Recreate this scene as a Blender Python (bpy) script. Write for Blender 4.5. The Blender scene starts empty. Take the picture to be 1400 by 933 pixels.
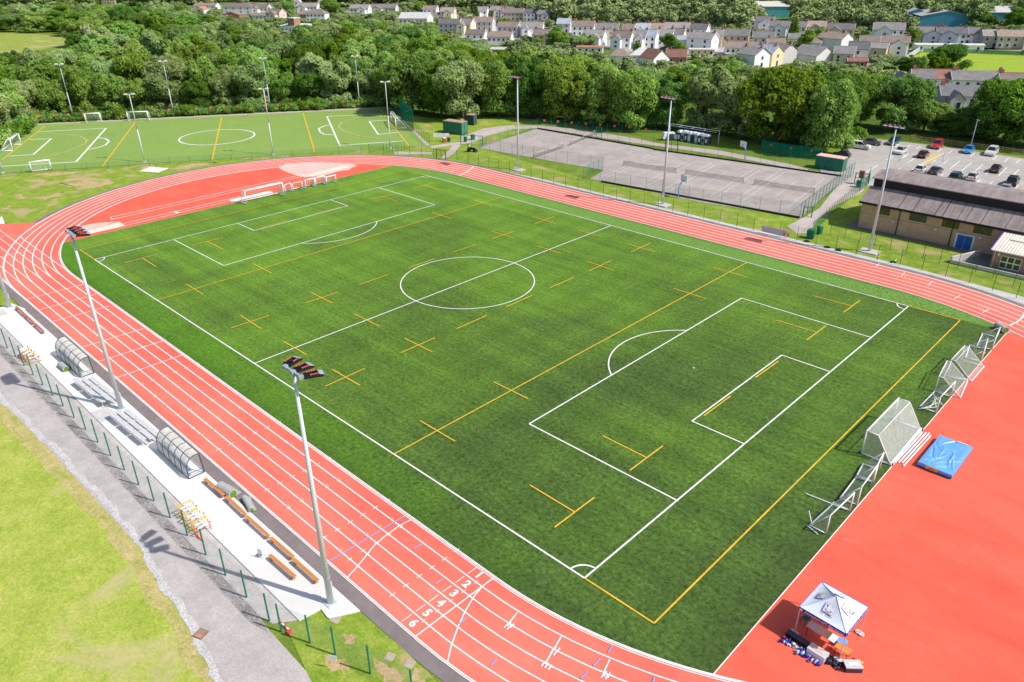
import bpy, bmesh, math, random
import numpy as np
from mathutils import Vector, Matrix
random.seed(7); rng = np.random.default_rng(7)
R = math.radians; PI = math.pi
scene = bpy.context.scene
COL = scene.collection

# ------------------------------------------------------------------ survey: photo pixels of GROUND points -> metres
CAM = (71.57, -64.687, 40.059); YAW, PIT, ROL, FPX = 2.3446, -.4738, -.0103, 1036.34
_f = Vector((math.cos(YAW)*math.cos(PIT), math.sin(YAW)*math.cos(PIT), math.sin(PIT)))
_r0 = Vector((math.sin(YAW), -math.cos(YAW), 0)); _u0 = _r0.cross(_f)
_r = _r0*math.cos(ROL)+_u0*math.sin(ROL); _u = -_r0*math.sin(ROL)+_u0*math.cos(ROL)
def gp(px, py, z=0.):
    d = _f*FPX+_r*(px-700)+_u*(466.5-py)
    t = (z-CAM[2])/d.z
    return Vector((CAM[0]+t*d.x, CAM[1]+t*d.y, z))
def pj(p):
    d = Vector(p)-Vector(CAM); w = d.dot(_f)
    return 700+FPX*d.dot(_r)/w, 466.5-FPX*d.dot(_u)/w
def gpl(*pts): return [gp(*p) for p in pts]
def dist(p): return (Vector(p)-Vector(CAM)).length

# ------------------------------------------------------------------ materials
def _new(name):
    m = bpy.data.materials.new(name); m.use_nodes = True
    nt = m.node_tree; nt.nodes.clear()
    out = nt.nodes.new('ShaderNodeOutputMaterial')
    return m, nt, out
def N(nt, t, **k):
    n = nt.nodes.new(t)
    for a, b in k.items():
        if a.startswith('i_'): n.inputs[a[2:].replace('_', ' ')].default_value = b
        else: setattr(n, a, b)
    return n
def ramp(nt, src, stops):
    n = nt.nodes.new('ShaderNodeValToRGB'); e = n.color_ramp.elements
    while len(e) < len(stops): e.new(.5)
    for el, (p, c) in zip(e, stops):
        el.position = p; el.color = (*c, 1) if len(c) == 3 else c
    nt.links.new(src, n.inputs[0]); return n.outputs[0]
def mix(nt, fac, a, b, mode='MIX'):
    n = nt.nodes.new('ShaderNodeMix'); n.data_type = 'RGBA'; n.blend_type = mode
    for s, v in ((0, fac), (6, a), (7, b)):
        if hasattr(v, 'links'): nt.links.new(v, n.inputs[s])
        else: n.inputs[s].default_value = v if s == 0 else (*v[:3], 1)
    return n.outputs[2]
def noise(nt, scale, detail=4, rough=.6, coord='pos', sc=(1, 1, 1), rot=0, dist_=0):
    if coord == 'pos': c = N(nt, 'ShaderNodeNewGeometry').outputs['Position']
    else: c = N(nt, 'ShaderNodeTexCoord').outputs['Object']
    if sc != (1, 1, 1) or rot:
        mp = N(nt, 'ShaderNodeMapping'); mp.inputs['Scale'].default_value = sc; mp.inputs['Rotation'].default_value = (0, 0, rot)
        nt.links.new(c, mp.inputs[0]); c = mp.outputs[0]
    n = N(nt, 'ShaderNodeTexNoise', i_Scale=scale, i_Detail=detail, i_Roughness=rough, i_Distortion=dist_)
    nt.links.new(c, n.inputs['Vector']); return n.outputs['Fac']
def math_(nt, op, a, b=None, clamp=False):
    n = N(nt, 'ShaderNodeMath', operation=op, use_clamp=clamp)
    for i, v in enumerate((a, b)):
        if v is None: continue
        if hasattr(v, 'links'): nt.links.new(v, n.inputs[i])
        else: n.inputs[i].default_value = v
    return n.outputs[0]
def bsdf(nt, out, col, rough=.7, metal=0, spec=.3, bump=None, bs=.1):
    b = N(nt, 'ShaderNodeBsdfPrincipled', i_Roughness=rough, i_Metallic=metal)
    b.inputs['Specular IOR Level'].default_value = spec
    if hasattr(col, 'links'): nt.links.new(col, b.inputs['Base Color'])
    else: b.inputs['Base Color'].default_value = (*col, 1)
    if bump is not None:
        bn = N(nt, 'ShaderNodeBump', i_Strength=bs, i_Distance=.05); nt.links.new(bump, bn.inputs['Height']); nt.links.new(bn.outputs[0], b.inputs['Normal'])
    nt.links.new(b.outputs[0], out.inputs[0]); return b
MATS = {}
def pm(name, col, rough=.65, var=.18, scale=1.5, metal=0, spec=.3, coord='obj', fine=0, sc=(1, 1, 1)):
    """painted / plain surface with worn, uneven tone"""
    if name in MATS: return MATS[name]
    m, nt, out = _new(name)
    n = noise(nt, scale, 5, .65, coord, sc)
    lo = tuple(c*(1-var) for c in col); hi = tuple(min(1, c*(1+var)) for c in col)
    c = ramp(nt, n, [(.3, lo), (.7, hi)])
    if fine:
        g = noise(nt, fine, 2, .7, coord)
        c = mix(nt, .5, c, ramp(nt, g, [(.35, (.6, .6, .6)), (.65, (1.3, 1.3, 1.3))]), 'MULTIPLY')
    bsdf(nt, out, c, rough, metal, spec)
    MATS[name] = m; return m
def mat_turf():
    m, nt, out = _new('artificial_turf')
    pos = N(nt, 'ShaderNodeNewGeometry').outputs['Position']
    sx = N(nt, 'ShaderNodeSeparateXYZ'); nt.links.new(pos, sx.inputs[0])
    X, Y = sx.outputs[0], sx.outputs[1]
    # more rubber crumb towards near right; grazing sheen painted in as paler far left
    t = math_(nt, 'ADD', math_(nt, 'MULTIPLY', X, .0075), math_(nt, 'MULTIPLY', Y, -.0045))
    big = noise(nt, .045, 3, .55)
    t = math_(nt, 'ADD', math_(nt, 'ADD', t, .5), math_(nt, 'MULTIPLY', math_(nt, 'SUBTRACT', big, .5), 1.5), True)
    base = ramp(nt, t, [(0, (.148, .285, .03)), (.4, (.113, .218, .025)), (.75, (.09, .17, .025)), (1, (.069, .127, .025))])
    pt = noise(nt, .085, 5, .62, dist_=.8)
    base = mix(nt, ramp(nt, pt, [(.5, (0, 0, 0)), (.7, (.42, .42, .42))]), base, (.062, .1, .03))
    # brushed bands along the pitch
    band = noise(nt, .34, 2, .5, sc=(.05, 1, 1))
    base = mix(nt, .6, base, ramp(nt, band, [(.35, (.8, .82, .8)), (.65, (1.22, 1.2, 1.15))]), 'MULTIPLY')
    # mown-tile joints every so often across
    w = N(nt, 'ShaderNodeTexWave', wave_type='BANDS', bands_direction='X', i_Scale=.066, i_Distortion=.4, i_Detail=1)
    nt.links.new(pos, w.inputs['Vector'])
    base = mix(nt, .22, base, ramp(nt, w.outputs['Fac'], [(.4, (.82, .82, .82)), (.6, (1.15, 1.15, 1.1))]), 'MULTIPLY')
    st = noise(nt, 2.1, 3, .6, sc=(.045, 1, 1))
    base = mix(nt, .4, base, ramp(nt, st, [(.32, (.68, .7, .68)), (.68, (1.32, 1.3, 1.25))]), 'MULTIPLY')
    sm = N(nt, 'ShaderNodeMath', operation='PINGPONG'); nt.links.new(X, sm.inputs[0]); sm.inputs[1].default_value = 2.0
    base = mix(nt, .22, base, ramp(nt, sm.outputs[0], [(0, (.55, .6, .55)), (.04, (1, 1, 1))]), 'MULTIPLY')
    # run-off strips outside the touchlines are a fresher green
    near = ramp(nt, math_(nt, 'MULTIPLY', math_(nt, 'ADD', Y, 32.25), -2), [(0, (0, 0, 0)), (.3, (1, 1, 1))])
    base = mix(nt, math_(nt, 'MULTIPLY', near, math_(nt, 'SUBTRACT', .75, math_(nt, 'MULTIPLY', t, .75), True)), base, (.062, .2, .005))
    far = ramp(nt, math_(nt, 'MULTIPLY', math_(nt, 'SUBTRACT', Y, 32.25), 2), [(0, (0, 0, 0)), (.3, (1, 1, 1))])
    base = mix(nt, math_(nt, 'MULTIPLY', far, .7), base, (.165, .315, .06))
    g = noise(nt, 2.7, 8, .85, dist_=.5)
    sp = ramp(nt, g, [(.36, (.26, .28, .32)), (.5, (1, 1, 1)), (.64, (1.8, 1.72, 1.4))])
    amt = math_(nt, 'ADD', math_(nt, 'MULTIPLY', t, .6), .42, True)
    base = mix(nt, amt, base, sp, 'MULTIPLY')
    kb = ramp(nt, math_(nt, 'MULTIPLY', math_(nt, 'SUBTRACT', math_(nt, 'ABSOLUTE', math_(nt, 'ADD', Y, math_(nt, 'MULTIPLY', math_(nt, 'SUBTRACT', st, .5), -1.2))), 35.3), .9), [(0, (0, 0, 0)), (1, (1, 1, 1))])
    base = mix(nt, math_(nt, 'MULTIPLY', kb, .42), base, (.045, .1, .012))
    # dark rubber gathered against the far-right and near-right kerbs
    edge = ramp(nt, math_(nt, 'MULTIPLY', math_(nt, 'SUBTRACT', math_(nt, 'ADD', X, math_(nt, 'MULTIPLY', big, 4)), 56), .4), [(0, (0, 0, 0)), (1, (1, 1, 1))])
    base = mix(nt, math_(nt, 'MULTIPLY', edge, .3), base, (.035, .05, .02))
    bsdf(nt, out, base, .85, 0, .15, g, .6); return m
def mat_grass(name, c0, c1, c2, dry, dryamt=.55, k=1.):
    m, nt, out = _new(name)
    a = noise(nt, .35*k, 6, .7); b = noise(nt, 5., 4, .8); d = noise(nt, .11*k, 6, .62, dist_=.5)
    c = ramp(nt, a, [(.28, c0), (.5, c1), (.72, c2)])
    c = mix(nt, .6, c, ramp(nt, b, [(.32, (.5, .56, .5)), (.68, (1.5, 1.42, 1.35))]), 'MULTIPLY')
    e = noise(nt, 1.7, 5, .75); c = mix(nt, .5, c, ramp(nt, e, [(.34, (.72, .82, .7)), (.66, (1.3, 1.15, 1.2))]), 'MULTIPLY')
    c = mix(nt, ramp(nt, d, [(dryamt, (0, 0, 0)), (dryamt+.09, (.85, .85, .85))]), c, dry)
    bsdf(nt, out, c, .9, 0, .1, b, .5); return m
def mat_track(name, col, lighten):
    m, nt, out = _new(name)
    a = noise(nt, .12, 5, .6); b = noise(nt, 9, 3, .8); s = noise(nt, 1.1, 6, .75, sc=(.35, 1, 1))
    c = ramp(nt, a, [(.3, tuple(v*.92 for v in col)), (.7, tuple(min(1, v*1.07) for v in col))])
    c = mix(nt, .35, c, ramp(nt, b, [(.35, (.8, .8, .8)), (.65, (1.2, 1.2, 1.2))]), 'MULTIPLY')
    c = mix(nt, ramp(nt, s, [(.57, (0, 0, 0)), (.78, (lighten,)*3)]), c, (.86, .4, .34))
    h_ = noise(nt, .33, 6, .7, sc=(.4, 1, 1), dist_=.4); c = mix(nt, .8, c, ramp(nt, h_, [(.3, (.88, .78, .78)), (.5, (1, 1, 1)), (.72, (1.05, 1.2, 1.2))]), 'MULTIPLY')
    pos = N(nt, 'ShaderNodeNewGeometry').outputs['Position']; sx = N(nt, 'ShaderNodeSeparateXYZ'); nt.links.new(pos, sx.inputs[0])
    ex = math_(nt, 'MAXIMUM', math_(nt, 'SUBTRACT', math_(nt, 'ABSOLUTE', sx.outputs[0]), 42.195), 0); ey = sx.outputs[1]
    dr = math_(nt, 'SQRT', math_(nt, 'ADD', math_(nt, 'MULTIPLY', ex, ex), math_(nt, 'MULTIPLY', ey, ey)))
    wr = ramp(nt, math_(nt, 'MULTIPLY', math_(nt, 'SUBTRACT', dr, 36.4), .12), [(0, (.84, .74, .72)), (.04, (.9, .84, .82)), (.16, (.93, .9, .9)), (.4, (1, 1, 1)), (.8, (1.02, 1.06, 1.06)), (.88, (.97, .95, .95))])
    c = mix(nt, .8 if lighten > .3 else 0, c, wr, 'MULTIPLY')
    pz = noise(nt, .055, 4, .6); c = mix(nt, .7, c, ramp(nt, pz, [(.35, (.93, .88, .88)), (.65, (1.05, 1.12, 1.12))]), 'MULTIPLY')
    bsdf(nt, out, c, .8, 0, .2, b, .2); return m
def mat_asphalt(name, col, k=1., patch=.25, grain=.3, gs=14):
    m, nt, out = _new(name)
    a = noise(nt, .25*k, 6, .65); b = noise(nt, gs, 4, .85); d = noise(nt, .9*k, 5, .7)
    c = ramp(nt, a, [(.3, tuple(v*(1-patch) for v in col)), (.7, tuple(v*(1+patch) for v in col))])
    c = mix(nt, 1 if grain > .3 else .5, c, ramp(nt, b, [(.34, (1-grain,)*3), (.66, (1+grain,)*3)]), 'MULTIPLY')
    c = mix(nt, .35, c, ramp(nt, d, [(.35, (.7, .7, .72)), (.65, (1.2, 1.2, 1.18))]), 'MULTIPLY')
    bsdf(nt, out, c, .9, 0, .15, b, .3); return m
def mat_leaf(name, dark, lite, yel):
    m, nt, out = _new(name)
    oi = N(nt, 'ShaderNodeObjectInfo')
    n = noise(nt, .55, 4, .7, 'obj'); f = noise(nt, 5, 2, .6, 'obj')
    c = ramp(nt, n, [(.32, dark), (.55, lite), (.75, yel)])
    hs = N(nt, 'ShaderNodeHueSaturation')
    nt.links.new(math_(nt, 'ADD', math_(nt, 'MULTIPLY', oi.outputs['Random'], .034), .497), hs.inputs['Hue'])
    rr = N(nt, 'ShaderNodeMath', operation='FRACT'); nt.links.new(math_(nt, 'MULTIPLY', oi.outputs['Random'], 7.31), rr.inputs[0])
    nt.links.new(math_(nt, 'ADD', math_(nt, 'MULTIPLY', rr.outputs[0], .65), .78), hs.inputs['Value'])
    nt.links.new(math_(nt, 'ADD', math_(nt, 'MULTIPLY', rr.outputs[0], -.15), 1.12), hs.inputs['Saturation'])
    nt.links.new(c, hs.inputs['Color'])
    c = mix(nt, .5, hs.outputs[0], ramp(nt, f, [(.3, (.65, .65, .65)), (.7, (1.35, 1.35, 1.3))]), 'MULTIPLY')
    d = N(nt, 'ShaderNodeBsdfDiffuse'); t = N(nt, 'ShaderNodeBsdfTranslucent'); mx = N(nt, 'ShaderNodeMixShader'); mx.inputs[0].default_value = .36
    nt.links.new(c, d.inputs[0]); nt.links.new(c, t.inputs[0]); nt.links.new(d.outputs[0], mx.inputs[1]); nt.links.new(t.outputs[0], mx.inputs[2])
    nt.links.new(mx.outputs[0], out.inputs[0]); return m
def mat_mesh(name, col, alpha):
    m, nt, out = _new(name)
    n = noise(nt, 3, 3, .6, 'obj')
    d = N(nt, 'ShaderNodeBsdfDiffuse'); t = N(nt, 'ShaderNodeBsdfTransparent'); mx = N(nt, 'ShaderNodeMixShader')
    nt.links.new(ramp(nt, n, [(.3, tuple(v*.8 for v in col)), (.7, tuple(min(1, v*1.2) for v in col))]), d.inputs[0])
    mx.inputs[0].default_value = alpha
    nt.links.new(t.outputs[0], mx.inputs[1]); nt.links.new(d.outputs[0], mx.inputs[2]); nt.links.new(mx.outputs[0], out.inputs[0]); return m
def mat_brick(name, c1, c2, mortar, scale=1.):
    m, nt, out = _new(name)
    tc = N(nt, 'ShaderNodeTexCoord'); 
    sp = N(nt, 'ShaderNodeSeparateXYZ'); nt.links.new(tc.outputs['Object'], sp.inputs[0])
    cb = N(nt, 'ShaderNodeCombineXYZ'); nt.links.new(math_(nt, 'ADD', sp.outputs[0], sp.outputs[1]), cb.inputs[0]); nt.links.new(sp.outputs[2], cb.inputs[1])
    b = N(nt, 'ShaderNodeTexBrick', i_Scale=scale); b.inputs['Color1'].default_value = (*c1, 1); b.inputs['Color2'].default_value = (*c2, 1); b.inputs['Mortar'].default_value = (*mortar, 1)
    b.inputs['Mortar Size'].default_value = .012; b.inputs['Brick Width'].default_value = .44; b.inputs['Row Height'].default_value = .15
    nt.links.new(cb.outputs[0], b.inputs['Vector'])
    n = noise(nt, .5, 5, .7, 'obj')
    c = mix(nt, .6, b.outputs[0], ramp(nt, n, [(.3, (.7, .7, .7)), (.7, (1.25, 1.2, 1.15))]), 'MULTIPLY')
    bsdf(nt, out, c, .85, 0, .2); return m
def mat_roof(name, col, var=.25):
    if name in MATS: return MATS[name]
    m, nt, out = _new(name)
    tc = N(nt, 'ShaderNodeTexCoord')
    n = noise(nt, .7, 5, .7, 'obj'); oi = N(nt, 'ShaderNodeObjectInfo')
    w = N(nt, 'ShaderNodeTexWave', bands_direction='Z', i_Scale=1.6, i_Distortion=.3); nt.links.new(tc.outputs['Object'], w.inputs['Vector'])
    c = ramp(nt, n, [(.3, tuple(v*(1-var) for v in col)), (.7, tuple(v*(1+var) for v in col))])
    c = mix(nt, .4, c, ramp(nt, w.outputs['Fac'], [(.2, (.7, .7, .7)), (.8, (1.15, 1.15, 1.15))]), 'MULTIPLY')
    c = mix(nt, 1, c, ramp(nt, oi.outputs['Random'], [(0, (.78, .8, .84)), (1, (1.2, 1.15, 1.1))]), 'MULTIPLY')
    bsdf(nt, out, c, .75, 0, .3); MATS[name] = m; return m
def mat_glass(name, col, rough=.08):
    m, nt, out = _new(name)
    n = noise(nt, 1.2, 2, .5, 'obj')
    bsdf(nt, out, ramp(nt, n, [(.3, tuple(v*.6 for v in col)), (.7, tuple(v*1.4 for v in col))]), rough, 0, .6); MATS[name] = m; return m

M = {}
M['turf'] = mat_turf()
M['lawn'] = mat_grass('lawn_grass', (.27, .365, .045), (.375, .445, .08), (.475, .495, .135), (.54, .45, .23), .6)
M['verge'] = mat_grass('verge_grass', (.15, .26, .025), (.235, .34, .04), (.35, .41, .085), (.47, .36, .18), .545, 1.6)
M['earth'] = mat_grass('worn_earth', (.38, .3, .12), (.5, .37, .2), (.55, .41, .24), (.26, .33, .06), .5, 2.5)
M['field'] = mat_grass('meadow_grass', (.25, .38, .035), (.3, .42, .045), (.36, .45, .07), (.4, .44, .12), .68, .5)
M['hay'] = mat_grass('hay_meadow_grass', (.2, .3, .04), (.3, .36, .07), (.4, .42, .12), (.5, .46, .24), .55, .8)
M['scrub'] = mat_grass('rough_grass', (.1, .17, .025), (.16, .25, .035), (.24, .31, .05), (.27, .27, .12), .62, .6)
M['garden'] = mat_grass('garden_ground', (.05, .1, .02), (.11, .18, .035), (.22, .25, .08), (.38, .35, .31), .5, .7)
M['woodfloor'] = mat_grass('woodland_undergrowth', (.05, .1, .015), (.09, .16, .025), (.14, .22, .04), (.12, .13, .05), .6)
M['track'] = mat_track('red_running_track', (.83, .18, .128), .4)
M['trackd'] = mat_track('red_apron_surface', (.8, .132, .08), .2)
M['hockey'] = mat_grass('sand_dressed_carpet', (.22, .345, .085), (.24, .365, .09), (.26, .38, .1), (.24, .36, .09), .9, .4)
M['court'] = mat_asphalt('court_tarmac', (.42, .37, .345), .6, .14)
M['carpark'] = mat_asphalt('car_park_asphalt', (.44, .405, .375), .6, .12)
M['path'] = mat_asphalt('path_asphalt', (.52, .44, .41), 1, .1)
M['lane'] = mat_asphalt('lane_asphalt', (.48, .435, .415), 1.1, .12, .3, 6)
M['dirt'] = mat_asphalt('dirty_gravel', (.34, .315, .295), 1.6, .4, .5, 6)
M['dryedge'] = mat_grass('worn_grass_margin', (.3, .33, .07), (.46, .41, .16), (.56, .45, .24), (.3, .36, .06), .57, 2.)
M['gravel'] = mat_asphalt('grey_gravel', (.52, .49, .465), 2, .14, .3, 7)
M['chips'] = mat_asphalt('white_stone_chippings', (.55, .525, .51), 2.5, .15, .4, 7)
M['kerbstrip'] = mat_asphalt('dark_tarmac_strip', (.24, .2, .195), 1, .15)
M['slab'] = pm('pale_concrete', (.775, .765, .745), .8, .05, .35, coord='pos', sc=(2.5, .3, 1))
M['slab2'] = pm('greyer_concrete', (.7, .685, .66), .8, .05, .4, coord='pos')
M['cover'] = pm('dull_concrete_cover', (.45, .38, .31), .9, .2, 2)
M['concrete'] = pm('concrete', (.6, .58, .55), .85, .12, .8, fine=8)
M['white'] = pm('white_line_paint', (.8, .785, .765), .75, .16, 1.3, coord='pos')
M['cream'] = pm('worn_white_line_paint', (.66, .62, .58), .8, .15, 3, coord='pos')
M['yellow'] = pm('yellow_line_paint', (.78, .47, .04), .75, .2, 1.3, coord='pos')
M['paley'] = pm('worn_yellow_line_paint', (.56, .46, .22), .8, .15, 3, coord='pos')
M['blue'] = pm('blue_line_paint', (.25, .36, .75), .7, .1, 2, coord='pos')
M['sand'] = mat_asphalt('pit_sand', (.76, .68, .57), 2, .1)
M['sandspill'] = mat_asphalt('blown_sand_on_track', (.74, .5, .43), 2.5, .12)
M['steel'] = pm('galvanised_steel', (.62, .66, .7), .5, .07, 1, .1)
M['lampgrey'] = pm('grey_blue_lamp_casing', (.33, .38, .46), .5, .15, 4)
M['black'] = pm('black_metal', (.016, .016, .02), .5, .3, 3)
M['red'] = pm('red_plastic', (.72, .05, .05), .5, .15, 4)
M['wpaint'] = pm('white_painted_metal', (.86, .86, .88), .4, .06, 3)
M['gpost'] = pm('green_painted_metal', (.012, .19, .135), .5, .2, 3)
M['dpost'] = pm('dark_green_metal', (.02, .055, .05), .5, .2, 3)
M['net'] = mat_mesh('white_goal_net', (.85, .86, .8), .17)
M['netdense'] = mat_mesh('dense_white_goal_net', (.88, .86, .8), .33)
M['fmesh'] = mat_mesh('green_wire_mesh', (.03, .16, .11), .13)
M['fmesh2'] = mat_mesh('green_windbreak_mesh', (.012, .2, .13), .72)
M['gmesh'] = mat_mesh('pale_wire_mesh', (.5, .54, .47), .17)
M['tnet'] = mat_mesh('black_tennis_net', (.12, .1, .1), .36)
M['orange'] = pm('stained_timber_seat', (.64, .25, .075), .6, .16, 1.2, sc=(.3, 3, 3))
M['redseat'] = pm('red_stained_timber_seat', (.55, .14, .085), .6, .16, 1.2, sc=(.3, 3, 3))
M['timber'] = pm('weathered_timber', (.4, .27, .13), .8, .2, 2)
M['brown'] = pm('brown_metal', (.25, .12, .06), .7, .2, 3)
M['poly'] = mat_mesh('cream_polycarbonate', (.8, .78, .7), .74)
M['darkframe'] = pm('dark_blue_frame_metal', (.05, .05, .09), .5, .2, 3)
M['lead'] = pm('grey_seat_plastic', (.6, .6, .6), .5, .12, 3)
M['matblue'] = pm('blue_vinyl_cover', (.15, .39, .84), .4, .12, 1.5, spec=.5)
M['matnavy'] = pm('navy_vinyl', (.02, .1, .5), .5, .1, 2)
M['tent'] = pm('white_canopy_fabric', (.74, .78, .86), .6, .05, 1)
M['royal'] = pm('royal_blue_fabric', (.045, .02, .42), .6, .1, 2)
M['pinkred'] = pm('salmon_print', (.72, .3, .26), .7, .1, 2)
M['gold'] = pm('gold_print', (.55, .42, .05), .7, .1, 2)
M['skyblue'] = pm('light_blue_print', (.4, .58, .85), .7, .1, 2)
M['navy'] = pm('navy_print', (.03, .04, .2), .7, .1, 2)
M['purple'] = pm('mauve_print', (.45, .38, .6), .7, .1, 2)
M['turfroll'] = pm('grey_turf_backing', (.42, .43, .42), .85, .12, 2)
M['rollgreen'] = pm('turf_roll_end', (.13, .25, .03), .9, .2, 6)
M['contgreen'] = pm('green_container_steel', (.02, .17, .105), .5, .18, 1.5)
M['rust'] = pm('rusty_steel_roof', (.45, .28, .2), .8, .35, 1.2)
M['bingreen'] = pm('green_plastic_bin', (.01, .17, .085), .45, .15, 3)
M['brick'] = mat_brick('buff_brick', (.66, .425, .31), (.57, .35, .25), (.47, .35, .28), 1.)
M['redbrick'] = mat_brick('red_brick', (.44, .24, .17), (.38, .2, .14), (.45, .37, .32), 1.)
M['felt'] = pm('brown_felt_roof', (.29, .24, .232), .9, .3, .8, fine=6, sc=(1.2, .25, 1))
M['clere'] = pm('black_cladding', (.022, .02, .025), .6, .3, 2)
M['doorblue'] = pm('blue_door_paint', (.008, .11, .5), .45, .1, 2)
M['winolive'] = mat_glass('green_tinted_glass', (.045, .065, .01), .2)
M['glass'] = mat_glass('dark_window_glass', (.03, .04, .055))
M['carglass'] = mat_glass('car_glass', (.02, .028, .045), .05)
M['rubber'] = pm('black_rubber', (.015, .015, .016), .8, .2, 4)
M['bark'] = pm('bark', (.13, .1, .07), .9, .3, 4)
M['deadwood'] = pm('bare_dead_wood', (.5, .42, .33), .9, .2, 4)
M['signred'] = pm('red_sign', (.8, .14, .1), .6, .1, 4)
M['terracotta'] = pm('terracotta_ridge', (.5, .2, .13), .8, .2, 3)
M['barrierred'] = M['red']
LEAF = [mat_leaf('oak_foliage', (.15, .235, .035), (.26, .37, .065), (.37, .47, .1)),
        mat_leaf('ash_foliage', (.2, .29, .06), (.33, .44, .11), (.45, .54, .17)),
        mat_leaf('dark_foliage', (.1, .175, .035), (.18, .28, .06), (.28, .38, .09)),
        mat_leaf('willow_foliage', (.24, .31, .11), (.37, .45, .18), (.5, .56, .27)),
        mat_leaf('copper_foliage', (.02, .011, .016), (.04, .02, .027), (.06, .035, .04)),
        mat_leaf('golden_foliage', (.12, .2, .008), (.2, .3, .012), (.3, .38, .03))]
M['lilac'] = pm('faded_lilac_banner', (.58, .54, .62), .7, .1, 1)
M['core'] = pm('shaded_inner_foliage', (.065, .105, .03), .95, .3, 2)  # dark solid fill inside crowns, inner shade painted as its colour

# ------------------------------------------------------------------ mesh helpers
class MB:
    def __init__(s): s.v = []; s.f = []; s.m = []
    def add(s, vs, fs, mi=0):
        o = len(s.v); s.v += [tuple(v) for v in vs]; s.f += [[i+o for i in f] for f in fs]; s.m += [mi]*len(fs); return s
    def box(s, c, d, rz=0, mi=0, taper=1., tz=0):
        x, y, z = (v/2 for v in d); ca, sa = math.cos(rz), math.sin(rz); vs = []
        for k, t in ((-1, 1), (1, taper)):
            for a, b in ((-1, -1), (1, -1), (1, 1), (-1, 1)):
                px, py = a*x*t, b*y*t; vs.append((c[0]+px*ca-py*sa, c[1]+px*sa+py*ca, c[2]+k*z))
        return s.add(vs, [[0, 3, 2, 1], [4, 5, 6, 7], [0, 1, 5, 4], [1, 2, 6, 5], [2, 3, 7, 6], [3, 0, 4, 7]], mi)
    def bar(s, p0, p1, w, h=None, mi=0):
        h = h or w; p0, p1 = Vector(p0), Vector(p1); d = (p1-p0).normalized()
        a = d.cross(Vector((0, 0, 1))); a = a.normalized() if a.length > 1e-4 else Vector((1, 0, 0)); b = a.cross(d)
        vs = [p+a*i*w/2+b*j*h/2 for p in (p0, p1) for i, j in ((-1, -1), (1, -1), (1, 1), (-1, 1))]
        return s.add(vs, [[3, 2, 1, 0], [4, 5, 6, 7], [0, 1, 5, 4], [1, 2, 6, 5], [2, 3, 7, 6], [3, 0, 4, 7]], mi)
    def tube(s, p0, p1, r0, r1=None, n=8, mi=0, cap=True):
        r1 = r0 if r1 is None else r1; p0, p1 = Vector(p0), Vector(p1); d = (p1-p0).normalized()
        a = d.cross(Vector((0, 0, 1))); a = a.normalized() if a.length > 1e-4 else Vector((1, 0, 0)); b = a.cross(d)
        vs = []
        for p, r in ((p0, r0), (p1, r1)):
            for i in range(n):
                t = 2*PI*i/n; vs.append(p+a*r*math.cos(t)+b*r*math.sin(t))
        fs = [[i, (i+1) % n, n+(i+1) % n, n+i] for i in range(n)]
        if cap: fs += [list(range(n))[::-1], list(range(n, 2*n))]
        return s.add(vs, fs, mi)
    def path(s, pts, r, n=6, mi=0):
        for a, b in zip(pts, pts[1:]): s.tube(a, b, r, r, n, mi)
        return s
    def quad(s, *p, mi=0): return s.add(p, [list(range(len(p)))], mi)
    def strip(s, pts, w, z, closed=False, mi=0):
        """flat ribbon of width w along pts at height z"""
        P = [Vector((p[0], p[1])) for p in pts]; n = len(P); vs = []
        for i in range(n):
            a = P[i-1] if (i > 0 or closed) else P[i]; b = P[(i+1) % n] if (i < n-1 or closed) else P[i]
            c = P[i]; t1 = (c-a).normalized() if a != c else (b-c).normalized(); t2 = (b-c).normalized() if b != c else t1
            n1 = Vector((-t1.y, t1.x)); n2 = Vector((-t2.y, t2.x)); nn = (n1+n2)*((w(P[i]) if callable(w) else w)/2/max(.35, 1+n1.dot(n2)))
            vs += [(*(P[i]+nn), z), (*(P[i]-nn), z)]
        k = n if closed else n-1
        return s.add(vs, [[2*i, 2*i+1, (2*i+3) % (2*n), (2*i+2) % (2*n)] for i in range(k)], mi)
    def prism(s, prof, x0, x1, mi=0, axis=0):
        """closed profile [(y,z)..] extruded from x0 to x1"""
        n = len(prof); vs = [((x, y, z) if axis == 0 else (y, x, z)) for x in (x0, x1) for y, z in prof]
        return s.add(vs, [[i, (i+1) % n, n+(i+1) % n, n+i] for i in range(n)]+[list(range(n))[::-1], list(range(n, 2*n))], mi)
    def build(s, name, mats, parent=None, smooth=False, loc=None, rz=0):
        me = bpy.data.meshes.new(name); me.from_pydata(s.v, [], s.f)
        for m in (mats if isinstance(mats, (list, tuple)) else [mats]): me.materials.append(m)
        me.polygons.foreach_set('material_index', s.m)
        bm = bmesh.new(); bm.from_mesh(me); bmesh.ops.recalc_face_normals(bm, faces=bm.faces); bm.to_mesh(me); bm.free()
        if smooth: me.polygons.foreach_set('use_smooth', [True]*len(me.polygons))
        me.update()
        return link(name, me, parent, loc, rz)
def link(name, me, parent=None, loc=None, rz=0):
    o = bpy.data.objects.new(name, me); COL.objects.link(o)
    if parent is not None: o.parent = parent
    if loc is not None: o.location = loc
    if rz: o.rotation_euler.z = rz
    return o
def tag(o, label=None, cat=None, group=None, kind=None):
    if label: o['label'] = label
    if cat: o['category'] = cat
    if group: o['group'] = group
    if kind: o['kind'] = kind
    return o
def empty(name, loc, rz=0, label=None, cat=None, group=None):
    o = bpy.data.objects.new(name, None); COL.objects.link(o); o.location = loc; o.rotation_euler.z = rz; o.empty_display_size = .3
    return tag(o, label, cat, group)
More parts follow.
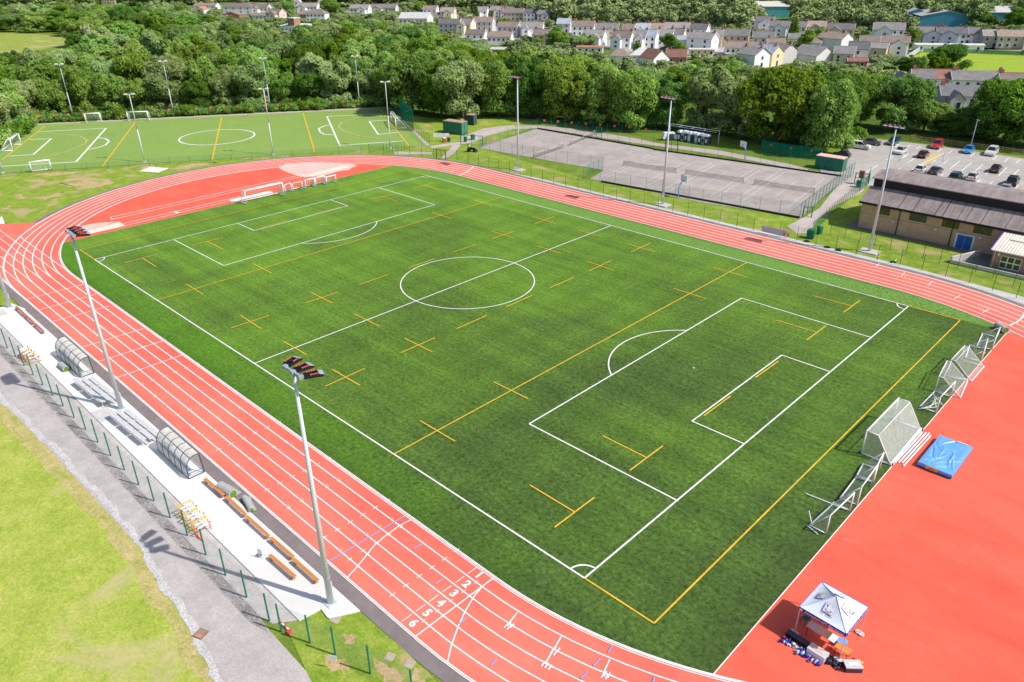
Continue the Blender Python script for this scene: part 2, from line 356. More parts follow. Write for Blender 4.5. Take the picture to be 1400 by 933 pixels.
def copy_tree(o, parent=None):
    c = o.copy(); COL.objects.link(c); c.parent = parent
    for ch in list(o.children): copy_tree(ch, c)
    return c
def struct(name, pts, z, mat):
    me = bpy.data.meshes.new(name); me.from_pydata([(p[0], p[1], z) for p in pts], [], [list(range(len(pts)))]); me.materials.append(mat)
    if me.polygons[0].normal.z < 0: me.flip_normals()
    return tag(link(name, me), kind='structure')
# ================================================================== THE SETTING
S_ = 84.39/2
def oval(Rr, n=64, x0=None):
    a = np.linspace(-PI/2, PI/2, n)
    p = [(S_+Rr*math.cos(t), Rr*math.sin(t)) for t in a]
    return p+[(-x, -y) for x, y in p]
Zs = [0]
def zl(base=.012):
    Zs[0] = (Zs[0]+1) % 7; return base+.003*Zs[0]
# ground sheet reaching the horizon
struct('ground', [(-3000, -3000), (3000, -3000), (3000, 3000), (-3000, 3000)], -.06, M['scrub'])
struct('grass_field', gpl((-60, 520), (0, 541), (75, 611), (130, 665), (180, 716), (240, 800), (268, 850), (292, 892), (305, 960), (-60, 990)), -.042, M['lawn'])
struct('verge_grass', gpl((-260, 330), (0, 303), (45, 312), (100, 330), (300, 280), (560, 262), (640, 260), (900, 400), (1200, 430), (1450, 480), (1450, 400), (1180, 240), (1150, 247), (1120, 300), (800, 245), (655, 202), (735, 172), (735, 160), (560, 150), (540, 147), (560, 200), (0, 238), (-300, 250)), -.05, M['verge'])
struct('verge_grass', [(-60, -45), (-37, -45.2), (-37, -52), (-60, -54)], -.046, M['verge'])
struct('verge_grass', gpl((390, 855), (401, 846), (430, 827), (451, 842), (481, 826), (560, 895), (610, 945), (560, 960), (440, 960), (415, 910)), -.026, M['verge'])
struct('service_lane', [(-75, -54), (-75, -50.3), (20, -50.3), (31.5, -49.9), (34.5, -50.2), (41, -50.3), (60, -51), (60, -57), (38, -54.6), (34, -54.2), (20, -52.9), (0, -53.3), (-13, -53.9)], -.03, M['lane'])
mb = MB(); pts = []
for i in range(360):
    x = -75+i*.33
    if x > 37: break
    yc = np.interp(x, [-75, -13, 1, 17, 33, 36, 40], [-53.9, -53.6, -52.9, -52.5, -53.9, -54.4, -55])
    pts.append((x, yc+.12*math.sin(x*.7)+.08*math.sin(x*1.9), .36+rng.uniform(-.13, .13), .4+rng.uniform(-.13, .13)))
vs = []
for x, y, a, b in pts: vs += [(x, y+a*.7, -.014), (x, y-b*.7, -.014)]
mb.add(vs, [[2*i, 2*i+1, 2*i+3, 2*i+2] for i in range(len(pts)-1)])
tag(mb.build('stone_edging_strip', M['chips']), kind='structure')
struct('dirt_strip', [(-60, -50.85), (-60, -50.1), (33, -50.0), (34.6, -50.35), (33, -50.75)], -.018, M['dirt'])
struct('worn_grass_margin', [(x, np.interp(x, [-75, -13, 1, 17, 33, 36, 40], [-54.1, -53.9, -53.2, -52.8, -54.2, -54.7, -55.3])) for x in range(-75, 41, 2)]+[(x, np.interp(x, [-75, -13, 1, 17, 33, 36, 40], [-55.6, -55.2, -54.6, -54.0, -55.0, -55.4, -56])+.3*math.sin(x*.9)+.2*math.sin(x*2.3)) for x in range(40, -76, -2)], -.036, M['dryedge'])
struct('gravel_strip', [(-60, -50.5), (-60, -48.35), (35.2, -48.35), (34.2, -49.75), (31, -50.5)], -.024, M['gravel'])
mb = MB()
mb.add([(-36.8, -48.4, .06), (36.05, -48.4, .06), (36.0, -47.15, .06), (35.2, -46.9, .06), (36.4, -46.95, .06)][:0], [])
slab = [(-37.2, -48.4), (35.3, -48.4), (35.5, -46.75), (36.6, -46.9), (37.6, -45.05), (-34.5, -45.05), (-34.8, -44.9), (-38, -45.6)]
n = len(slab); mb.add([(x, y, .07) for x, y in slab]+[(x, y, -.04) for x, y in slab], [list(range(n))]+[[i, (i+1) % n, n+(i+1) % n, n+i] for i in range(n)])
tag(mb.build('concrete_hardstanding', M['slab']), kind='structure')
struct('slab_panel', [(-2.6, -48.38), (.1, -48.38), (.1, -46.5), (-2.6, -46.9)], .076, M['concrete'])
struct('slab_panel', [(-.9, -47.9), (0, -47.9), (0, -47.5), (-.9, -47.5)], .081, M['lead'])
struct('slab_panel', [(-36.9, -48.38), (-34.6, -48.38), (-34.6, -46.9), (-36.9, -46.9)], .076, M['concrete'])
struct('slab_panel', [(27.4, -48.38), (35.25, -48.38), (35.4, -46.8), (36.5, -46.95), (37.4, -45.1), (27.4, -45.1)], .075, M['slab2'])
mb = MB()
for x in np.arange(-34, 27, 5.1): mb.strip([(x, -48.38), (x, -45.08)], .035, .0785)
tag(mb.build('slab_joints', M['concrete']), kind='structure')
o0 = [(x, y) for x, y in oval(45.0)]
struct('track_surround', o0, -.02, M['kerbstrip'])
struct('path', [(-44, 43.9)]+[(x, y) for x, y in ((-30, 45.9), (10, 46.1), (40, 46.2), (56, 45.2), (70, 41), (82, 34), (84, 31), (80, 29), (70, 36), (56, 41), (42, 43)) ]+[(-44, 42)], -.026, M['concrete'])
oo = oval(43.95)
# run-off of the sprint straight beyond the far bend
struct('running_track', oo, 0, M['track'])
struct('sprint_run_off', [(-42, -36.5), (-42, -43.95), (-58, -44.1), (-78, -44.1), (-78, -38.4), (-72.4, -32.0), (-60, -34)], -.004, M['track'])
struct('turf_infield', oval(36.45), .006, M['turf'])
# red D areas at both ends of the infield
def dend(sgn, xe):
    a0 = math.asin(math.sqrt(max(0, 36.45**2-(xe-S_)**2))/36.45)
    return [(sgn*(S_+36.45*math.cos(t)), 36.45*math.sin(t)) for t in np.linspace(-a0, a0, 48)]
struct('track_apron', dend(1, 57.75), .012, M['trackd'])
struct('track_apron', dend(-1, 58.3), .012, M['trackd'])
struct('sand_pit', gpl((119.6, 316.4), (163, 303.6), (172, 309), (123.4, 320)), .022, M['sand'])
struct('sand_pit', gpl((420, 239.5), (468.6, 226.6), (477.6, 229), (423.6, 242)), .022, M['sand'])
def blob(name, pts, z, mat, k=5, amp=.5):
    P = [gp(*p) for p in pts]; out = []
    for a, b in zip(P, P[1:]+P[:1]):
        for i in range(k):
            t = i/k; q = a.lerp(b, t); out.append((q.x+rng.normal()*amp*.4, q.y+rng.normal()*amp*.4))
    return struct(name, out, z, mat)
blob('blown_sand', [(381, 228), (395, 224), (417, 221.8), (447, 223), (475, 223.6), (490, 226.6), (475, 232.5), (438, 241), (415, 243), (402, 239), (389, 234.5)], .0175, M['sandspill'])
blob('blown_sand', [(102, 311), (130, 305.5), (161, 303.3), (118, 316.5), (112, 315)], .0175, M['sandspill'], 5, .25)
for q_ in ([(80, 250), (95, 244), (120, 242), (150, 246), (155, 250), (135, 256), (110, 260), (95, 256)], [(37, 246), (52, 244), (64, 247), (60, 250), (42, 250)], [(20, 264), (32, 266), (30, 272), (22, 272)], [(54, 271), (70, 266), (86, 262), (86, 266), (64, 273)], [(45, 238.5), (80, 234.5), (110, 235), (100, 238), (60, 241.5)], [(240, 229), (262, 224), (300, 221), (290, 224), (258, 231), (240, 233)], [(190, 228), (212, 226), (214, 229), (195, 232)], [(330, 217.5), (372, 213.8), (400, 211.5), (360, 217.5)], [(0, 286), (14, 281), (12, 288), (0, 291)]):
    blob('worn_earth', q_, -.04, M['earth'], 6, .8)
for c_, r_ in (((40.2, -48.6), .55), ((42.8, -46.8), .6), ((44.6, -45.6), .5), ((39.0, -46.9), .4), ((46.5, -46.2), .7)):
    struct('worn_earth', [(c_[0]+r_*(1+.35*rng.normal())*math.cos(t_)*1.4, c_[1]+r_*(1+.3*rng.normal())*math.sin(t_)) for t_ in np.linspace(0, 2*PI, 15)[:-1]], -.02, M['earth'])
# courts, hockey carpet, car park, paths
struct('court_surface', gpl((735, 176), (893, 203), (1000, 218), (1160, 240), (1151, 247), (1094, 297.5), (960, 277), (820, 247), (806, 245), (826, 233), (760, 221.5), (657, 203), (655, 200)), -.02, M['court'])
hk = gpl((45, 171), (535, 147.5), (583, 199), (-35, 239.5))
struct('hockey_carpet', hk, -.012, M['hockey'])
struct('path', gpl((40, 170), (45, 171.8), (535, 148.5), (531, 146)), -.02, M['path'])
struct('path', gpl((531, 146), (535, 148.2), (583, 199.6), (589, 199)), -.008, M['path'])
struct('path', gpl((40, 170), (46, 171), (-10, 205), (-40, 212), (-10, 200)), -.008, M['path'])
struct('path', gpl((0, 297), (3, 296), (10, 316), (0, 321)), -.016, M['slab'])
struct('path', gpl((588, 200), (630, 194), (632, 187), (660, 176), (690, 172), (740, 171.5), (800, 178), (870, 189.5), (900, 196), (985, 206), (1035, 216), (1080, 224.5), (1105, 231), (1103, 233), (1060, 226), (990, 213), (900, 200), (870, 196), (740, 175.5), (700, 177), (662, 187.5), (660, 190), (646, 195), (630, 198), (621, 210), (607, 218), (603, 216), (616, 203), (618, 199), (590, 203)), -.012, M['path'])
struct('path', gpl((539, 207), (590, 208.5), (590, 211), (539, 211.5)), -.014, M['path'])
struct('path', gpl((1150, 247), (1163, 249), (1168, 243), (1185, 246), (1180, 262), (1140, 282), (1118, 300), (1108, 318), (1090, 320), (1076, 309), (1096, 299), (1120, 285)), -.014, M['path'])
struct('car_park', gpl((1119, 228), (1140, 214), (1168, 197), (1196, 190.5), (1237, 194.5), (1300, 202), (1400, 217), (1620, 248), (1700, 330), (1400, 270), (1235, 243), (1195, 255), (1150, 247), (1125, 240)), -.022, M['carpark'])
struct('paved_walkway', gpl((1275, 209), (1291, 210), (1268, 226.5), (1257, 226)), -.008, M['paley'])
struct('grass_field', gpl((1226, 97), (1262, 70), (1300, 70.5), (1420, 76), (1430, 114), (1300, 106)), -.03, M['field'])
struct('hay_meadow', gpl((-20, 44), (40, 46), (108, 52), (106, 62), (70, 66), (30, 74), (-20, 78)), -.03, M['hay'])
struct('hay_meadow', gpl((185, 55), (246, 55), (240, 66), (212, 72), (196, 70)), -.03, M['field'])
struct('woodland_floor', gpl((-200, 215), (-10, 200), (45, 169), (240, 157), (531, 145), (556, 156), (592, 162), (700, 160), (736, 164), (870, 181), (980, 184), (1112, 213), (1150, 196), (1196, 188), (1400, 212), (1600, 240), (1600, 190), (1330, 160), (1240, 140), (1210, 108), (1000, 100), (700, 90), (640, 84), (540, 60), (250, 80), (-150, 110)), -.044, M['woodfloor'])
mb = MB()
for a in ((620, 30, 1000, 56), (700, 52, 1000, 66), (850, 66, 1000, 78), (560, 20, 700, 30), (1010, 42, 1200, 52), (1250, 60, 1400, 68), (1100, 60, 1230, 84), (300, 14, 460, 26), (1240, 140, 1330, 152)):
    mb.quad(*[(p.x, p.y, -.028-.002*len(mb.f)) for p in gpl((a[0], a[1]), (a[2], a[1]), (a[2], a[3]), (a[0], a[3]))])
tag(mb.build('village_yards', M['carpark']), kind='structure')
struct('village_gardens', gpl((240, 2), (500, 4), (700, 18), (1000, 34), (1400, 34), (1430, 70), (1262, 70), (1226, 98), (1180, 104), (1000, 96), (850, 92), (700, 82), (620, 66), (480, 34), (380, 52), (250, 24)), -.038, M['garden'])

# ------------------------------------------------------------------ painted lines
def lines(name, mat, segs, w, base, kind='structure'):
    mb = MB()
    for s in segs: mb.strip(s, w, zl(base))
    return tag(mb.build(name, mat), kind=kind)
def arc(c, r, a0, a1, n=40): return [(c[0]+r*math.cos(t), c[1]+r*math.sin(t)) for t in np.linspace(a0, a1, n)]
# athletics lanes
mb = MB()
FW = lambda p: .095+.075*max(0, min(1, (math.hypot(p.x-CAM[0], p.y-CAM[1])-75)/70))
for k in range(7): mb.strip(oval(36.5+1.22*k), FW, .006+.0004*k, True)
mb.strip(oval(36.66), .07, .0105, True); mb.strip(oval(43.95), .07, .0085, True)
lane = tag(mb.build('lane_lines', M['white']), kind='structure')
mb = MB()
ov = oval(36.42, 96)
for a, b in zip(ov, ov[1:]+ov[:1]): mb.bar((*a, .03), (*b, .03), .07, .05)
tag(mb.build('track_kerb', M['wpaint']), kind='structure')
mb = MB()
for k in range(7):
    y = -36.5-1.22*k
    mb.strip([(-S_, y), (-78 if k else -67, y)], .11, .0225+.0004*k)
mb.strip([(42, -36.6), (42, -43.9)], .1, .0165)
mb.strip([(-77, -44.05), (-40, -43.98)], .1, .0195)
# curved 1500 m style start lines
def inv(x0, n=24):
    out = []
    for i in range(n):
        r = 36.6+7.3*i/(n-1); s = .055*(r-36.6)**2
        out.append((x0+s, -r))
    return out
mb.strip(gpl((562, 711), (545, 720), (527, 733), (511, 747), (500, 761), (487, 777), (474, 791)), .1, .0305)
mb.strip(gpl((658, 804), (648, 816), (636, 836), (626, 858), (617, 883), (611, 909)), .1, .0275)
mb.strip(gpl((647.5, 228), (643, 232), (636, 236.5), (628, 240.5)), .22, .0275)
mb.strip(gpl((1400, 429), (1398, 434), (1390, 441), (1380, 445.5)), .2, .0275)
for y in [-36.5-1.22*k for k in range(6)]:
    mb.strip([(40.35, y-.2), (40.35, y-1.05)], .07, .0135)
# cross marks in the far straight
for a, b in (((33, 410.5), (116, 389)), ((51, 425), (131, 403)), ((68.5, 441), (150, 419)), ((110, 476), (196, 450)), ((132.5, 496), (222, 467)), ((160, 517), (249, 486)), ((0, 324), (17, 321)), ((3, 351.5), (50, 341))):
    mb.strip(gpl(a, b), .11, zl(.034))
for k in range(6):   # hurdle ticks
    for q in range(14):
        x = -30+q*8.5+k*.0
        if x > 38: continue
        mb.strip([(x, -36.5-1.22*k-.25), (x, -36.5-1.22*k+.25)], .07, .028)
        if k: mb.strip([(x+3.4, -36.5-1.22*k-.18), (x+3.4, -36.5-1.22*k+.18)], .06, .028)
# stagger boxes on both bends
def bendpt(side, r, deg):
    t = R(deg); return (side*(S_+r*math.cos(t)), r*math.sin(t)*(1 if side > 0 else 1))
for (px, py, k) in ((707, 839, 1), (766, 872, 1), (835, 903, 1), (745, 908, 2), (680, 880, 0), (790, 930, 2)):
    pass
for a, b in (((707, 838.5), (694, 854.5)), ((767, 871.5), (745, 908.5)), ((833.5, 902.5), (824.5, 921.5)), ((1226, 355), (1219, 362)) , ((1275, 385), (1268, 391)), ((1313, 404), (1305, 409)), ((1352, 423), (1343, 428)), ((1202, 361), (1198, 365)), ((1237, 373), (1232, 378)), ((563, 216), (559, 218)), ((578, 219.5), (574, 222)), ((593, 223.5), (590, 225.5)), ((608, 227.5), (604, 230)), ((621, 233.5), (616, 236)), ((245, 237), (242, 238.5)), ((262, 236.3), (259, 238)), ((278, 235.5), (275, 237)), ((294.5, 234.5), (291.5, 236)), ((311.5, 234), (309, 236)), ((327, 233.5), (325, 235.5))):
    mb.strip(gpl(a, b), .1, zl(.034))
for (px, py) in ((695, 853), (745, 905), (757, 888), (826, 920), (699, 851), (761, 884), (750, 907), (829, 918)):
    p = gp(px, py); t = math.atan2(p.y, p.x-S_)
    for q in range(2): mb.strip([(p.x+math.cos(t+PI/2)*.25*q, p.y+math.sin(t+PI/2)*.25*q), (p.x+math.cos(t)*.45+math.cos(t+PI/2)*.25*q, p.y+math.sin(t)*.45+math.sin(t+PI/2)*.25*q)], .1, zl(.03))
# long-jump runways
for a, b in (((151, 297.5), (411, 239.8)), ((154, 300.5), (414, 241.8)), ((168, 306.5), (335, 267.5)), ((172, 309), (338, 269.5)), ((151, 297.5), (154, 300.5))):
    mb.strip(gpl(a, b), .16, zl(.034))
mb.strip(gpl((238, 289.5), (244, 291.5)), .5, .05)
mb.strip(gpl((412, 239), (417, 241.6)), .4, .05)
mb.strip([(57.72, -32.9), (57.72, 33.2)], .075, .03); mb.strip([(-58.3, -32.9), (-58.3, 32.9)], .05, .03)
tag(mb.build('track_markings', M['white']), kind='structure')
lines('coloured_track_marks', M['yellow'], [gpl(*s) for s in (((7, 381), (75, 364)), ((91, 291), (97, 290)), ((107, 288.5), (114, 288.2)), ((126, 286), (131, 286.2)), ((138, 284), (143, 283.5)), ((1138, 330.5), (1134, 333)), ((1170, 341.5), (1166, 344.5)), ((1204, 350), (1199, 353.5)), ((1109, 336), (1106, 338)), ((1240, 376), (1235, 380)), ((1272, 404), (1268, 407)), ((503, 213), (500, 214)), ((519, 216), (517, 217)), ((536, 218), (533, 219.5)), ((552, 221), (549, 223)), ((568, 224.5), (565, 226)), ((718, 243.5), (714, 246)), ((692, 248), (688, 250)), ((731, 264), (726, 266)))]
      +[[(x+1.2, -36.5-1.22*k-.2), (x+1.2, -36.5-1.22*k+.2)] for k in range(1, 6) for x in (8, 15.5, 23, 30.5)], .11, .05)
lines('coloured_track_marks', M['blue'], [gpl(*s) for s in (((451, 768), (553, 706.5)), ((576, 745.5), (566, 751.5)), ((605, 792.5), (595.5, 799)), ((638, 845), (628, 853.5)), ((679, 901.5), (671, 911)), ((837, 883), (831.5, 893)), ((820.5, 901.5), (811, 911.5)), ((804, 918.5), (794, 928.5)), ((894.5, 927.5), (892, 936)))]
      +[[(x+5.5, -36.5-1.22*k-.2), (x+5.5, -36.5-1.22*k+.2)] for k in range(1, 6) for x in (-4, 3.5, 11, 18.5, 26)], .1, .05)
# lane numbers at the finish line, read from the grandstand side
def text_mesh(body, size, bold=.0):
    c = bpy.data.curves.new('lettering', 'FONT'); c.body = body; c.size = size; c.offset = bold; c.align_x = 'CENTER'; c.align_y = 'CENTER'; c.resolution_u = 3
    o = bpy.data.objects.new('lettering', c); COL.objects.link(o)
    dg = bpy.context.evaluated_depsgraph_get(); me = bpy.data.meshes.new_from_object(o.evaluated_get(dg))
    bpy.data.objects.remove(o); bpy.data.curves.remove(c); return me
for k in range(6):
    me = text_mesh(str(k+1), .92, .045); me.materials.clear(); me.materials.append(M['white'])
    o = link('lane_number', me, lane, (41.05, -36.5-1.22*(k+.5)-.02, .034))
# football pitch (white)
L2, W2 = 46.75, 32.1
seg = [[(-L2, -W2), (L2, -W2)], [(-L2, W2), (L2, W2)], [(-L2, -W2), (-L2, W2)], [(L2, -W2), (L2, W2)], [(0, -W2), (0, W2)], arc((0, 0), 9.15, 0, 2*PI, 80)]
for s in (1, -1):
    X = s*L2
    seg += [[(X, -20.16), (X-s*16.5, -20.16)], [(X, 20.16), (X-s*16.5, 20.16)], [(X-s*16.5, -20.16), (X-s*16.5, 20.16)],
            [(X, -9.16), (X-s*5.5, -9.16)], [(X, 9.16), (X-s*5.5, 9.16)], [(X-s*5.5, -9.16), (X-s*5.5, 9.16)]]
    a = math.acos(5.5/9.15); c = (X-s*11, 0); seg.append(arc(c, 9.15, (PI-a) if s > 0 else -a, (PI+a) if s > 0 else a, 30))
    seg.append([(c[0]-.12, 0), (c[0]+.12, 0)])
    for t in (1, -1):
        q = (X, t*W2); a0 = math.atan2(-t, -s); seg.append(arc(q, 1.3, a0-PI/4, a0+PI/4, 10))
lines('football_pitch_lines', M['white'], seg, .15, .02)
yl = [gpl(*s) for s in (
 ((170, 360), (216, 348)), ((194.5, 353.5), (214, 365.5)), ((262.5, 336), (304, 325.5)), ((283, 331), (304, 341)), ((254.5, 389), (277.5, 403)), ((346, 361), (371, 374)),
 ((564.5, 258), (592, 250.5)), ((580, 254), (601, 261)), ((507, 273), (536, 266)), ((522.5, 269), (544, 276)), ((430, 292.5), (465, 284)), ((357.5, 311.5), (395, 302)),
 ((647.5, 274), (673, 282)), ((591, 291), (617, 299.5)), ((672.5, 327), (702, 317)), ((672.5, 317), (703, 326)), ((618, 346), (650.5, 335)), ((558, 367), (594, 354.5)), ((491, 390), (531, 376)),
 ((417, 415), (462, 400)), ((424.5, 400), (454.5, 415)), ((485, 430), (519, 447)), ((316, 449), (368, 432)), ((329, 432), (357, 450)), ((387, 467), (419.5, 486)),
 ((444.5, 529), (499, 504.5)), ((454, 505.5), (492, 527.5)), ((548, 483), (594.5, 462.5)), ((553, 463), (591.5, 482)), ((624.5, 450), (665.5, 432)), ((692, 420.5), (727.5, 404.5)),
 ((574.5, 576), (622, 604)), ((675, 523), (722, 546)), ((752, 394), (784, 380)), ((805.5, 371), (835, 357)), ((802, 357.5), (839, 370.5)), ((863, 345), (889, 333)), ((857.5, 334), (894.5, 345)),
 ((730.5, 307), (757, 297)), ((729, 297), (759, 306.5)), ((790, 315), (822.5, 324)), ((734.5, 337), (767, 347)), ((975, 366), (1019, 379)), ((920.5, 395), (965.5, 409)),
 ((1112, 405), (1164, 419)), ((1153, 428), (1176, 411)), ((1061, 438.5), (1115.5, 455)), ((1103, 465.5), (1129, 446)), ((1032.5, 517), (1064, 494.5)), ((962.5, 569), (999, 542)),
 ((824, 596.5), (884, 626.5)), ((861, 644), (906, 610.5)), ((724.5, 664), (785, 700.5)), ((758, 722), (812.5, 681)))]
for s in (1, -1): yl += [[(s*52.75, -W2), (s*52.75, W2)], [(s*L2, -W2), (s*52.75, -W2)], [(s*L2, W2), (s*52.75, W2)]]
a, b = gp(217, 410.5).x, gp(541.5, 620).x
yl += [[(a, -W2), (gp(686, 270).x, W2)], [(b, -W2), (gp(1022, 359).x, W2)]]
lines('rugby_pitch_lines', M['yellow'], yl, .13, .042)
# hockey carpet lines
cc = gp(297, 187.5); ce = [gp(245, 190.7), gp(297, 177.7), gp(348, 184), gp(297, 197.5)]; rad = sum((cc-e).length for e in ce)/4
lines('hockey_carpet_white_lines', M['white'], [gpl((52, 180.5), (145, 175.5), (104, 221.5), (-4, 228)), gpl((38, 191), (70, 190), (45.5, 211.5), (10, 214)), gpl((134.5, 188.6), (144, 189.7), (149.3, 193.5), (144, 198.6), (134, 202), (120.5, 204.8)),
  arc(cc, rad, 0, 2*PI, 48), gpl((530, 155.5), (447, 159.5), (464.5, 199), (552, 193)), gpl((451, 171), (443, 172.4), (436, 176), (437.5, 181), (444, 184), (456, 185)), gpl((535, 164), (505, 166), (517, 184), (544, 181))], .42, .0)
lines('hockey_carpet_yellow_lines', M['yellow'], [gpl((61, 173), (3, 219)), gpl((185, 167.5), (140, 228)), gpl((303, 161), (290, 219)), gpl((414.5, 155.5), (430.5, 209)), gpl((519.5, 150), (559.5, 200.5))], .3, .024)
lines('hockey_carpet_faint_lines', M['paley'], [gpl((61, 173), (185, 167.5), (303, 161), (414.5, 155.5), (519.5, 150)), gpl((50, 183.5), (69, 183), (89, 184), (110, 186.6), (118.5, 191.7), (117, 196), (110, 200), (89, 208), (60, 215.7), (22, 220.8), (0, 222.7)),
  gpl((520, 158), (490, 161), (467, 167.5), (462.5, 173.7), (470, 180), (490, 186), (520, 189.5), (550, 189.5))], .34, .024)
# court lines
Z8 = lambda u, v: (800+u/7.778, 160+v/7.778)
Z9 = lambda u, v: (960+u/7.778, 180+v/7.778)
Z6 = lambda u, v: (640+u/7.778, 150+v/7.778)
wl = [(Z6(290, 445), Z6(900, 235)), (Z6(545, 460), Z6(1080, 275)), (Z6(1010, 545), Z6(1400, 395)), (Z6(690, 315), Z6(1000, 345)), (Z6(1060, 390), Z6(1330, 410)),
      (Z8(170, 640), Z8(700, 405)), (Z8(225, 650), Z8(760, 410)), (Z8(700, 405), Z8(1180, 470)), (Z8(610, 710), Z8(1110, 462)), (Z8(660, 728), Z8(1180, 470)), (Z8(150, 650), Z8(660, 728)), (Z8(850, 765), Z8(1345, 492)), (Z8(920, 770), Z8(1400, 505)), (Z8(540, 625), Z8(825, 490)), (Z8(350, 600), Z8(715, 652)), (Z8(640, 465), Z8(930, 505)), (Z8(850, 765), Z8(1390, 850)), (Z8(320, 360), Z8(540, 275)), (Z8(120, 325), Z8(300, 262)),
      (Z9(-60, 455), Z9(160, 345)), (Z9(90, 683), Z9(550, 398)), (Z9(165, 690), Z9(620, 405)), (Z9(355, 723), Z9(805, 430)), (Z9(435, 735), Z9(870, 440)), (Z9(770, 697), Z9(1000, 530)), (Z9(905, 810), Z9(1305, 500)), (Z9(355, 723), Z9(920, 810)), (Z9(0, 580), Z9(255, 430)), (Z9(560, 663), Z9(995, 728)), (Z9(160, 345), Z9(630, 408)), (Z9(805, 430), Z9(1385, 512)), (Z9(-40, 395), Z9(100, 335)), (Z9(880, 520), Z9(1210, 568)), (Z9(40, 400), Z9(420, 455))]
lines('tennis_court_lines', M['cream'], [gpl(*s) for s in wl], .12, .0)
yl = [(Z9(-60, 665), Z9(495, 345)), (Z9(735, 825), Z9(1240, 445)), (Z9(75, 470), Z9(335, 320)), (Z8(330, 660), Z8(850, 420)), (Z8(200, 480), Z8(400, 405)), (Z6(650, 440), Z6(1090, 250)), (Z6(1110, 500), Z6(1330, 420)), (Z8(1120, 860), Z8(1390, 720)), (Z6(310, 385), Z6(690, 280)), (Z9(0, 720), Z9(90, 745))]
yl = [gpl(*s) for s in yl]
yl += [gpl(Z8(1015, 405), Z8(1000, 425), Z8(1010, 445), Z8(1040, 462), Z8(1090, 480)), gpl(Z9(610, 362), Z9(600, 385), Z9(640, 415), Z9(720, 440), Z9(850, 455), Z9(990, 457), Z9(1100, 432)), gpl(Z9(540, 745), Z9(570, 760), Z9(580, 780), Z9(570, 795)), gpl(Z8(200, 380), Z8(172, 392), Z8(168, 412), Z8(190, 430)), gpl(Z6(640, 285), Z6(690, 300), Z6(690, 330), Z6(640, 350), Z6(560, 365))]
lines('netball_court_lines', M['paley'], yl, .11, .024)
# car-park bays
Z2 = lambda u, v: (1220+u/7.778, 180+v/7.778); Z0 = lambda u, v: (1040+u/7, 170+v/7)
bl = [(Z2(30, 165), Z2(85, 125)), (Z2(140, 178), Z2(195, 142)), (Z2(250, 190), Z2(300, 155)), (Z2(475, 222), Z2(525, 185)), (Z2(593, 235), Z2(640, 200)), (Z2(828, 268), Z2(875, 232)), (Z2(1065, 305), Z2(1112, 265)), (Z2(1190, 320), Z2(1238, 282)), (Z2(1315, 338), Z2(1362, 298)),
      (Z2(45, 322), Z2(172, 243)), (Z2(160, 338), Z2(245, 280)), (Z2(290, 355), Z2(550, 232)), (Z2(360, 365), Z2(470, 300)), (Z2(485, 385), Z2(600, 298)), (Z2(607, 402), Z2(720, 313)), (Z2(735, 420), Z2(843, 330)), (Z2(860, 440), Z2(967, 347)), (Z2(990, 458), Z2(1040, 415)), (Z2(1128, 475), Z2(1220, 382)), (Z2(1265, 482), Z2(1348, 402)), (Z2(430, 325), Z2(1400, 465)), (Z2(90, 270), Z2(300, 300)),
      (Z2(120, 465), Z2(260, 375)), (Z2(490, 495), Z2(540, 455)), (Z2(870, 570), Z2(932, 513)), (Z2(1005, 590), Z2(1068, 530)), (Z2(1290, 628), Z2(1340, 572)), (Z2(470, 500), Z2(1400, 635)), (Z2(0, 445), Z2(90, 388)),
      (Z0(830, 225), Z0(1020, 250)), (Z0(840, 268), Z0(985, 280)), (Z0(855, 290), Z0(960, 300)), (Z0(850, 312), Z0(940, 318)), (Z0(850, 330), Z0(900, 335)), (Z0(1000, 465), Z0(1125, 390)), (Z0(1110, 480), Z0(1225, 405)), (Z0(1255, 475), Z0(1340, 420)), (Z0(1305, 360), Z0(1390, 295)), (Z0(1195, 345), Z0(1270, 310)), (Z0(1285, 210), Z0(1330, 180))]
lines('parking_bay_lines', M['white'], [gpl(*s) for s in bl], .17, -.008)
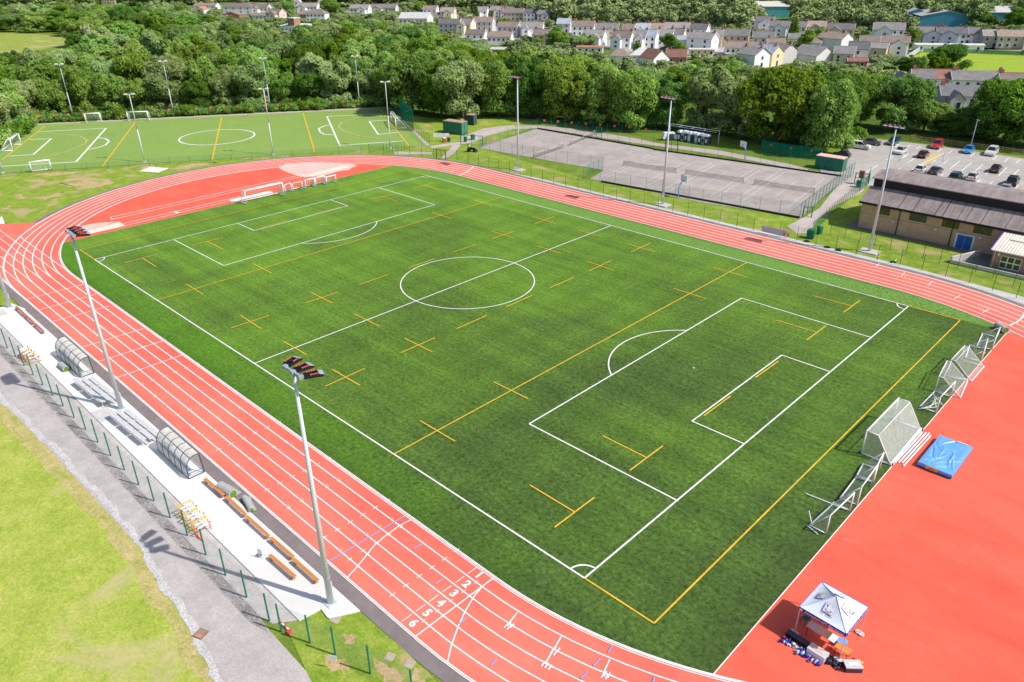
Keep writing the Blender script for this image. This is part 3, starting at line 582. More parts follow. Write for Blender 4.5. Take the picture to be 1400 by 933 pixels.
# ================================================================== FLOODLIGHTS
def lamp_mesh():
    """one long black floodlight: local +Y is where it points, origin at its bracket"""
    mb = MB()
    prof = [(-.05, -.02), (1.2, -.1), (1.28, .0), (.9, .11), (.1, .13)]
    mb.prism(prof, -.34, .34, 0)
    mb.box((-.27, .5, .15), (.085, .72, .04), 0, 1); mb.box((.25, .66, .15), (.085, .62, .04), 0, 1)
    mb.box((.02, .45, .15), (.16, .3, .06), 0, 0)
    for i in range(5): mb.box((.02, .2+.16*i, .15), (.62, .03, .05), 0, 0)
    mb.add([(-.34, .98, .125), (.34, .98, .125), (.34, 1.31, .02), (-.34, 1.31, .02)], [[0, 1, 2, 3]], 2)
    mb.add([(-.34, 1.31, .0), (.34, 1.31, .0), (.34, 1.23, -.1), (-.34, 1.23, -.1)], [[0, 1, 2, 3]], 0)
    return mb
def flood_mast(x, y, z0, sgn, nl, label, fan, pad, h=18.0):
    t = empty('floodlight_mast', (x, y, z0), 0, label, 'floodlight', 'tall floodlight masts beside the running track')
    mb = MB(); mb.tube((0, 0, .05), (0, 0, .05+h), .23, .1, 14)
    p = mb.build('pole', M['steel'], t, True)
    MB().tube((0, 0, 2.4), (0, 0, 2.5), .24, .24, 14).build('collar', M['lampgrey'], p)
    mb = MB(); mb.box((0, 0, .04), (.75, .75, .08))
    for a in (-.28, .28):
        for b in (-.28, .28): mb.tube((a, b, .08), (a, b, .16), .03, .03, 6)
    mb.build('base_plate', M['steel'], t)
    mb = MB(); mb.box((.0, .2*sgn, 1.5), (.22, .12, .7)); mb.build('access_door', M['steel'], t)
    mb = MB(); mb.tube((0, 0, h), (0, 0, h+.35), .12, .12, 8); mb.bar((-.98, 0, h+.25), (.98, 0, h+.25), .14, .14)
    arm = mb.build('cross_arm', M['lampgrey'], t)
    L = lamp_mesh(); me = None; n = nl
    for i in range(n):
        u = (i-(n-1)/2)/max(1, (n-1)/2) if n > 1 else 0
        if me is None: o = L.build('floodlight', [M['black'], M['signred'], M['lampgrey']], t); me = o.data
        else: o = link('floodlight', me, t)
        o.scale = (.88, .86, 1); o.location = (u*.92, .12*sgn, h+.3-.02*i); o.rotation_euler = (0, 0, (0 if sgn > 0 else PI)-u*fan*sgn)
        mb = MB(); mb.box((0, 0, 0), (.3, .32, .2)); b = mb.build('driver_box', M['lampgrey'], o); b.location = (0, -.18, 0)
    if pad:
        s = empty('mast_footing', (x, y, -.05), R(random.uniform(-3, 3)), 'square concrete pad under the '+pad, 'concrete pad', 'concrete pads under the far masts')
        MB().box((0, 0, .05), (2.6, 2.0, .2)).build('pad', M['concrete'], s)
flood_mast(35.55, -46.05, .07, 1, 3, 'nearest tall grey floodlight mast with three black lamps, at the end of the concrete strip', .35, None, 18.1)
flood_mast(-1.0, -46.0, .07, 1, 4, 'grey floodlight mast standing between the two sets of grey spectator seats', .3, None)
flood_mast(-36.7, -46.1, .07, 1, 4, 'grey floodlight mast at the left picture edge beyond the red timber benches', .3, None)
flood_mast(-36.3, 48.0, .03, -1, 4, 'far floodlight mast between the running track and the left tennis courts', .2, 'far left floodlight mast')
flood_mast(-.4, 47.5, .03, -1, 4, 'far floodlight mast in front of the blue basketball post', .2, 'middle far floodlight mast')
flood_mast(35.5, 48.4, .03, -1, 4, 'far floodlight mast in front of the brick sports hall', .2, 'far floodlight mast by the sports hall')
# slim masts around the hockey carpet
def slim_mast(p, h, label, ang, double=True):
    t = empty('slim_floodlight', p, ang, label, 'floodlight', 'slim masts around the hockey carpet')
    mb = MB(); mb.tube((0, 0, 0), (0, 0, h*.5), .14, .11, 8); mb.tube((0, 0, h*.5), (0, 0, h), .11, .075, 8); mb.build('pole', M['steel'], t, True)
    MB().box((0, 0, .1), (.5, .5, .3)).build('base_box', M['steel'], t)
    MB().bar((-1.0, 0, h+.05), (1.0, 0, h+.05), .1).build('cross_arm', M['steel'], t)
    me = None
    for s in (-1, 1):
        if me is None:
            mb = MB(); mb.box((0, .2, 0), (.75, .6, .2), 0, 0, .85); o = mb.build('floodlight', M['concrete'], t); me = o.data
        else: o = link('floodlight', me, t)
        o.location = (s*.75, .1, h+.15); o.rotation_euler = (R(-25), 0, 0)
ha = math.atan2(64.2, 44.6)
sp = [((101, 163), 14.4, 'far left'), ((238, 158), 14.4, 'second from left'), ((370, 150), 14.1, 'third from left'), ((492, 146), 14, 'far right')]
for (px, h, w) in sp: slim_mast(gp(*px), h, 'slim floodlight at the trees, '+w+' of the hockey carpet', ha+PI)
for (px, h, w) in [((4, 237), 12.9, 'at the left edge'), ((198, 222), 14.2, 'by the white slab'), ((374, 212), 14.2, 'above the long jump sand'), ((534, 203), 14.6, 'by the goal at the right end')]:
    slim_mast(gp(*px), h, 'slim floodlight on the near side of the carpet, '+w, ha)
t = empty('slim_floodlight', gp(1326, 204), R(-40), 'slim grey lamp post behind the blue parked car', 'lamp post')
mb = MB(); mb.tube((0, 0, 0), (0, 0, 6.3), .1, .07, 8); mb.build('pole', M['steel'], t); MB().box((.2, 0, 6.35), (.8, .25, .14)).build('lamp_head', M['lampgrey'], t)
t = empty('sign_post', gp(1286, 232), 0, 'thin grey post standing beside the hatched walkway in the car park', 'post')
mb = MB(); mb.tube((0, 0, 0), (0, 0, 3.6), .05, .04, 6); mb.box((0, 0, .08), (.3, .3, .16)); mb.build('pole', M['steel'], t)

# ================================================================== GOALS
def goal(p, rz, w, h, db, dt, label, grp, r=.06, netm='net', backbar=.07, cat='goal', drop=0):
    """mouth along local X at y=0, net behind towards +Y"""
    t = empty('football_goal', p, rz, label, cat, grp)
    a = w/2
    mb = MB(); mb.tube((-a, 0, r), (-a, 0, h), r, r, 8); mb.build('post', M['wpaint'], t, True)
    mb = MB(); mb.tube((a, 0, r), (a, 0, h), r, r, 8); mb.build('post', M['wpaint'], t, True)
    mb = MB(); mb.tube((-a-r, 0, h), (a+r, 0, h), r, r, 8); mb.build('crossbar', M['wpaint'], t, True)
    mb = MB()
    for s in (-a, a):
        mb.tube((s, 0, r), (s, db, r), r*.9, r*.9, 6)
        if dt > 0: mb.tube((s, 0, h), (s, dt, h), r*.6, r*.6, 6); mb.tube((s, dt, h), (s, db, r), r*.7, r*.7, 6)
        else: mb.tube((s, 0, h), (s, db, r), r*.6, r*.6, 6)
    mb.tube((-a-r, db, backbar), (a+r, db, backbar), backbar, backbar, 8)
    if dt > 0: mb.tube((-a, dt, h), (a, dt, h), r*.55, r*.55, 6)
    mb.build('base_frame', M['wpaint'], t, True)
    mb = MB(); e = .02; k = 8; dt_ = max(dt, .02)
    if dt > 0: mb.quad((-a, 0, h-e), (a, 0, h-e), (a, dt, h-e), (-a, dt, h-e))
    vs = []
    for i in range(k+1):
        f = i/k; sag = .12*math.sin(PI*f)*min(1, h/2)
        for x in (-a, 0, a): vs.append((x, dt_+(db-dt_)*f-(sag if x == 0 else 0), h-(h-r)*f-(sag if x == 0 else 0)))
    mb.add(vs, [[3*i+j, 3*i+j+1, 3*i+j+4, 3*i+j+3] for i in range(k) for j in (0, 1)])
    for s in (-a+e, a-e): mb.add([(s, 0, r), (s, 0, h), (s, dt_, h), (s, db, r)], [[0, 1, 2, 3]])
    mb.build('net', M[netm], t)
    return t
g = goal((55.05, .35, .01), R(-90), 7.5, 2.44, 2.5, 1.0, 'full size white goal with a dense net, beside the blue landing mat', None, .075, 'netdense', .14)
for s, y in ((-1, -.1), (1, -.1), (-1, 2.6), (1, 2.6)):
    mb = MB(); mb.tube((s*3.7-.06, y, .12), (s*3.7+.06, y, .12), .13, .13, 10); mb.build('wheel', M['navy'], g)
GA = 'white goals stored beside the right-hand red apron'
def pg(bpx0, bpx1, h, depth, flip, label, dt=0, r=.06):
    """post bases at the two pixels"""
    a, b = gp(*bpx0), gp(*bpx1); c = (a+b)/2; d = b-a; rz = math.atan2(d.y, d.x)
    o = goal((c.x, c.y, .01), rz+(PI if flip else 0), d.length, h, depth, dt, label, GA, r)
    return o
pg((1129, 731), (1161.6, 699.5), 1.85, 1.35, False, 'small white goal nearest the marquee, fallen bars beside it')
pg((1171.5, 691.5), (1194, 660), 1.85, 1.35, False, 'second small white goal from the marquee, overlapping its neighbour')
pg((1193, 661), (1202, 643), 1.8, 1.35, False, 'third small white goal, touching the full size goal')
pg((1279.5, 565), (1299.5, 543.5), 1.8, 1.5, False, 'small white goal full of loose poles beside the full size goal')
pg((1278, 535), (1289, 513), 1.7, 2.3, True, 'medium white goal turned round, just past the pole-filled small goal', .4, .05)
pg((1295, 512), (1313, 492.5), 1.75, 2.3, True, 'medium white goal turned round, beyond the other medium goal', .4, .05)
pg((1341, 495), (1346, 478), 1.3, 1.5, False, 'small white goal with an orange cone inside, on the apron edge')
pg((1356, 479), (1363, 462), 1.3, 1.5, False, 'farthest small white goal, next to the grey turf roll')
GB = 'white goals on the left-hand red apron'
def lg(b0, b1, h, depth, label, r=.06, dt=.5, netm='net'):
    a, b = gp(*b0), gp(*b1); c = (a+b)/2; d = b-a
    return goal((c.x, c.y, .02), math.atan2(d.y, d.x), d.length, h, depth, dt, label, GB, r, netm, .1)
lg((337.4, 280), (388.4, 268), 2.44, 2.2, 'full size white goal on the left-hand apron', .09, .7)
lg((390.5, 265.2), (399, 262.5), 1.7, 1.4, 'small white goal right beside the left-hand full size goal', .06, 0)
lg((401.5, 262.4), (414, 259.5), 1.6, 1.4, 'second small white goal along the left-hand apron', .06, 0)
lg((418.5, 258.8), (431, 256), 1.7, 1.5, 'middle small white goal along the left-hand apron, with a grey net bag', .08, .3, 'netdense')
lg((432.5, 255.4), (445, 252.6), 1.7, 1.5, 'fourth small white goal along the left-hand apron', .08, .3, 'netdense')
lg((447, 253), (459.5, 250), 1.5, 1.5, 'last small white goal, nearest the long jump sand', .08, .3, 'netdense')
def bundle(name, label, pts, r, n, mat, gap, z=.05):
    t = empty(name, ((pts[0]+pts[1])/2)+Vector((0, 0, z)), 0, label, 'poles'); c = (pts[0]+pts[1])/2; d = (pts[1]-pts[0]).normalized(); nn = Vector((-d.y, d.x, 0))
    for i in range(n):
        o = nn*gap*(i-(n-1)/2); s = d*random.uniform(-.4, .4)
        MB().tube(pts[0]-c+o+s, pts[1]-c+o+s, r, r, 8).build('pole', mat, t)
bundle('spare_poles', 'four white metal poles lying beside the full size goal', gpl((1231, 634), (1268, 593)), .07, 4, M['wpaint'], .24, .09)
bundle('spare_poles', 'bundle of white poles lying across the back of the left-hand full size goal', gpl((318, 275.5), (371, 263.5)), .12, 4, M['wpaint'], .3, .13)
for a, b, l in (((1101.5, 676), (1161, 699.5), 'long white bar lying across the turf behind the nearest small goal'), ((1103, 719.5), (1117.5, 731.5), 'short white bar lying on the turf below the nearest small goal')):
    p, q = gpl(a, b); c = (p+q)/2; o = empty('loose_bar', c+Vector((0, 0, .07)), 0, l, 'bar'); MB().tube(p-c, q-c, .05, .05, 6).build('bar', M['wpaint'], o)
p = gp(1110, 718); o = empty('loose_bar', p+Vector((0, 0, .02)), 0, 'short white bar propped up at the corner of the nearest small goal', 'bar'); MB().tube((0, 0, 0), (-.55, .3, .9), .045, .045, 6).build('bar', M['wpaint'], o)
for i in range(5):
    a = gp(1268+i*3, 560-i*2); o = empty('loose_bar', a+Vector((0, 0, .06+.08*i)), R(40+25*i), ['thin white pole on top in the pole-filled goal', 'white pole leaning left in the pole-filled goal', 'white pole lying across the pole-filled goal', 'short white pole inside the pole-filled goal', 'lowest white pole inside the pole-filled goal'][i], 'bar', 'loose poles in the small goal')
    MB().tube((-.9, 0, 0), (.9, 0, .25), .04, .04, 6).build('bar', M['wpaint'], o)
o = empty('traffic_cone', gp(1344, 483)+Vector((0, 0, .02)), 0, 'orange cone inside the small goal near the far corner of the apron', 'cone')
MB().tube((0, 0, .04), (0, 0, .5), .16, .03, 10).build('cone', M['signred'], o); MB().box((0, 0, .02), (.45, .45, .04)).build('base', M['signred'], o)
# hockey carpet goals
GH = 'white goals around the hockey carpet'
def hg(b0, b1, h, depth, label, flip=False, dt=.6):
    a, b = gp(*b0), gp(*b1); c = (a+b)/2; d = b-a
    return goal((c.x, c.y, 0), math.atan2(d.y, d.x)+(PI if flip else 0), d.length, h, depth, dt, label, GH, .11, 'net', .1)
hg((18, 206.5), (29.5, 198), 2.6, 2.6, 'white goal with a net at the left end of the hockey carpet')
hg((535, 167), (541.5, 176.5), 2.6, 2.6, 'white goal with a net at the right end of the hockey carpet')
hg((118, 168.3), (138.5, 167.3), 2.4, 1.2, 'white goal at the far edge of the hockey carpet, green boards below')
hg((176, 166), (203.5, 165), 2.4, 1.8, 'broad white goal at the far edge, behind a slim floodlight')
hg((44, 236), (71, 232.5), 2.1, .8, 'white goal frame on the near edge of the hockey carpet')

# ================================================================== TURF ROLLS, MAT
def roll(p, rz, L, rad, label, endm='rollgreen'):
    t = empty('turf_roll', p, rz, label, 'turf roll', 'rolled pieces of artificial turf')
    mb = MB(); n = 20; prof = [(rad*math.cos(2*PI*i/n)*1.12, rad+rad*.92*math.sin(2*PI*i/n)) for i in range(n)]
    mb.prism(prof, -L/2, L/2); mb.build('roll', M['turfroll'], t)
    mb = MB()
    for s in (-1, 1): mb.tube((s*L/2, 0, rad*.96), (s*(L/2+.012), 0, rad*.96), rad*.86, rad*.86, 16)
    mb.build('rolled_end', M[endm], t)
    mb = MB(); mb.add([(-L/2, rad*.6, .01), (L/2, rad*.6, .01), (L/2, rad*2.1, .02), (-L/2, rad*2.0, .06)], [[0, 1, 2, 3]]); mb.build('loose_flap', M['turfroll'], t)
    return t
a, b = gpl((1361, 447.5), (1375, 457)); roll((a+b)/2+Vector((0, 0, .012)), math.atan2((b-a).y, (b-a).x), 1.5, .4, 'grey turf roll at the far corner of the red apron')
a, b = gpl((308, 666), (323, 680)); roll((a.x*.5+b.x*.5, -45.15, .075), R(6), 1.9, .36, 'thick grey turf roll behind the timber benches')
a, b = gpl((318, 686), (344, 700)); t = roll((a.x*.5+b.x*.5+.3, -44.75, .075), R(-12), 2.0, .2, 'flattened grey turf roll with a spread flap behind the benches')
mb = MB(); mb.add([(-1.2, -.1, .05), (.9, -.2, .22), (1.0, .1, .2), (-.9, .5, .03), (-1.35, .2, .02)], [[0, 1, 2, 3, 4]]); mb.build('loose_sheet', M['turfroll'], t)
roll(gp(89, 505)+Vector((-.0, -.1, .075)), R(2), 1.7, .3, 'grey turf roll lying behind the left dugout')

t = empty('landing_mat', (60.65, .85, .012), 0, 'blue padded high jump landing mat on the red apron', 'landing mat')
# sagging cover: grid top with creases
FOLDS = [(random.uniform(-1.2, 1.2), random.uniform(-2.4, 2.4), R(random.choice((60, 68, 75, 110, 122))+random.uniform(-9, 9)), random.uniform(.05, .1), random.uniform(1.0, 2.2), random.uniform(.06, .12)*random.choice((1, 1, -.9))) for _ in range(12)]
nx, ny = 44, 88; vs = []; w, d = 2.75, 5.6
for j in range(ny+1):
    for i in range(nx+1):
        x = -w/2+w*i/nx; y = -d/2+d*j/ny
        ex = min(1, (1-abs(2*i/nx-1))*5); ey = min(1, (1-abs(2*j/ny-1))*8)
        z = .55-.06*(1-ex*ey)
        for (ax_, ay_, an_, wd_, ln_, am_) in FOLDS:
            du = (x-ax_)*math.cos(an_)+(y-ay_)*math.sin(an_); dv = -(x-ax_)*math.sin(an_)+(y-ay_)*math.cos(an_)+.12*math.sin(du*2.2)
            z += am_*ex*ey*math.exp(-(dv/wd_)**2)*max(0, 1-(du/ln_)**2)
        z -= .16*math.exp(-((x-.9)**2+(y+1.9)**2)/.7)+.05*math.exp(-((x+.7)**2+(y-1.2)**2)/.9)
        vs.append((x, y, z))
mb = MB(); mb.add(vs, [[j*(nx+1)+i, j*(nx+1)+i+1, (j+1)*(nx+1)+i+1, (j+1)*(nx+1)+i] for j in range(ny) for i in range(nx)])
rim = [i for i in range(nx+1)]+[j*(nx+1)+nx for j in range(1, ny+1)]+[ny*(nx+1)+i for i in range(nx-1, -1, -1)]+[j*(nx+1) for j in range(ny-1, 0, -1)]
rv = [vs[i] for i in rim]; n = len(rv)
mb.add([(x, y, z) for x, y, z in rv]+[(x*1.01, y*1.005, .2) for x, y, z in rv], [[i, (i+1) % n, n+(i+1) % n, n+i] for i in range(n)])
mb.build('cover', M['matblue'], t, True)
MB().box((0, 0, .14), (2.72, 5.56, .27)).build('mattress', M['matnavy'], t)
mb = MB(); mb.box((-.25, -2.83, .3), (.95, .03, .28), 0, 0); mb.box((-.25, -2.846, .3), (.5, .012, .06), 0, 1); mb.build('label_panel', [M['yellow'], M['black']], t)
mb = MB(); mb.box((.55, 2.66, .57), (.9, .14, .012)); mb.build('strap', M['cream'], t)

# ================================================================== SIDELINE: dugouts, seats, benches, hurdles
def dugout(x0, x1, label, seatmat):
    t = empty('team_shelter', ((x0+x1)/2, -45.75, .07), 0, label, 'dugout', 'arched team shelters on the concrete strip')
    L = (x1-x0)/2; n = 6
    arc_ = [(-.75, .05), (-.78, .7), (-.74, 1.2), (-.58, 1.65), (-.3, 1.95), (.05, 2.08), (.5, 2.06)]
    for i in range(n):
        x = -L+2*L*i/(n-1); mb = MB(); mb.path([(x, y, z) for y, z in arc_], .036, 6)
        if i in (0, n-1): mb.path([(x, .5, 2.06), (x, .62, .05), (x, -.75, .05)], .05, 6); mb.path([(x, -.76, .5), (x, .58, .5)], .022, 6)
        mb.build('arch', M['darkframe'], t)
    mb = MB()
    for y, z in (arc_[0], arc_[2], arc_[4], arc_[6], (.62, .05)): mb.tube((-L, y, z), (L, y, z), .024, .024, 6)
    mb.build('rail', M['darkframe'], t)
    mb = MB(); vs = [(x, y, z) for x in (-L, L) for y, z in arc_]; k = len(arc_)
    mb.add(vs, [[i, i+1, k+i+1, k+i] for i in range(k-1)])
    mb.build('roof_panel', M['poly'], t, True)
    mb = MB()
    for s in (-L, L): mb.add([(s, y, z) for y, z in arc_]+[(s, .62, .05)], [list(range(k+1))])
    mb.build('end_panel', M['gmesh'], t)
    mb = MB(); mb.box((0, -.4, .45), (2*L-.2, .35, .06)); mb.build('bench', M['lead'], t)
    for i in range(int(2*L/.55)):
        mb = MB(); mb.box((0, -.4, .5), (.42, .38, .05)); mb.box((0, -.58, .72), (.42, .05, .4)); o = mb.build('seat', M[seatmat], t); o.location.x = -L+.4+.55*i
    return t
dugout(-17.6, -10.6, 'left arched clear-roofed dugout with green seats', 'gpost')
dugout(8.9, 14.9, 'arched clear-roofed dugout nearer the camera, blue seats inside', 'matnavy')
def seating(x0, x1, label):
    t = empty('spectator_seating', ((x0+x1)/2, -46.5, .07), R(2.5), label, 'seating', 'tiered grey seats on the concrete strip')
    L = (x1-x0)/2
    for i in range(3):
        cx = -L+(i+.5)*2*L/3; w = 2*L/3-.18
        for j, (y, z) in enumerate(((.75, .3), (.05, .5), (-.68, .72))):
            mb = MB(); mb.box((cx, y, z), (w, .47, .05)); mb.build('seat_plank', M['lead'], t)
            mb = MB()
            for s in (-w/2+.2, w/2-.2): mb.bar((cx+s, y-.1, 0), (cx+s, y-.1, z-.02), .05)
            mb.bar((cx-w/2+.2, y-.1, z-.05), (cx+w/2-.2, y-.1, z-.05), .05)
            mb.build('support', M['concrete'], t)
        mb = MB(); mb.bar((cx-w/2, -.42, .12), (cx+w/2, -.42, .12), .3, .05); mb.bar((cx-w/2, .33, .1), (cx+w/2, .33, .1), .3, .05); mb.build('foot_board', M['concrete'], t)
seating(-9.5, -2.3, 'tiered grey seats right next to the left dugout')
seating(-.1, 7.3, 'tiered grey seats beside the nearer dugout')
def bench(x0, x1, y, rz, label, grp, m_='orange'):
    t = empty('timber_bench', ((x0+x1)/2, y, .07), rz, label, 'bench', grp); L = (x1-x0)/2-.04
    for j in (-.07, .07): MB().box((0, j, .4), (2*L, .13, .07)).build('seat_plank', M[m_], t)
    for s in (-1, 1):
        mb = MB(); mb.box((s*(L-.25), 0, .18), (.14, .24, .36)); mb.build('leg', M['timber'], t)
BW = ['first orange timber bench after the nearer dugout, paler than the rest', 'second orange bench in the row past the dugout', 'middle orange bench of the long row of five', 'fourth orange bench in the long row', 'last orange bench of the row, beside the nearest floodlight mast']
for i, (a, b) in enumerate(((16.3, 19.6), (19.85, 23.2), (23.35, 26.8), (26.95, 30.15), (30.25, 33.5))): bench(a, b, -45.7+.06*(i % 2), R((.6, -.8, .5, .9, 0.3)[i]), BW[i], 'orange timber benches in the long row')
bench(28.6, 32.0, -46.65, R(1.6), 'single orange bench set in front of the long row', None)
for i, (a, b) in enumerate(((-35.4, -31.9), (-31.8, -28.4), (-28.2, -24.8))): bench(a, b, -45.7, 0, ['red-orange bench nearest the left floodlight mast', 'middle red-orange bench of the three at far left', 'red-orange bench nearest the left dugout'][i], 'three timber benches at the left end', 'redseat')
# plastic chair tipped beside the single bench
t = empty('plastic_chair', gp(360, 762)+Vector((0, 0, .07)), R(200), 'white plastic chair beside the single orange bench', 'chair')
mb = MB(); mb.box((0, 0, .44), (.45, .42, .04)); mb.build('seat', M['wpaint'], t)
mb = MB(); mb.box((0, .22, .68), (.44, .04, .45)); mb.build('backrest', M['wpaint'], t)
for a in (-.19, .19):
    for b in (-.17, .17): MB().bar((a, b, 0), (a, b, .43), .035).build('leg', M['wpaint'], t)
def hurdle(p, rz, mat1, mat2, label, grp, tilt=0):
    t = empty('training_hurdle', p, rz, label, 'hurdle', grp); t.rotation_euler.x = tilt
    for s in (-.55, .55):
        MB().bar((s, 0, .03), (s, .75, .03), .075).build('foot', M[mat1], t); MB().bar((s, .04, .03), (s, .04, .84), .045).build('upright', M[mat1], t)
    mb = MB(); mb.box((0, .04, .85), (1.25, .045, .1), 0, 1 if mat2 == 'yellow' else 0)
    for s in (-.54, .54): mb.box((s, .04, .85), (.16, .06, .11), 0, 1)
    mb.build('crossbar', [M['wpaint'], M[mat2]], t)
random.seed(3)
HL = ['frontmost', 'second', 'third', 'fourth', 'fifth', 'sixth', 'seventh', 'eighth', 'ninth', 'rearmost']
for i in range(9):
    x = 18.7+i*.46; hurdle((x, -48.55-.03*i+random.uniform(-.1, .1), .0), R(-90+random.uniform(-8, 8)), 'yellow' if i < 7 else 'red', ('yellow', 'gold', 'signred')[i % 3], HL[i]+' yellow and white hurdle counted from the dugout in the near stack', 'hurdles stacked at the near fence')
for i in range(7):
    x = -20.9+i*.5; hurdle((x, -48.9+random.uniform(-.1, .1), 0), R(-80+random.uniform(-25, 25)), ('red', 'yellow')[i > 3], ('red', 'signred', 'yellow')[i % 3], HL[i]+' red and yellow hurdle counted from the left in the jumbled far stack', 'hurdles jumbled at the far fence', R(random.uniform(-14, 14)))
t = empty('equipment_heap', gp(29, 489)+Vector((0, 0, 0)), 0, 'dark olive net bag among the jumbled red and yellow hurdles', 'bag')
mb = MB()
for i in range(5): mb.tube((-.4+.2*i, .1*math.sin(i*2), .0), (-.35+.2*i, .1*math.cos(i), .35+.12*math.sin(i*3)), .26, .1, 7)
mb.build('bag', M['timber'], t, True)
# red and white hose reel / barrier by the last slab corner
t = empty('barrier_post', gp(391, 859)+Vector((0, 0, .1)), R(2), 'fallen red and white plastic barrier post under the fence', 'barrier')
for i in range(4): MB().tube((-.7+.27*i, 0, 0), (-.45+.27*i, 0, 0), .07, .07, 10).build('band', M['red'] if i % 2 == 0 else M['wpaint'], t)
MB().tube((.5, -.08, -.08), (.5, -.08, .08), .2, .15, 12).build('foot', M['red'], t)
t = empty('drain_cover', gp(274, 867)+Vector((0, 0, .01)), R(20), 'rusty square drain grating set in the white stone edging', 'drain')
MB().box((0, 0, .0), (.75, .75, .05)).build('frame', M['brown'], t)
for i in range(6): MB().box((-.26+.105*i, 0, .035), (.06, .62, .03)).build('grate_bar', M['rust'], t)
for px, lab in (((459, 847), 'small dull concrete cover in the grass by the nearest mast'), ((533, 898), 'small concrete cover in the grass nearest the track'), ((560, 908), 'reddish concrete cover in the grass nearest the track')):
    o = empty('inspection_cover', gp(*px)+Vector((0, 0, 0)), R(20), lab, 'cover'); mb = MB(); mb.box((0, 0, -.01), (.6, .6, .04)); mb.box((0, 0, .015), (.42, .42, .02)); mb.build('slab', M['cover'], o)
o = empty('concrete_base', gp(210, 232.5)+Vector((0, 0, .0)), R(30), 'bare white concrete slab in the grass above the left bend', 'slab'); mb = MB(); mb.box((0, 0, 0), (4.4, 3.6, .12)); mb.box((0, 0, .07), (4.1, 3.3, .03)); mb.build('slab', M['slab'], o)

# ================================================================== MARQUEE AND KIT
t = empty('pop_up_marquee', (61.45, -24.95, .012), R(-2), 'white pop-up marquee with blue valance on the red apron', 'marquee'); H = 2.2; A = 1.55
mb = MB(); nseg = 8; vs = []
for (ax, ay), (bx, by) in (((-1, -1), (1, -1)), ((1, -1), (1, 1)), ((1, 1), (-1, 1)), ((-1, 1), (-1, -1))):
    o = len(vs)
    for j in range(nseg+1):
        f = j/nseg; z = H+.18+.95*(f**1.25); s = (1-f)
        for i in range(5):
            u = i/4; x = (ax+(bx-ax)*u)*A*s; y = (ay+(by-ay)*u)*A*s
            vs.append((x, y, z-.07*math.sin(PI*u)*math.sin(PI*f)))
    mb.add(vs[o:], [[j*5+i, j*5+i+1, (j+1)*5+i+1, (j+1)*5+i] for j in range(nseg) for i in range(4)])
canopy = mb.build('canopy', M['tent'], t, True)
mb = MB()
for s0, s1 in ((-1, -1), (1, -1), (1, 1), (-1, 1)): mb.path([(s0*A*(1-f), s1*A*(1-f), H+.195+.95*(f**1.25)) for f in (0, .25, .5, .75, 1)], .014, 5)
mb.build('seam', M['skyblue'], canopy)
for rz_, m_ in ((0, 'royal'), (PI/2, 'tent'), (PI, 'tent'), (-PI/2, 'tent')):
    mb = MB(); mb.box((0, -A, H+.05), (2*A+.01, .02, .27)); o = mb.build('valance', M[m_], t); o.rotation_euler.z = rz_
    mb = MB(); mb.box((0, -A-.012, H+.17), (2*A+.02, .02, .07)); e = mb.build('trim', M['royal'], o)
    if m_ == 'royal' or rz_ == PI/2:
        me = text_mesh('Ammanford AFC Mini Soccer', .235, .006); me.materials.clear(); me.materials.append(M['tent'] if m_ == 'royal' else M['royal'])
        w = max(v.co.x for v in me.vertices)-min(v.co.x for v in me.vertices)
        e = link('lettering', me, o, (.14, -A-.026, H+.035)); e.rotation_euler = (R(90), 0, 0); e.scale = (2.62/w, 1, 1)
        mb = MB(); mb.box((-A+.14, -A-.02, H+.03), (.2, .02, .18)); mb.build('crest', M['wpaint'] if m_ == 'royal' else M['royal'], o)
# printed crests on each roof face (generic shield: two yellow charges over blue and red)
for rz_ in (0, PI/2, PI, -PI/2):
    cr = MB(); P = lambda x, s: (x, -A*(1-s), H+.18+.95*(s**1.25)+.03)
    def q(x0, x1, s0, s1, mi, dz=0): cr.add([(a, b, c+dz) for a, b, c in (P(x0, s0), P(x1, s0), P(x1, s1), P(x0, s1))], [[0, 1, 2, 3]], mi)
    q(-.33, .33, .3, .66, 0); q(-.3, .3, .32, .64, 1, .004)
    q(-.24, -.1, .51, .61, 2, .008); q(.08, .22, .5, .6, 2, .008); q(-.2, -.14, .5, .58, 3, .012)
    q(-.27, -.1, .38, .48, 4, .008); q(.1, .27, .38, .48, 4, .008); q(-.1, .1, .36, .5, 5, .008)
    q(-.2, -.12, .39, .44, 3, .012); q(.12, .2, .39, .44, 3, .012); q(-.18, .18, .325, .37, 5, .012)
    q(-.36, -.1, .235, .26, 0, .004); q(.0, .36, .235, .26, 3, .004)
    o = cr.build('printed_crest', [M['purple'], M['tent'], M['gold'], M['navy'], M['skyblue'], M['pinkred']], canopy); o.rotation_euler.z = rz_
for sx in (-1, 1):
    for sy in (-1, 1):
        mb = MB(); mb.bar((sx*(A-.04), sy*(A-.04), 0), (sx*(A-.04), sy*(A-.04), H+.15), .04); mb.bar((sx*(A-.04), sy*(A-.04), .9), (sx*(A-.04), sy*(A-.04), 1.0), .06); l = mb.build('leg', M['steel'], t)
        mb = MB(); mb.tube((sx*(A-.04)-.12, sy*(A-.04), .04), (sx*(A-.04)-.12, sy*(A-.04), .1), .2, .2, 14); mb.tube((sx*(A-.04)+.1, sy*(A-.04)-.05, .03), (sx*(A-.04)+.1, sy*(A-.04)-.05, .12), .19, .19, 14); mb.build('weight', M['concrete'], l)
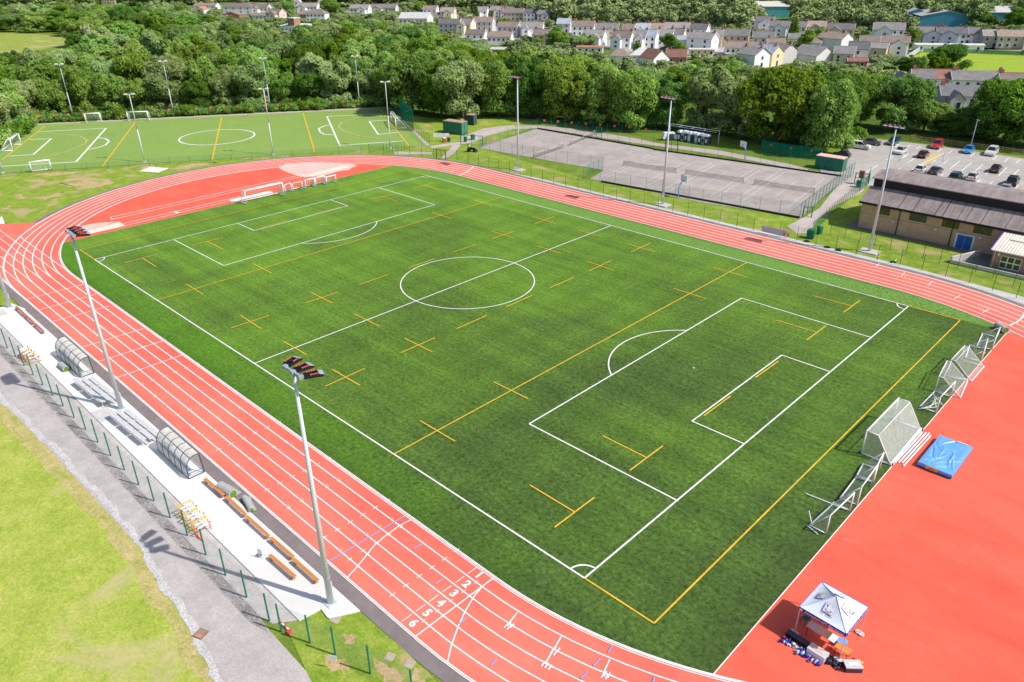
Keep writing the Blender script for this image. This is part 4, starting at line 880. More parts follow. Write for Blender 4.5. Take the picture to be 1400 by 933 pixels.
def table(p, rz, L, W, H_, tops, label):
    t = empty('folding_table', p, rz, label, 'table'); x = -L/2
    for frac, m_ in tops: MB().box((x+L*frac/2, 0, H_), (L*frac, W, .04)).build('tabletop', M[m_], t); x += L*frac
    for a in (-1, 1):
        for b in (-1, 1): MB().bar((a*(L/2-.1), b*(W/2-.06), 0), (a*(L/2-.1), b*(W/2-.06), H_-.02), .03).build('leg', M['black'], t)
table((61.35, -25.75, .012), R(-3), 1.9, .7, .74, ((.42, 'concrete'), (.26, 'sandspill'), (.1, 'paley'), (.22, 'tent')), 'folding table with grey, tan and white tops under the marquee')
table((62.85, -26.0, .012), R(-4), .95, .6, .6, ((1., 'orange'),), 'small tan table at the corner of the marquee')
t = empty('folding_chair', (60.0, -25.15, .012), R(-20), 'dark teal chair in the shade under the marquee', 'chair')
MB().box((0, 0, .45), (.46, .44, .05)).build('seat', M['gpost'], t); MB().box((0, .24, .72), (.46, .04, .4)).build('backrest', M['gpost'], t)
for a in (-.2, .2):
    for b in (-.2, .2): MB().bar((a, b, 0), (a, b, .44), .025).build('leg', M['black'], t)
def crate(p, rz, d, body, top, label, extra=None, cat='box'):
    t = empty('kit_box', p, rz, label, cat); mb = MB(); mb.box((0, 0, d[2]*.42), (d[0], d[1], d[2]*.84), 0, 0, 1.03); mb.build('body', M[body], t)
    mb = MB(); mb.box((0, 0, d[2]*.92), (d[0]*1.04, d[1]*1.06, d[2]*.16)); mb.build('lid', M[top], t)
    if extra: mb = MB(); mb.box((0, 0, d[2]+.01), (d[0]*.6, d[1]*.3, .02)); mb.build('label_panel', M[extra], t)
    mb = MB()
    for s in (-1, 1): mb.box((s*d[0]*.53, 0, d[2]*.6), (.03, d[1]*.4, .05))
    mb.build('handle', M['black'], t)
crate((60.35, -26.9, .012), R(-3), (1.5, .38, .36), 'black', 'darkframe', 'long dark grey case beside the marquee leg')
crate((61.75, -27.15, .012), R(-3), (1.15, .62, .5), 'wpaint', 'lead', 'grey-lidded box with a pale label in front of the marquee', 'sandspill')
crate((63.75, -26.6, .012), R(42), (1.0, .62, .46), 'darkframe', 'lead', 'grey and navy case at the right of the marquee', 'tent')
random.seed(11)
def heap(name, p, mats, n, sx, sy, label, cat):
    t = empty(name, p, 0, label, cat); mm = [M[m_] for m_ in mats]
    mb = MB()
    for i in range(n):
        a = random.uniform(0, PI); c = Vector((random.uniform(-sx, sx), random.uniform(-sy, sy), random.uniform(.04, .18)))
        d = Vector((math.cos(a), math.sin(a), random.uniform(-.2, .4)))*random.uniform(.08, .2)
        mb.tube(c-d, c+d, random.uniform(.04, .12), random.uniform(.02, .09), 6, random.randrange(len(mm)))
    mb.build('pile', mm, t, True); return t
heap('kit_pile', (60.3, -27.45, .012), ('royal', 'tent', 'matnavy', 'skyblue', 'navy', 'red'), 24, .75, .18, 'jumbled pile of blue and white bibs beside the dark case', 'bibs')
heap('kit_pile', (61.4, -27.75, .012), ('matnavy', 'royal', 'skyblue'), 15, .7, .1, 'low row of blue kit lying in front of the grey-lidded box', 'kit')
heap('sports_bag', (62.7, -27.0, .012), ('black', 'rubber', 'darkframe'), 34, .42, .3, 'black sports bags at the front leg of the marquee', 'bag')
heap('kit_pile', (63.9, -26.0, .012), ('black', 'yellow', 'black'), 12, .3, .15, 'small black and yellow bundle behind the navy case', 'kit')
t = empty('blue_crate', (62.5, -25.3, .012), R(10), 'light blue crate half hidden under the marquee', 'crate')
mb = MB(); mb.box((0, 0, .2), (.6, .4, .4), 0, 0, 1.06); mb.build('body', M['matblue'], t); mb = MB(); mb.box((0, 0, .42), (.66, .45, .04)); mb.build('rim', M['matblue'], t)
# ================================================================== FENCES
def fence(pts, label, h, postm='gpost', meshm='fmesh', r=.035, cat='fence', name='mesh_fence', z=0, rails=(), meshh=None, grp=None, extra=None):
    """posts stand exactly at pts; mesh hung between them"""
    P = [Vector((p[0], p[1], 0)) for p in pts]; o0 = P[0].copy()
    t = empty(name, (o0.x, o0.y, z), 0, label, cat, grp); me = None
    for p in P:
        if me is None:
            mb = MB(); mb.tube((0, 0, 0), (0, 0, h), r, r, 6); o = mb.build('post', M[postm], t); me = o.data
        else: o = link('post', me, t)
        o.location = p-o0
    mb = MB(); hh = meshh or h
    for a, b in zip(P, P[1:]): mb.quad(a-o0+Vector((0, 0, .03)), b-o0+Vector((0, 0, .03)), b-o0+Vector((0, 0, hh)), a-o0+Vector((0, 0, hh)))
    if meshm: mb.build('mesh_panel', M[meshm], t)
    if rails:
        mb = MB()
        for a, b in zip(P, P[1:]):
            for zz in rails: mb.tube(a-o0+Vector((0, 0, zz)), b-o0+Vector((0, 0, zz)), .02, .02, 5)
        mb.build('rail', M[postm], t)
    return t
def along(pts, step):
    P = [Vector((p[0], p[1], 0)) for p in pts]; out = []
    for a, b in zip(P, P[1:]):
        n = max(1, round((b-a).length/step))
        out += [a.lerp(b, i/n) for i in range(n)]
    return out+[P[-1]]
fence([(-58+3.06*i, -49.78) for i in range(31)]+[(35.2, -49.7), (37.4, -48.9), (39.4, -48.3), (42.2, -47.6), (45.5, -46.9)], 'green mesh fence between the pale concrete strip and the service lane', 2.5, 'gpost', 'gmesh', .06, z=-.02)
mb = MB(); mb.box((0, 0, 0), (.5, .02, .4)); p = gp(456, 915)
t = empty('notice_board', (p.x+.1, p.y, 1.1), R(35), 'small white notice on the green fence at the bottom of the picture', 'notice'); mb.build('board', M['tent'], t)
q = lambda l: [(Z6(u, v)) for u, v in l]
tf = [(497+3, 213)]
farposts = [(500+70/7.778*0+5, 211.2), (543.5, 212), (560.5, 213), (577, 215), (593.5, 217), (625, 219.5), (640.5, 223.8), (654.5, 227), (668.5, 230), (682, 233.2), (696.5, 236.7), (711, 240.4), (726, 244.2), (741.5, 248), (757, 251.6), (773, 255.8), (790, 260), (807, 264), (824.5, 269), (842.5, 273.5), (861, 277.2), (880, 281.2), (899.5, 286), (919.5, 290.3), (940, 295.2), (962, 299.6), (984, 304.5), (1007, 310), (1030, 316)]
fence([gp(*p) for p in farposts], 'dark post and mesh fence along the far straight of the track', 2.3, 'dpost', 'fmesh', .035)
fence([gp(*p) for p in ((1065, 323), (1089, 329), (1115, 336), (1142, 342), (1170, 349), (1199, 356), (1230, 362.5), (1260, 370), (1292.5, 378.5), (1324.5, 387.5), (1356.5, 397.5), (1389, 408), (1420, 418))], 'dark post and mesh fence on the track side of the sports hall lawn', 2.3, 'dpost', 'fmesh', .035)
fence([gp(*p) for p in ((1134.5, 322), (1154.5, 326.5), (1175, 331.5), (1195, 337.5), (1216, 342.5), (1238, 348), (1261, 355), (1284, 360), (1309, 366), (1333, 373), (1357, 380.5), (1385, 391), (1410, 400))], 'second green post fence across the lawn in front of the sports hall', 2.3, 'dpost', 'fmesh', .033)
fence(along(gpl((655, 203), (700, 211.5), (760, 221.5), (824, 232)), 3), 'green mesh fence on the track side of the left tennis courts', 2.6, 'gpost', 'fmesh', .03)
fence(along(gpl((824, 232), (797, 246)), 2.4), 'short green mesh return between the two court blocks', 2.6, 'gpost', 'fmesh', .035)
fence(along(gpl((806, 246.5), (820, 250), (905, 266), (960, 278), (1093, 298)), 3.1), 'green mesh fence on the track side of the right tennis courts', 2.6, 'gpost', 'fmesh', .03)
fence(along(gpl((1093, 298), (1166, 240)), 2.1), 'tall green mesh fence at the right end of the courts', 2.7, 'gpost', 'fmesh', .04, rails=(2.6,))
fence(along(gpl((735, 176), (815, 189), (893, 203.5)), 3.2), 'green mesh fence behind the left tennis courts', 2.6, 'gpost', 'fmesh', .03)
fence(along(gpl((893, 204), (1000, 219.5), (1100, 233.5), (1162, 242)), 3.2), 'green mesh fence behind the right tennis courts', 2.6, 'gpost', 'fmesh', .03)
fence(along(gpl((657, 203), (672, 197), (735, 176)), 3.3), 'thin green mesh fence at the left end of the tennis courts', 2.4, 'gpost', 'fmesh', .028)
mb = MB()
def kerb(a, b, label, name='court_kerb'):
    p, q_ = gpl(a, b); c = (p+q_)/2; t = empty(name, c, 0, label, 'kerb'); MB().bar(p-c+Vector((0, 0, .12)), q_-c+Vector((0, 0, .12)), .25, .3).build('board', M['black'], t)
kerb((735, 176.5), (893, 204), 'black kick board behind the left tennis courts')
kerb((893, 204.8), (1150, 241.5), 'black kick board behind the right tennis courts')
kerb((822, 249), (1093, 298.5), 'black kick board on the track side of the right courts')
fence(along(gpl((1110, 318), (1128, 302)), .55), 'close-set green railing at the bottom of the footpath', 1.7, 'gpost', None, .035, name='railing', rails=(.2, 1.6))
fence(along(gpl((1128, 302), (1146, 286), (1158, 276), (1175, 262), (1186, 251)), 1.5), 'green mesh fence between the footpath and the sports hall', 1.9, 'gpost', 'fmesh', .035)
fence(along(gpl((1174, 262), (1184, 256), (1188, 245)), .7), 'tall green railing at the top of the footpath near the hall', 2.3, 'gpost', 'fmesh', .03, name='railing', rails=(2.2,))
def hfence(a, b, step, h, label, mm='fmesh', signs=0, mh=None):
    P = along(gpl(*a) if b is None else gpl(a, b), step); t = fence(P, label, h, 'gpost', mm, .04)
    me = None
    for i in range(signs):
        f = (i+.5)/signs*(len(P)-1); k = int(f); p = P[k].lerp(P[min(k+1, len(P)-1)], f-k)
        if me is None:
            mb = MB(); mb.tube((0, -.02, 0), (0, .02, 0), .3, .3, 12); o = mb.build('warning_disc', M['signred'], t); me = o.data
        else: o = link('warning_disc', me, t)
        d = p-P[0]; o.location = (d.x, d.y, h*.72); o.rotation_euler.z = math.atan2(Vector(CAM).y-p.y, Vector(CAM).x-p.x)+PI/2
    return t
hfence((46, 169), (531, 145.5), 4, 2.6, 'green mesh fence with red warning discs behind the hockey carpet', 'fmesh', 26)
hfence((588, 200), (566, 180), 3, 2.6, 'green mesh fence at the lower right end of the hockey carpet', 'fmesh')
hfence((566, 180), (548, 162), 2.5, 5.5, 'tall green windbreak fence at the right end of the hockey carpet', 'fmesh2')
hfence((548, 162), (533, 147), 3, 2.6, 'low green mesh fence behind the windbreak by the hockey carpet', 'fmesh')
hfence((-20, 209), (43, 169), 3, 2.8, 'green mesh fence at the left end of the hockey carpet', 'fmesh2')
hfence(((0, 240), (120, 232.5), (260, 223), (400, 214.8), (525, 206.5)), None, 4.5, 1.5, 'thin mesh fence on the track side of the hockey carpet', 'fmesh')
fence(along(gpl((525, 211), (553, 205.5)), .85), 'close-set green railing by the right end of the hockey carpet', 2.1, 'gpost', None, .045, name='railing', rails=(.2, 2.0))
hfence(((735, 172), (870, 183), (895, 188)), None, 4, 2.0, 'green mesh fence with red discs behind the court footpath', 'fmesh', 8)
hfence(((1040, 208), (1080, 215), (1122, 220)), None, 2.4, 2.6, 'green mesh fence in front of the trees by the green container', 'fmesh2', 3)
# timber car-park rail
P = along(gpl((1231, 191), (1300, 199), (1370, 208.5), (1440, 218), (1500, 226)), 2.1)
t = empty('timber_fence', P[0], 0, 'timber post and rail fence at the far side of the car park', 'fence'); me = None
for p in P:
    if me is None: o = MB().box((0, 0, .6), (.14, .14, 1.2)).build('post', M['timber'], t); me = o.data
    else: o = link('post', me, t)
    o.location = p-P[0]
for zz in (.35, .72, 1.08):
    mb = MB()
    for a, b in zip(P, P[1:]): mb.bar(a-P[0]+Vector((0, 0, zz)), b-P[0]+Vector((0, 0, zz)), .06, .13)
    mb.build('rail', M['timber'], t)
# gates
def gate(a, b, h, label, m_='dpost'):
    p, q_ = gpl(a, b); t = empty('gate', p, 0, label, 'gate'); d = q_-p
    for v in (Vector(), d): MB().tube(v, v+Vector((0, 0, h)), .09, .09, 8).build('post', M[m_], t)
    mb = MB(); mb.bar(Vector((0, 0, h-.06)), d+Vector((0, 0, h-.06)), .07); mb.build('top_bar', M[m_], t)
    mb = MB(); e = d.normalized()*.15
    for zz in (.2, h*.5, h-.2): mb.bar(e+Vector((0, 0, zz)), d-e+Vector((0, 0, zz)), .05)
    mb.bar(d*.5+Vector((0, 0, .2)), d*.5+Vector((0, 0, h-.2)), .06); mb.build('leaf', M[m_], t)
gate((597, 217), (609.5, 219), 2.1, 'dark metal gate where the footpath meets the track')
gate((909, 206.5), (925.5, 209), 3.0, 'dark green gate at the back of the tennis courts')
gate((630, 198), (660, 200), 2.4, 'green gate by the container and bins', 'gpost')
gate((1097, 297), (1109, 298), 1.9, 'low green gate at the corner of the tennis courts', 'gpost')
gate((1168, 250), (1187, 252), 2.0, 'green gate where the footpath meets the car park', 'gpost')
gate((815, 189.5), (822, 190.8), 2.8, 'green five-a-side frame behind the left courts', 'gpost')
# tennis nets
def tnet(a, b, label, h=1.05):
    p, q_ = gpl(a, b); c = (p+q_)/2; d = (q_-p)/2; t = empty('tennis_net', c, 0, label, 'tennis net', None)
    for s in (-1, 1):
        mb = MB(); mb.tube(d*s, d*s+Vector((0, 0, h+.05)), .05, .05, 8); mb.bar(d*s+Vector((0, 0, .03)), d*s*1.06+Vector((0, 0, .03)), .2, .06); mb.build('net_post', M['timber'], t)
    mb = MB(); n = 12; vs = []
    for i in range(n+1):
        s = -1+2*i/n; sag = .16*(1-s*s); vs += [d*s+Vector((0, 0, .04)), d*s+Vector((0, 0, h-sag))]
    mb.add(vs, [[2*i, 2*i+2, 2*i+3, 2*i+1] for i in range(n)]); mb.build('net', M['tnet'], t)
    mb = MB()
    for i in range(n):
        if (i*7) % 5 != 0: mb.bar(vs[2*i+1], vs[2*i+3], .03, .09)
    mb.build('headband', M['cream'], t)
tnet((730, 216.5), (770, 202.5), 'tennis net nearest the track on the left courts')
tnet((778.5, 199.5), (813.5, 184.5), 'tennis net at the back of the left courts')
tnet((852.5, 226.5), (924, 237), 'leftmost tennis net of the right courts')
tnet((937, 238.5), (1016, 250.5), 'middle tennis net of the right courts')
tnet((1031, 252.5), (1113, 265), 'rightmost tennis net of the right courts')
def hoop(px, h, label, m_, face):
    t = empty('basketball_hoop', gp(*px), 0, label, 'basketball hoop'); d = Vector((math.cos(face), math.sin(face), 0)); n = Vector((-d.y, d.x, 0))
    mb = MB(); mb.path([Vector((0, 0, 0)), Vector((0, 0, h-.8)), d*.9+Vector((0, 0, h+.1))], .1, 8); mb.build('post', M[m_], t)
    mb = MB(); c = d*.95+Vector((0, 0, h+.45)); mb.bar(c-n*.9, c+n*.9, .06, 1.2); b = mb.build('backboard', M['tent'], t)
    mb = MB(); e = c+d*.04; mb.bar(e-n*.3+Vector((0, 0, -.1)), e+n*.3+Vector((0, 0, -.1)), .02, .06); mb.bar(e-n*.3+Vector((0, 0, -.35)), e-n*.3+Vector((0, 0, -.08)), .05); mb.bar(e+n*.3+Vector((0, 0, -.35)), e+n*.3+Vector((0, 0, -.08)), .05); mb.build('target_square', M['matblue'], b)
    mb = MB(); mb.path([e+d*.25+d*.22*math.cos(a)+n*.22*math.sin(a)+Vector((0, 0, -.4)) for a in np.linspace(0, 2*PI, 13)], .02, 5); mb.build('ring', M['signred'], t)
hoop((927, 270.5), 3.0, 'blue basketball post on the track side of the tennis courts', 'matblue', R(70))
hoop((1018, 219), 3.0, 'white backboard on a blue post behind the tennis courts', 'matblue', R(-110))

# ================================================================== CONTAINERS, BINS, SMALL THINGS
def container(p, rz, L, W, H_, label, wallm, roofm):
    t = empty('storage_container', p, rz, label, 'container'); mb = MB(); n = int(L/.28)
    for s in (-1, 1):
        vs = []
        for i in range(n+1):
            o = .04*(1 if i % 2 else 0); vs += [(-L/2+L*i/n, s*(W/2-o), .1), (-L/2+L*i/n, s*(W/2-o), H_)]
        mb.add(vs, [[2*i, 2*i+2, 2*i+3, 2*i+1] for i in range(n)])
    mb.quad((-L/2, -W/2, .1), (-L/2, W/2, .1), (-L/2, W/2, H_), (-L/2, -W/2, H_)); mb.build('wall', M[wallm], t)
    mb = MB(); mb.box((0, 0, H_+.03), (L+.05, W+.05, .08)); mb.build('roof', M[roofm], t)
    for s in (-1, 1): MB().box((L/2+.02, s*W/4, H_/2+.05), (.06, W/2-.06, H_-.15)).build('door', M[wallm], t)
    mb = MB()
    for y in (-W*.35, -W*.15, W*.15, W*.35): mb.bar((L/2+.07, y, .15), (L/2+.07, y, H_-.1), .04)
    mb.build('lock_rod', M['steel'], t)
    mb = MB(); mb.box((0, 0, .05), (L, W, .1)); mb.build('base_frame', M['black'], t)
a, b = gpl((606, 181.5), (631, 185)); d = b-a
container((a+b)/2+Vector((-d.y, d.x, 0)).normalized()*1.3, math.atan2(d.y, d.x), d.length, 2.6, 2.9, 'dark green shipping container by the footpath, rusty roof', 'contgreen', 'rust')
a, b = gpl((1113, 229.5), (1150, 235.5)); d = b-a
container((a+b)/2+Vector((-d.y, d.x, 0)).normalized()*1.3, math.atan2(d.y, d.x), d.length, 2.5, 2.5, 'green container with a pale rusty roof at the corner of the car park', 'contgreen', 'sandspill')
a, b = gpl((638, 171.5), (645, 172)); d = b-a
container((a+b)/2+Vector((-d.y, d.x, 0)).normalized()*1.6, math.atan2(d.y, d.x), d.length+.6, 2.2, 2.5, 'small dark cabin with a rusty red roof against the trees', 'dpost', 'rust')
t = empty('water_tank', gp(633, 170), 0, 'white square water tank between the green container and dark cabin', 'tank'); MB().box((0, 0, .6), (1.1, 1.1, 1.2), 0, 0, .95).build('tank', M['tent'], t); MB().tube((0, 0, 1.2), (0, 0, 1.35), .25, .25, 10).build('lid', M['wpaint'], t)
def bin_(px, label, h=1.05, w=.75, m_='bingreen', lid=None, z=0):
    t = empty('litter_bin', gp(*px)+Vector((0, 0, z)), R(random.uniform(-20, 60)), label, 'bin'); mb = MB(); mb.box((0, 0, h*.45), (w, w, h*.9), 0, 0, 1.12); mb.build('body', M[m_], t)
    mb = MB(); mb.box((0, 0, h*.94), (w*1.2, w*1.2, h*.1), 0, 0, .85); mb.build('lid', M[lid or m_], t)
    mb = MB(); mb.tube((-w*.4, w*.62, .1), (w*.4, w*.62, .1), .1, .1, 8); mb.build('wheel', M['rubber'], t)
bin_((1108, 325.5), 'large green bin on the path by the track fence', 1.4, 1.0)
bin_((1120, 319.5), 'smaller green bin on the lawn beside the large bin', 1.2, .6)
bin_((1173.5, 256), 'green bin at the top of the footpath beside the hall', 1.3, .75)
bin_((646.5, 191), 'green bin standing on the pink path near the courts', 1.2, .7)
bin_((636.5, 194), 'dark green bin at the gate below the container', 1.2, .6)
bin_((614, 193.5), 'green bin with an orange lid beside the red bin', 1.1, .6, 'bingreen', 'signred')
bin_((607.5, 194.5), 'red and white bin below the white boards', 1.1, .6, 'red', 'tent')
for px in ((1102, 329), (1098, 327), (1131, 333), (1145, 337), (1165, 341)):
    pass
t = empty('notice_board', gp(603.5, 193), R(45), 'row of three white boards beside the red bin', 'notice board')
for s in (-1.3, 0, 1.3): MB().box((s, 0, 1.35), (1.15, .08, .95)).build('board', M['tent'], t)
for s in (-1.8, 1.8): MB().bar((s, 0.06, 0), (s, .06, 1.8), .08).build('post', M['steel'], t)
t = empty('notice_board', gp(1058, 322)+Vector((0, 0, 0)), math.atan2(*(gp(1070, 324)-gp(1048, 319)).yx), 'pale lilac banner on the fence where the footpath meets the track', 'banner')
MB().box((0, 0, .7), (4.2, .03, 1.0)).build('banner', M['lilac'], t)
t = empty('notice_board', gp(1074, 325.5), R(20), 'small red sign on the track fence beside the lilac banner', 'sign'); MB().box((0, 0, .55), (.9, .04, .55)).build('board', M['signred'], t); MB().bar((0, .04, 0), (0, .04, .8), .05).build('post', M['dpost'], t)
t = empty('brick_pillar', gp(1176, 252), 0, 'brown box cabinet on a post at the head of the footpath', 'cabinet'); MB().box((0, 0, 1.9), (.9, .6, 1.3)).build('cabinet', M['brown'], t); MB().bar((0, 0, 0), (0, 0, 1.3), .15).build('post', M['dpost'], t)
for px, lab in (((1103, 331), 'first dark sandbag at the foot of the track fence by the large bin'), ((1131, 339), 'second dark sandbag along the foot of the track fence'), ((1146, 343), 'third dark sandbag along the foot of the track fence'), ((1221, 359.5), 'dark kit bag on the path beside the far track straight')):
    o = empty('sandbag', gp(*px), R(20), lab, 'sandbag'); mb = MB(); mb.tube((-.45, 0, .1), (0, 0, .16), .09, .17, 8); mb.tube((0, 0, .16), (.45, 0, .1), .17, .09, 8); mb.build('bag', M['black'], o, True)
# ride-on mower with driver
t = empty('ride_on_mower', gp(644.5, 207.3), R(35), 'dark ride-on mower on the grass beside the footpath', 'mower')
mb = MB(); mb.box((.45, 0, .62), (.9, .75, .4), 0, 0, .85); mb.box((-.4, 0, .5), (.9, .8, .25)); mb.build('body', M['black'], t)
mb = MB(); mb.box((1.15, 0, .22), (.55, 1.5, .22), 0, 0, .9); mb.build('cutting_deck', M['darkframe'], t)
for a, b, r in ((-.5, .5, .42), (-.5, -.5, .42), (.75, .45, .3), (.75, -.45, .3)): MB().tube((a, b-.12, r), (a, b+.12, r), r, r, 14).build('wheel', M['rubber'], t)
MB().box((-.45, 0, .78), (.5, .5, .12)).build('seat', M['black'], t)
mb = MB(); mb.bar((.25, 0, .8), (.05, 0, 1.1), .05); mb.tube((.05, -.0, 1.1), (.03, 0, 1.14), .2, .2, 12); mb.build('steering_wheel', M['black'], t)
mb = MB(); mb.bar((-.8, -.35, .6), (-.8, -.35, 1.7), .06); mb.bar((-.8, .35, .6), (-.8, .35, 1.7), .06); mb.bar((-.8, -.35, 1.7), (-.8, .35, 1.7), .06); mb.build('roll_bar', M['black'], t)
def person_seated(p, rz, label):
    V = [(0, 0, 0), (-.02, 0, .25), (0, 0, .5), (.02, 0, .62), (.04, 0, .78), (.08, .11, -.02), (.45, .14, .02), (.5, .15, -.38), (.62, .15, -.42), (.08, -.11, -.02), (.45, -.14, .02), (.5, -.15, -.38), (.62, -.15, -.42), (0, .2, .47), (.18, .25, .25), (.42, .14, .28), (0, -.2, .47), (.18, -.25, .25), (.42, -.14, .28)]
    E_ = [(0, 1), (1, 2), (2, 3), (3, 4), (0, 5), (5, 6), (6, 7), (7, 8), (0, 9), (9, 10), (10, 11), (11, 12), (2, 13), (13, 14), (14, 15), (2, 16), (16, 17), (17, 18)]
    rr = [.15, .15, .16, .065, .11, .1, .075, .05, .04, .1, .075, .05, .04, .07, .05, .035, .07, .05, .035]
    me = bpy.data.meshes.new('person'); me.from_pydata(V, E_, []); o = bpy.data.objects.new('person', me); COL.objects.link(o)
    md = o.modifiers.new('skin', 'SKIN'); sv = me.skin_vertices[0].data
    for i, r_ in enumerate(rr): sv[i].radius = (r_, r_)
    sv[0].use_root = True
    md2 = o.modifiers.new('sub', 'SUBSURF'); md2.levels = md2.render_levels = 2
    dg = bpy.context.evaluated_depsgraph_get(); me2 = bpy.data.meshes.new_from_object(o.evaluated_get(dg)); bpy.data.objects.remove(o)
    for m_ in ('skyblue', 'darkframe', 'pinkred'): me2.materials.append(M[m_])
    for f in me2.polygons:
        c = f.center; f.material_index = 2 if (c.z > .6 or (c.x > .36 and .2 < c.z < .35)) else (1 if c.z < .06 else 0); f.use_smooth = True
    t = link('person', me2, None, p, rz); tag(t, label, 'person')
    mb = MB(); mb.tube((.03, 0, .82), (.03, 0, .95), .115, .09, 10); mb.box((.13, 0, .84), (.14, .16, .02)); mb.build('cap', M['signred'], t)
q_ = gp(644.5, 207.3); person_seated((q_.x-.45*math.cos(R(35)), q_.y-.45*math.sin(R(35)), .93), R(35), 'person in a pale blue top and red cap driving the ride-on mower')
# bottle-crate rack behind the courts: framed rack with a long row of white topped grey cages
a, b = gpl((924, 192.5), (966, 199.5)); d = b-a; c = (a+b)/2
t = empty('storage_rack', c+Vector((-d.y, d.x, 0)).normalized()*1.2, math.atan2(d.y, d.x), 'long row of dark cages topped with white sacks behind the courts', 'cages')
L = d.length
for i in range(9):
    x = -L/2+(i+.5)*L/9; MB().box((x, 0, .95), (L/9-.12, 1.6, 1.9)).build('cage', M['lampgrey' if i % 2 else 'darkframe'], t)
    mb = MB(); mb.box((x+random.uniform(-.1, .1), random.uniform(-.2, .2), 2.1), (L/9*.95, 1.5, .45), random.uniform(-.1, .1), 0, .75); mb.build('sack', M['tent'], t)
    mb = MB(); mb.box((x, -.82, .9), (L/9*.5, .03, .9)); mb.build('panel', M[('tent', 'black', 'lead')[i % 3]], t)
t = empty('frame_goal', c+Vector((-d.y, d.x, 0)).normalized()*2.6-d*.12, math.atan2(d.y, d.x), 'grey tubular frame standing behind the row of dark cages', 'frame')
L2_ = L*1.6; mb = MB()
for s in (-1, 1): mb.bar((s*L2_/2, 0, 0), (s*L2_/2, 0, 3.1), .12)
mb.build('post', M['steel'], t); mb = MB(); mb.bar((-L2_/2, 0, 3.1), (L2_/2, 0, 3.1), .12); mb.bar((-L2_/2, -1.4, 3.0), (L2_/2, -1.4, 3.0), .06); mb.build('top_bar', M['steel'], t)
for i in range(1, 4): x = -L2_/2+L2_*i/4; MB().bar((x, -1.4, 3.0), (x, 0, 3.1), .06).build('brace', M['steel'], t)
t = empty('covered_trailer', gp(914, 191), R(50), 'white covered heap left of the dark cages behind the courts', 'heap')
mb = MB(); mb.box((0, 0, 1.0), (3.2, 1.7, 1.4), 0, 0, .8); mb.box((1.6, -.6, .5), (1.4, 1.1, .7), .3, 0, .7); mb.build('sacks', M['tent'], t); MB().box((.2, -.9, .8), (1.4, .2, 1.3)).build('opening', M['darkframe'], t)

# ================================================================== SPORTS HALL
bx0, bx1, by0 = 29.6, 78., 58.7
t = empty('sports_hall', (bx0, by0, 0), R(.6), 'buff brick sports hall with a stepped brown roof and blue double door', 'building')
L = bx1-bx0; He = 4.2; yc, zc = 3.2, 5.85; D_ = 13.5
zr = zc+1.4
mb = MB(); mb.prism([(0, 0), (D_, 0), (D_, He), (D_-yc, zc-.15), (yc, zc-.15), (0, He)], 0, L); wall = mb.build('wall', M['brick'], t)
mb = MB(); mb.add([(-.35, -.55, He-.12), (L, -.55, He-.12), (L, yc, zc+.02), (-.35, yc, zc+.02), (-.35, -.55, He+.06), (L, -.55, He+.06), (L, yc, zc+.16), (-.35, yc, zc+.16)], [[0, 1, 2, 3], [4, 5, 6, 7], [0, 4, 7, 3], [1, 5, 6, 2], [0, 1, 5, 4]])
rf = mb.build('lower_roof', M['felt'], t)
mb = MB()
for i in range(int(L/1.05)): mb.bar((.3+1.05*i+random.uniform(-.06, .06), -.5, He+.08), (.3+1.05*i+random.uniform(-.06, .06), yc, zc+.18), random.choice((.05, .07, .1)), .035, random.choice((0, 1, 1)))
mb.build('roof_seam', [M['clere'], M['felt']], rf)
mb = MB(); mb.box((L/2-.17, -.58, He-.04), (L+.36, .12, .34)); mb.build('gutter', M['black'], rf)
mb = MB(); mb.box((L/2, D_/2, (zc+zr)/2+.05), (L-.1, D_-2*yc, zr-zc+.1)); mb.build('clerestory', M['clere'], t)
mb = MB(); ym = D_/2; mb.add([(-.3, yc-.12, zr+.0), (L, yc-.12, zr+.0), (L, ym, zr+.5), (-.3, ym, zr+.5), (-.3, D_-yc+.4, zr), (L, D_-yc+.4, zr), (-.3, yc-.12, zr+.14), (L, yc-.12, zr+.14), (L, ym, zr+.66), (-.3, ym, zr+.66), (-.3, D_-yc+.4, zr+.16), (L, D_-yc+.4, zr+.16)],
    [[0, 1, 2, 3], [3, 2, 5, 4], [6, 7, 8, 9], [9, 8, 11, 10], [0, 1, 7, 6], [4, 5, 11, 10], [0, 3, 9, 6], [3, 4, 10, 9]]); mb.build('upper_roof', M['felt'], t)
mb = MB(); mb.add([(-.35, D_+.5, He-.05), (L, D_+.5, He-.05), (L, D_-yc, zc+.14), (-.35, D_-yc, zc+.14)], [[0, 1, 2, 3]]); mb.build('rear_roof', M['felt'], t)
for x0, x1 in ((2.6, 4.4), (7.35, 9.8), (12.0, 14.35), (16.3, 18.7), (27, 29.4), (33, 35.4)):
    w = MB().box(((x0+x1)/2, -.012, 3.28), (x1-x0, .06, 1.15)).build('window', M['winolive'], t)
    mb = MB(); mb.box(((x0+x1)/2, -.05, 2.66), (x1-x0+.16, .16, .09)); mb.box(((x0+x1)/2, -.05, 3.9), (x1-x0+.1, .1, .08)); mb.build('sill', M['concrete'], w)
dr = MB().box((15.55, -.02, 1.1), (2.5, .1, 2.2)).build('door_frame', M['wpaint'], t)
for s in (-.52, .52):
    o = MB().box((15.55+s, -.06, 1.05), (1.0, .08, 2.02)).build('door', M['doorblue'], dr)
mb = MB(); mb.box((L/2, -.02, 2.42), (L, .05, .06)); mb.build('string_course', M['redbrick'], t)
for x in (5.9, 13.6): mb = MB(); mb.tube((x, -.08, 0), (x, -.08, He-.1), .07, .07, 8); mb.build('downpipe', M['black'], t)
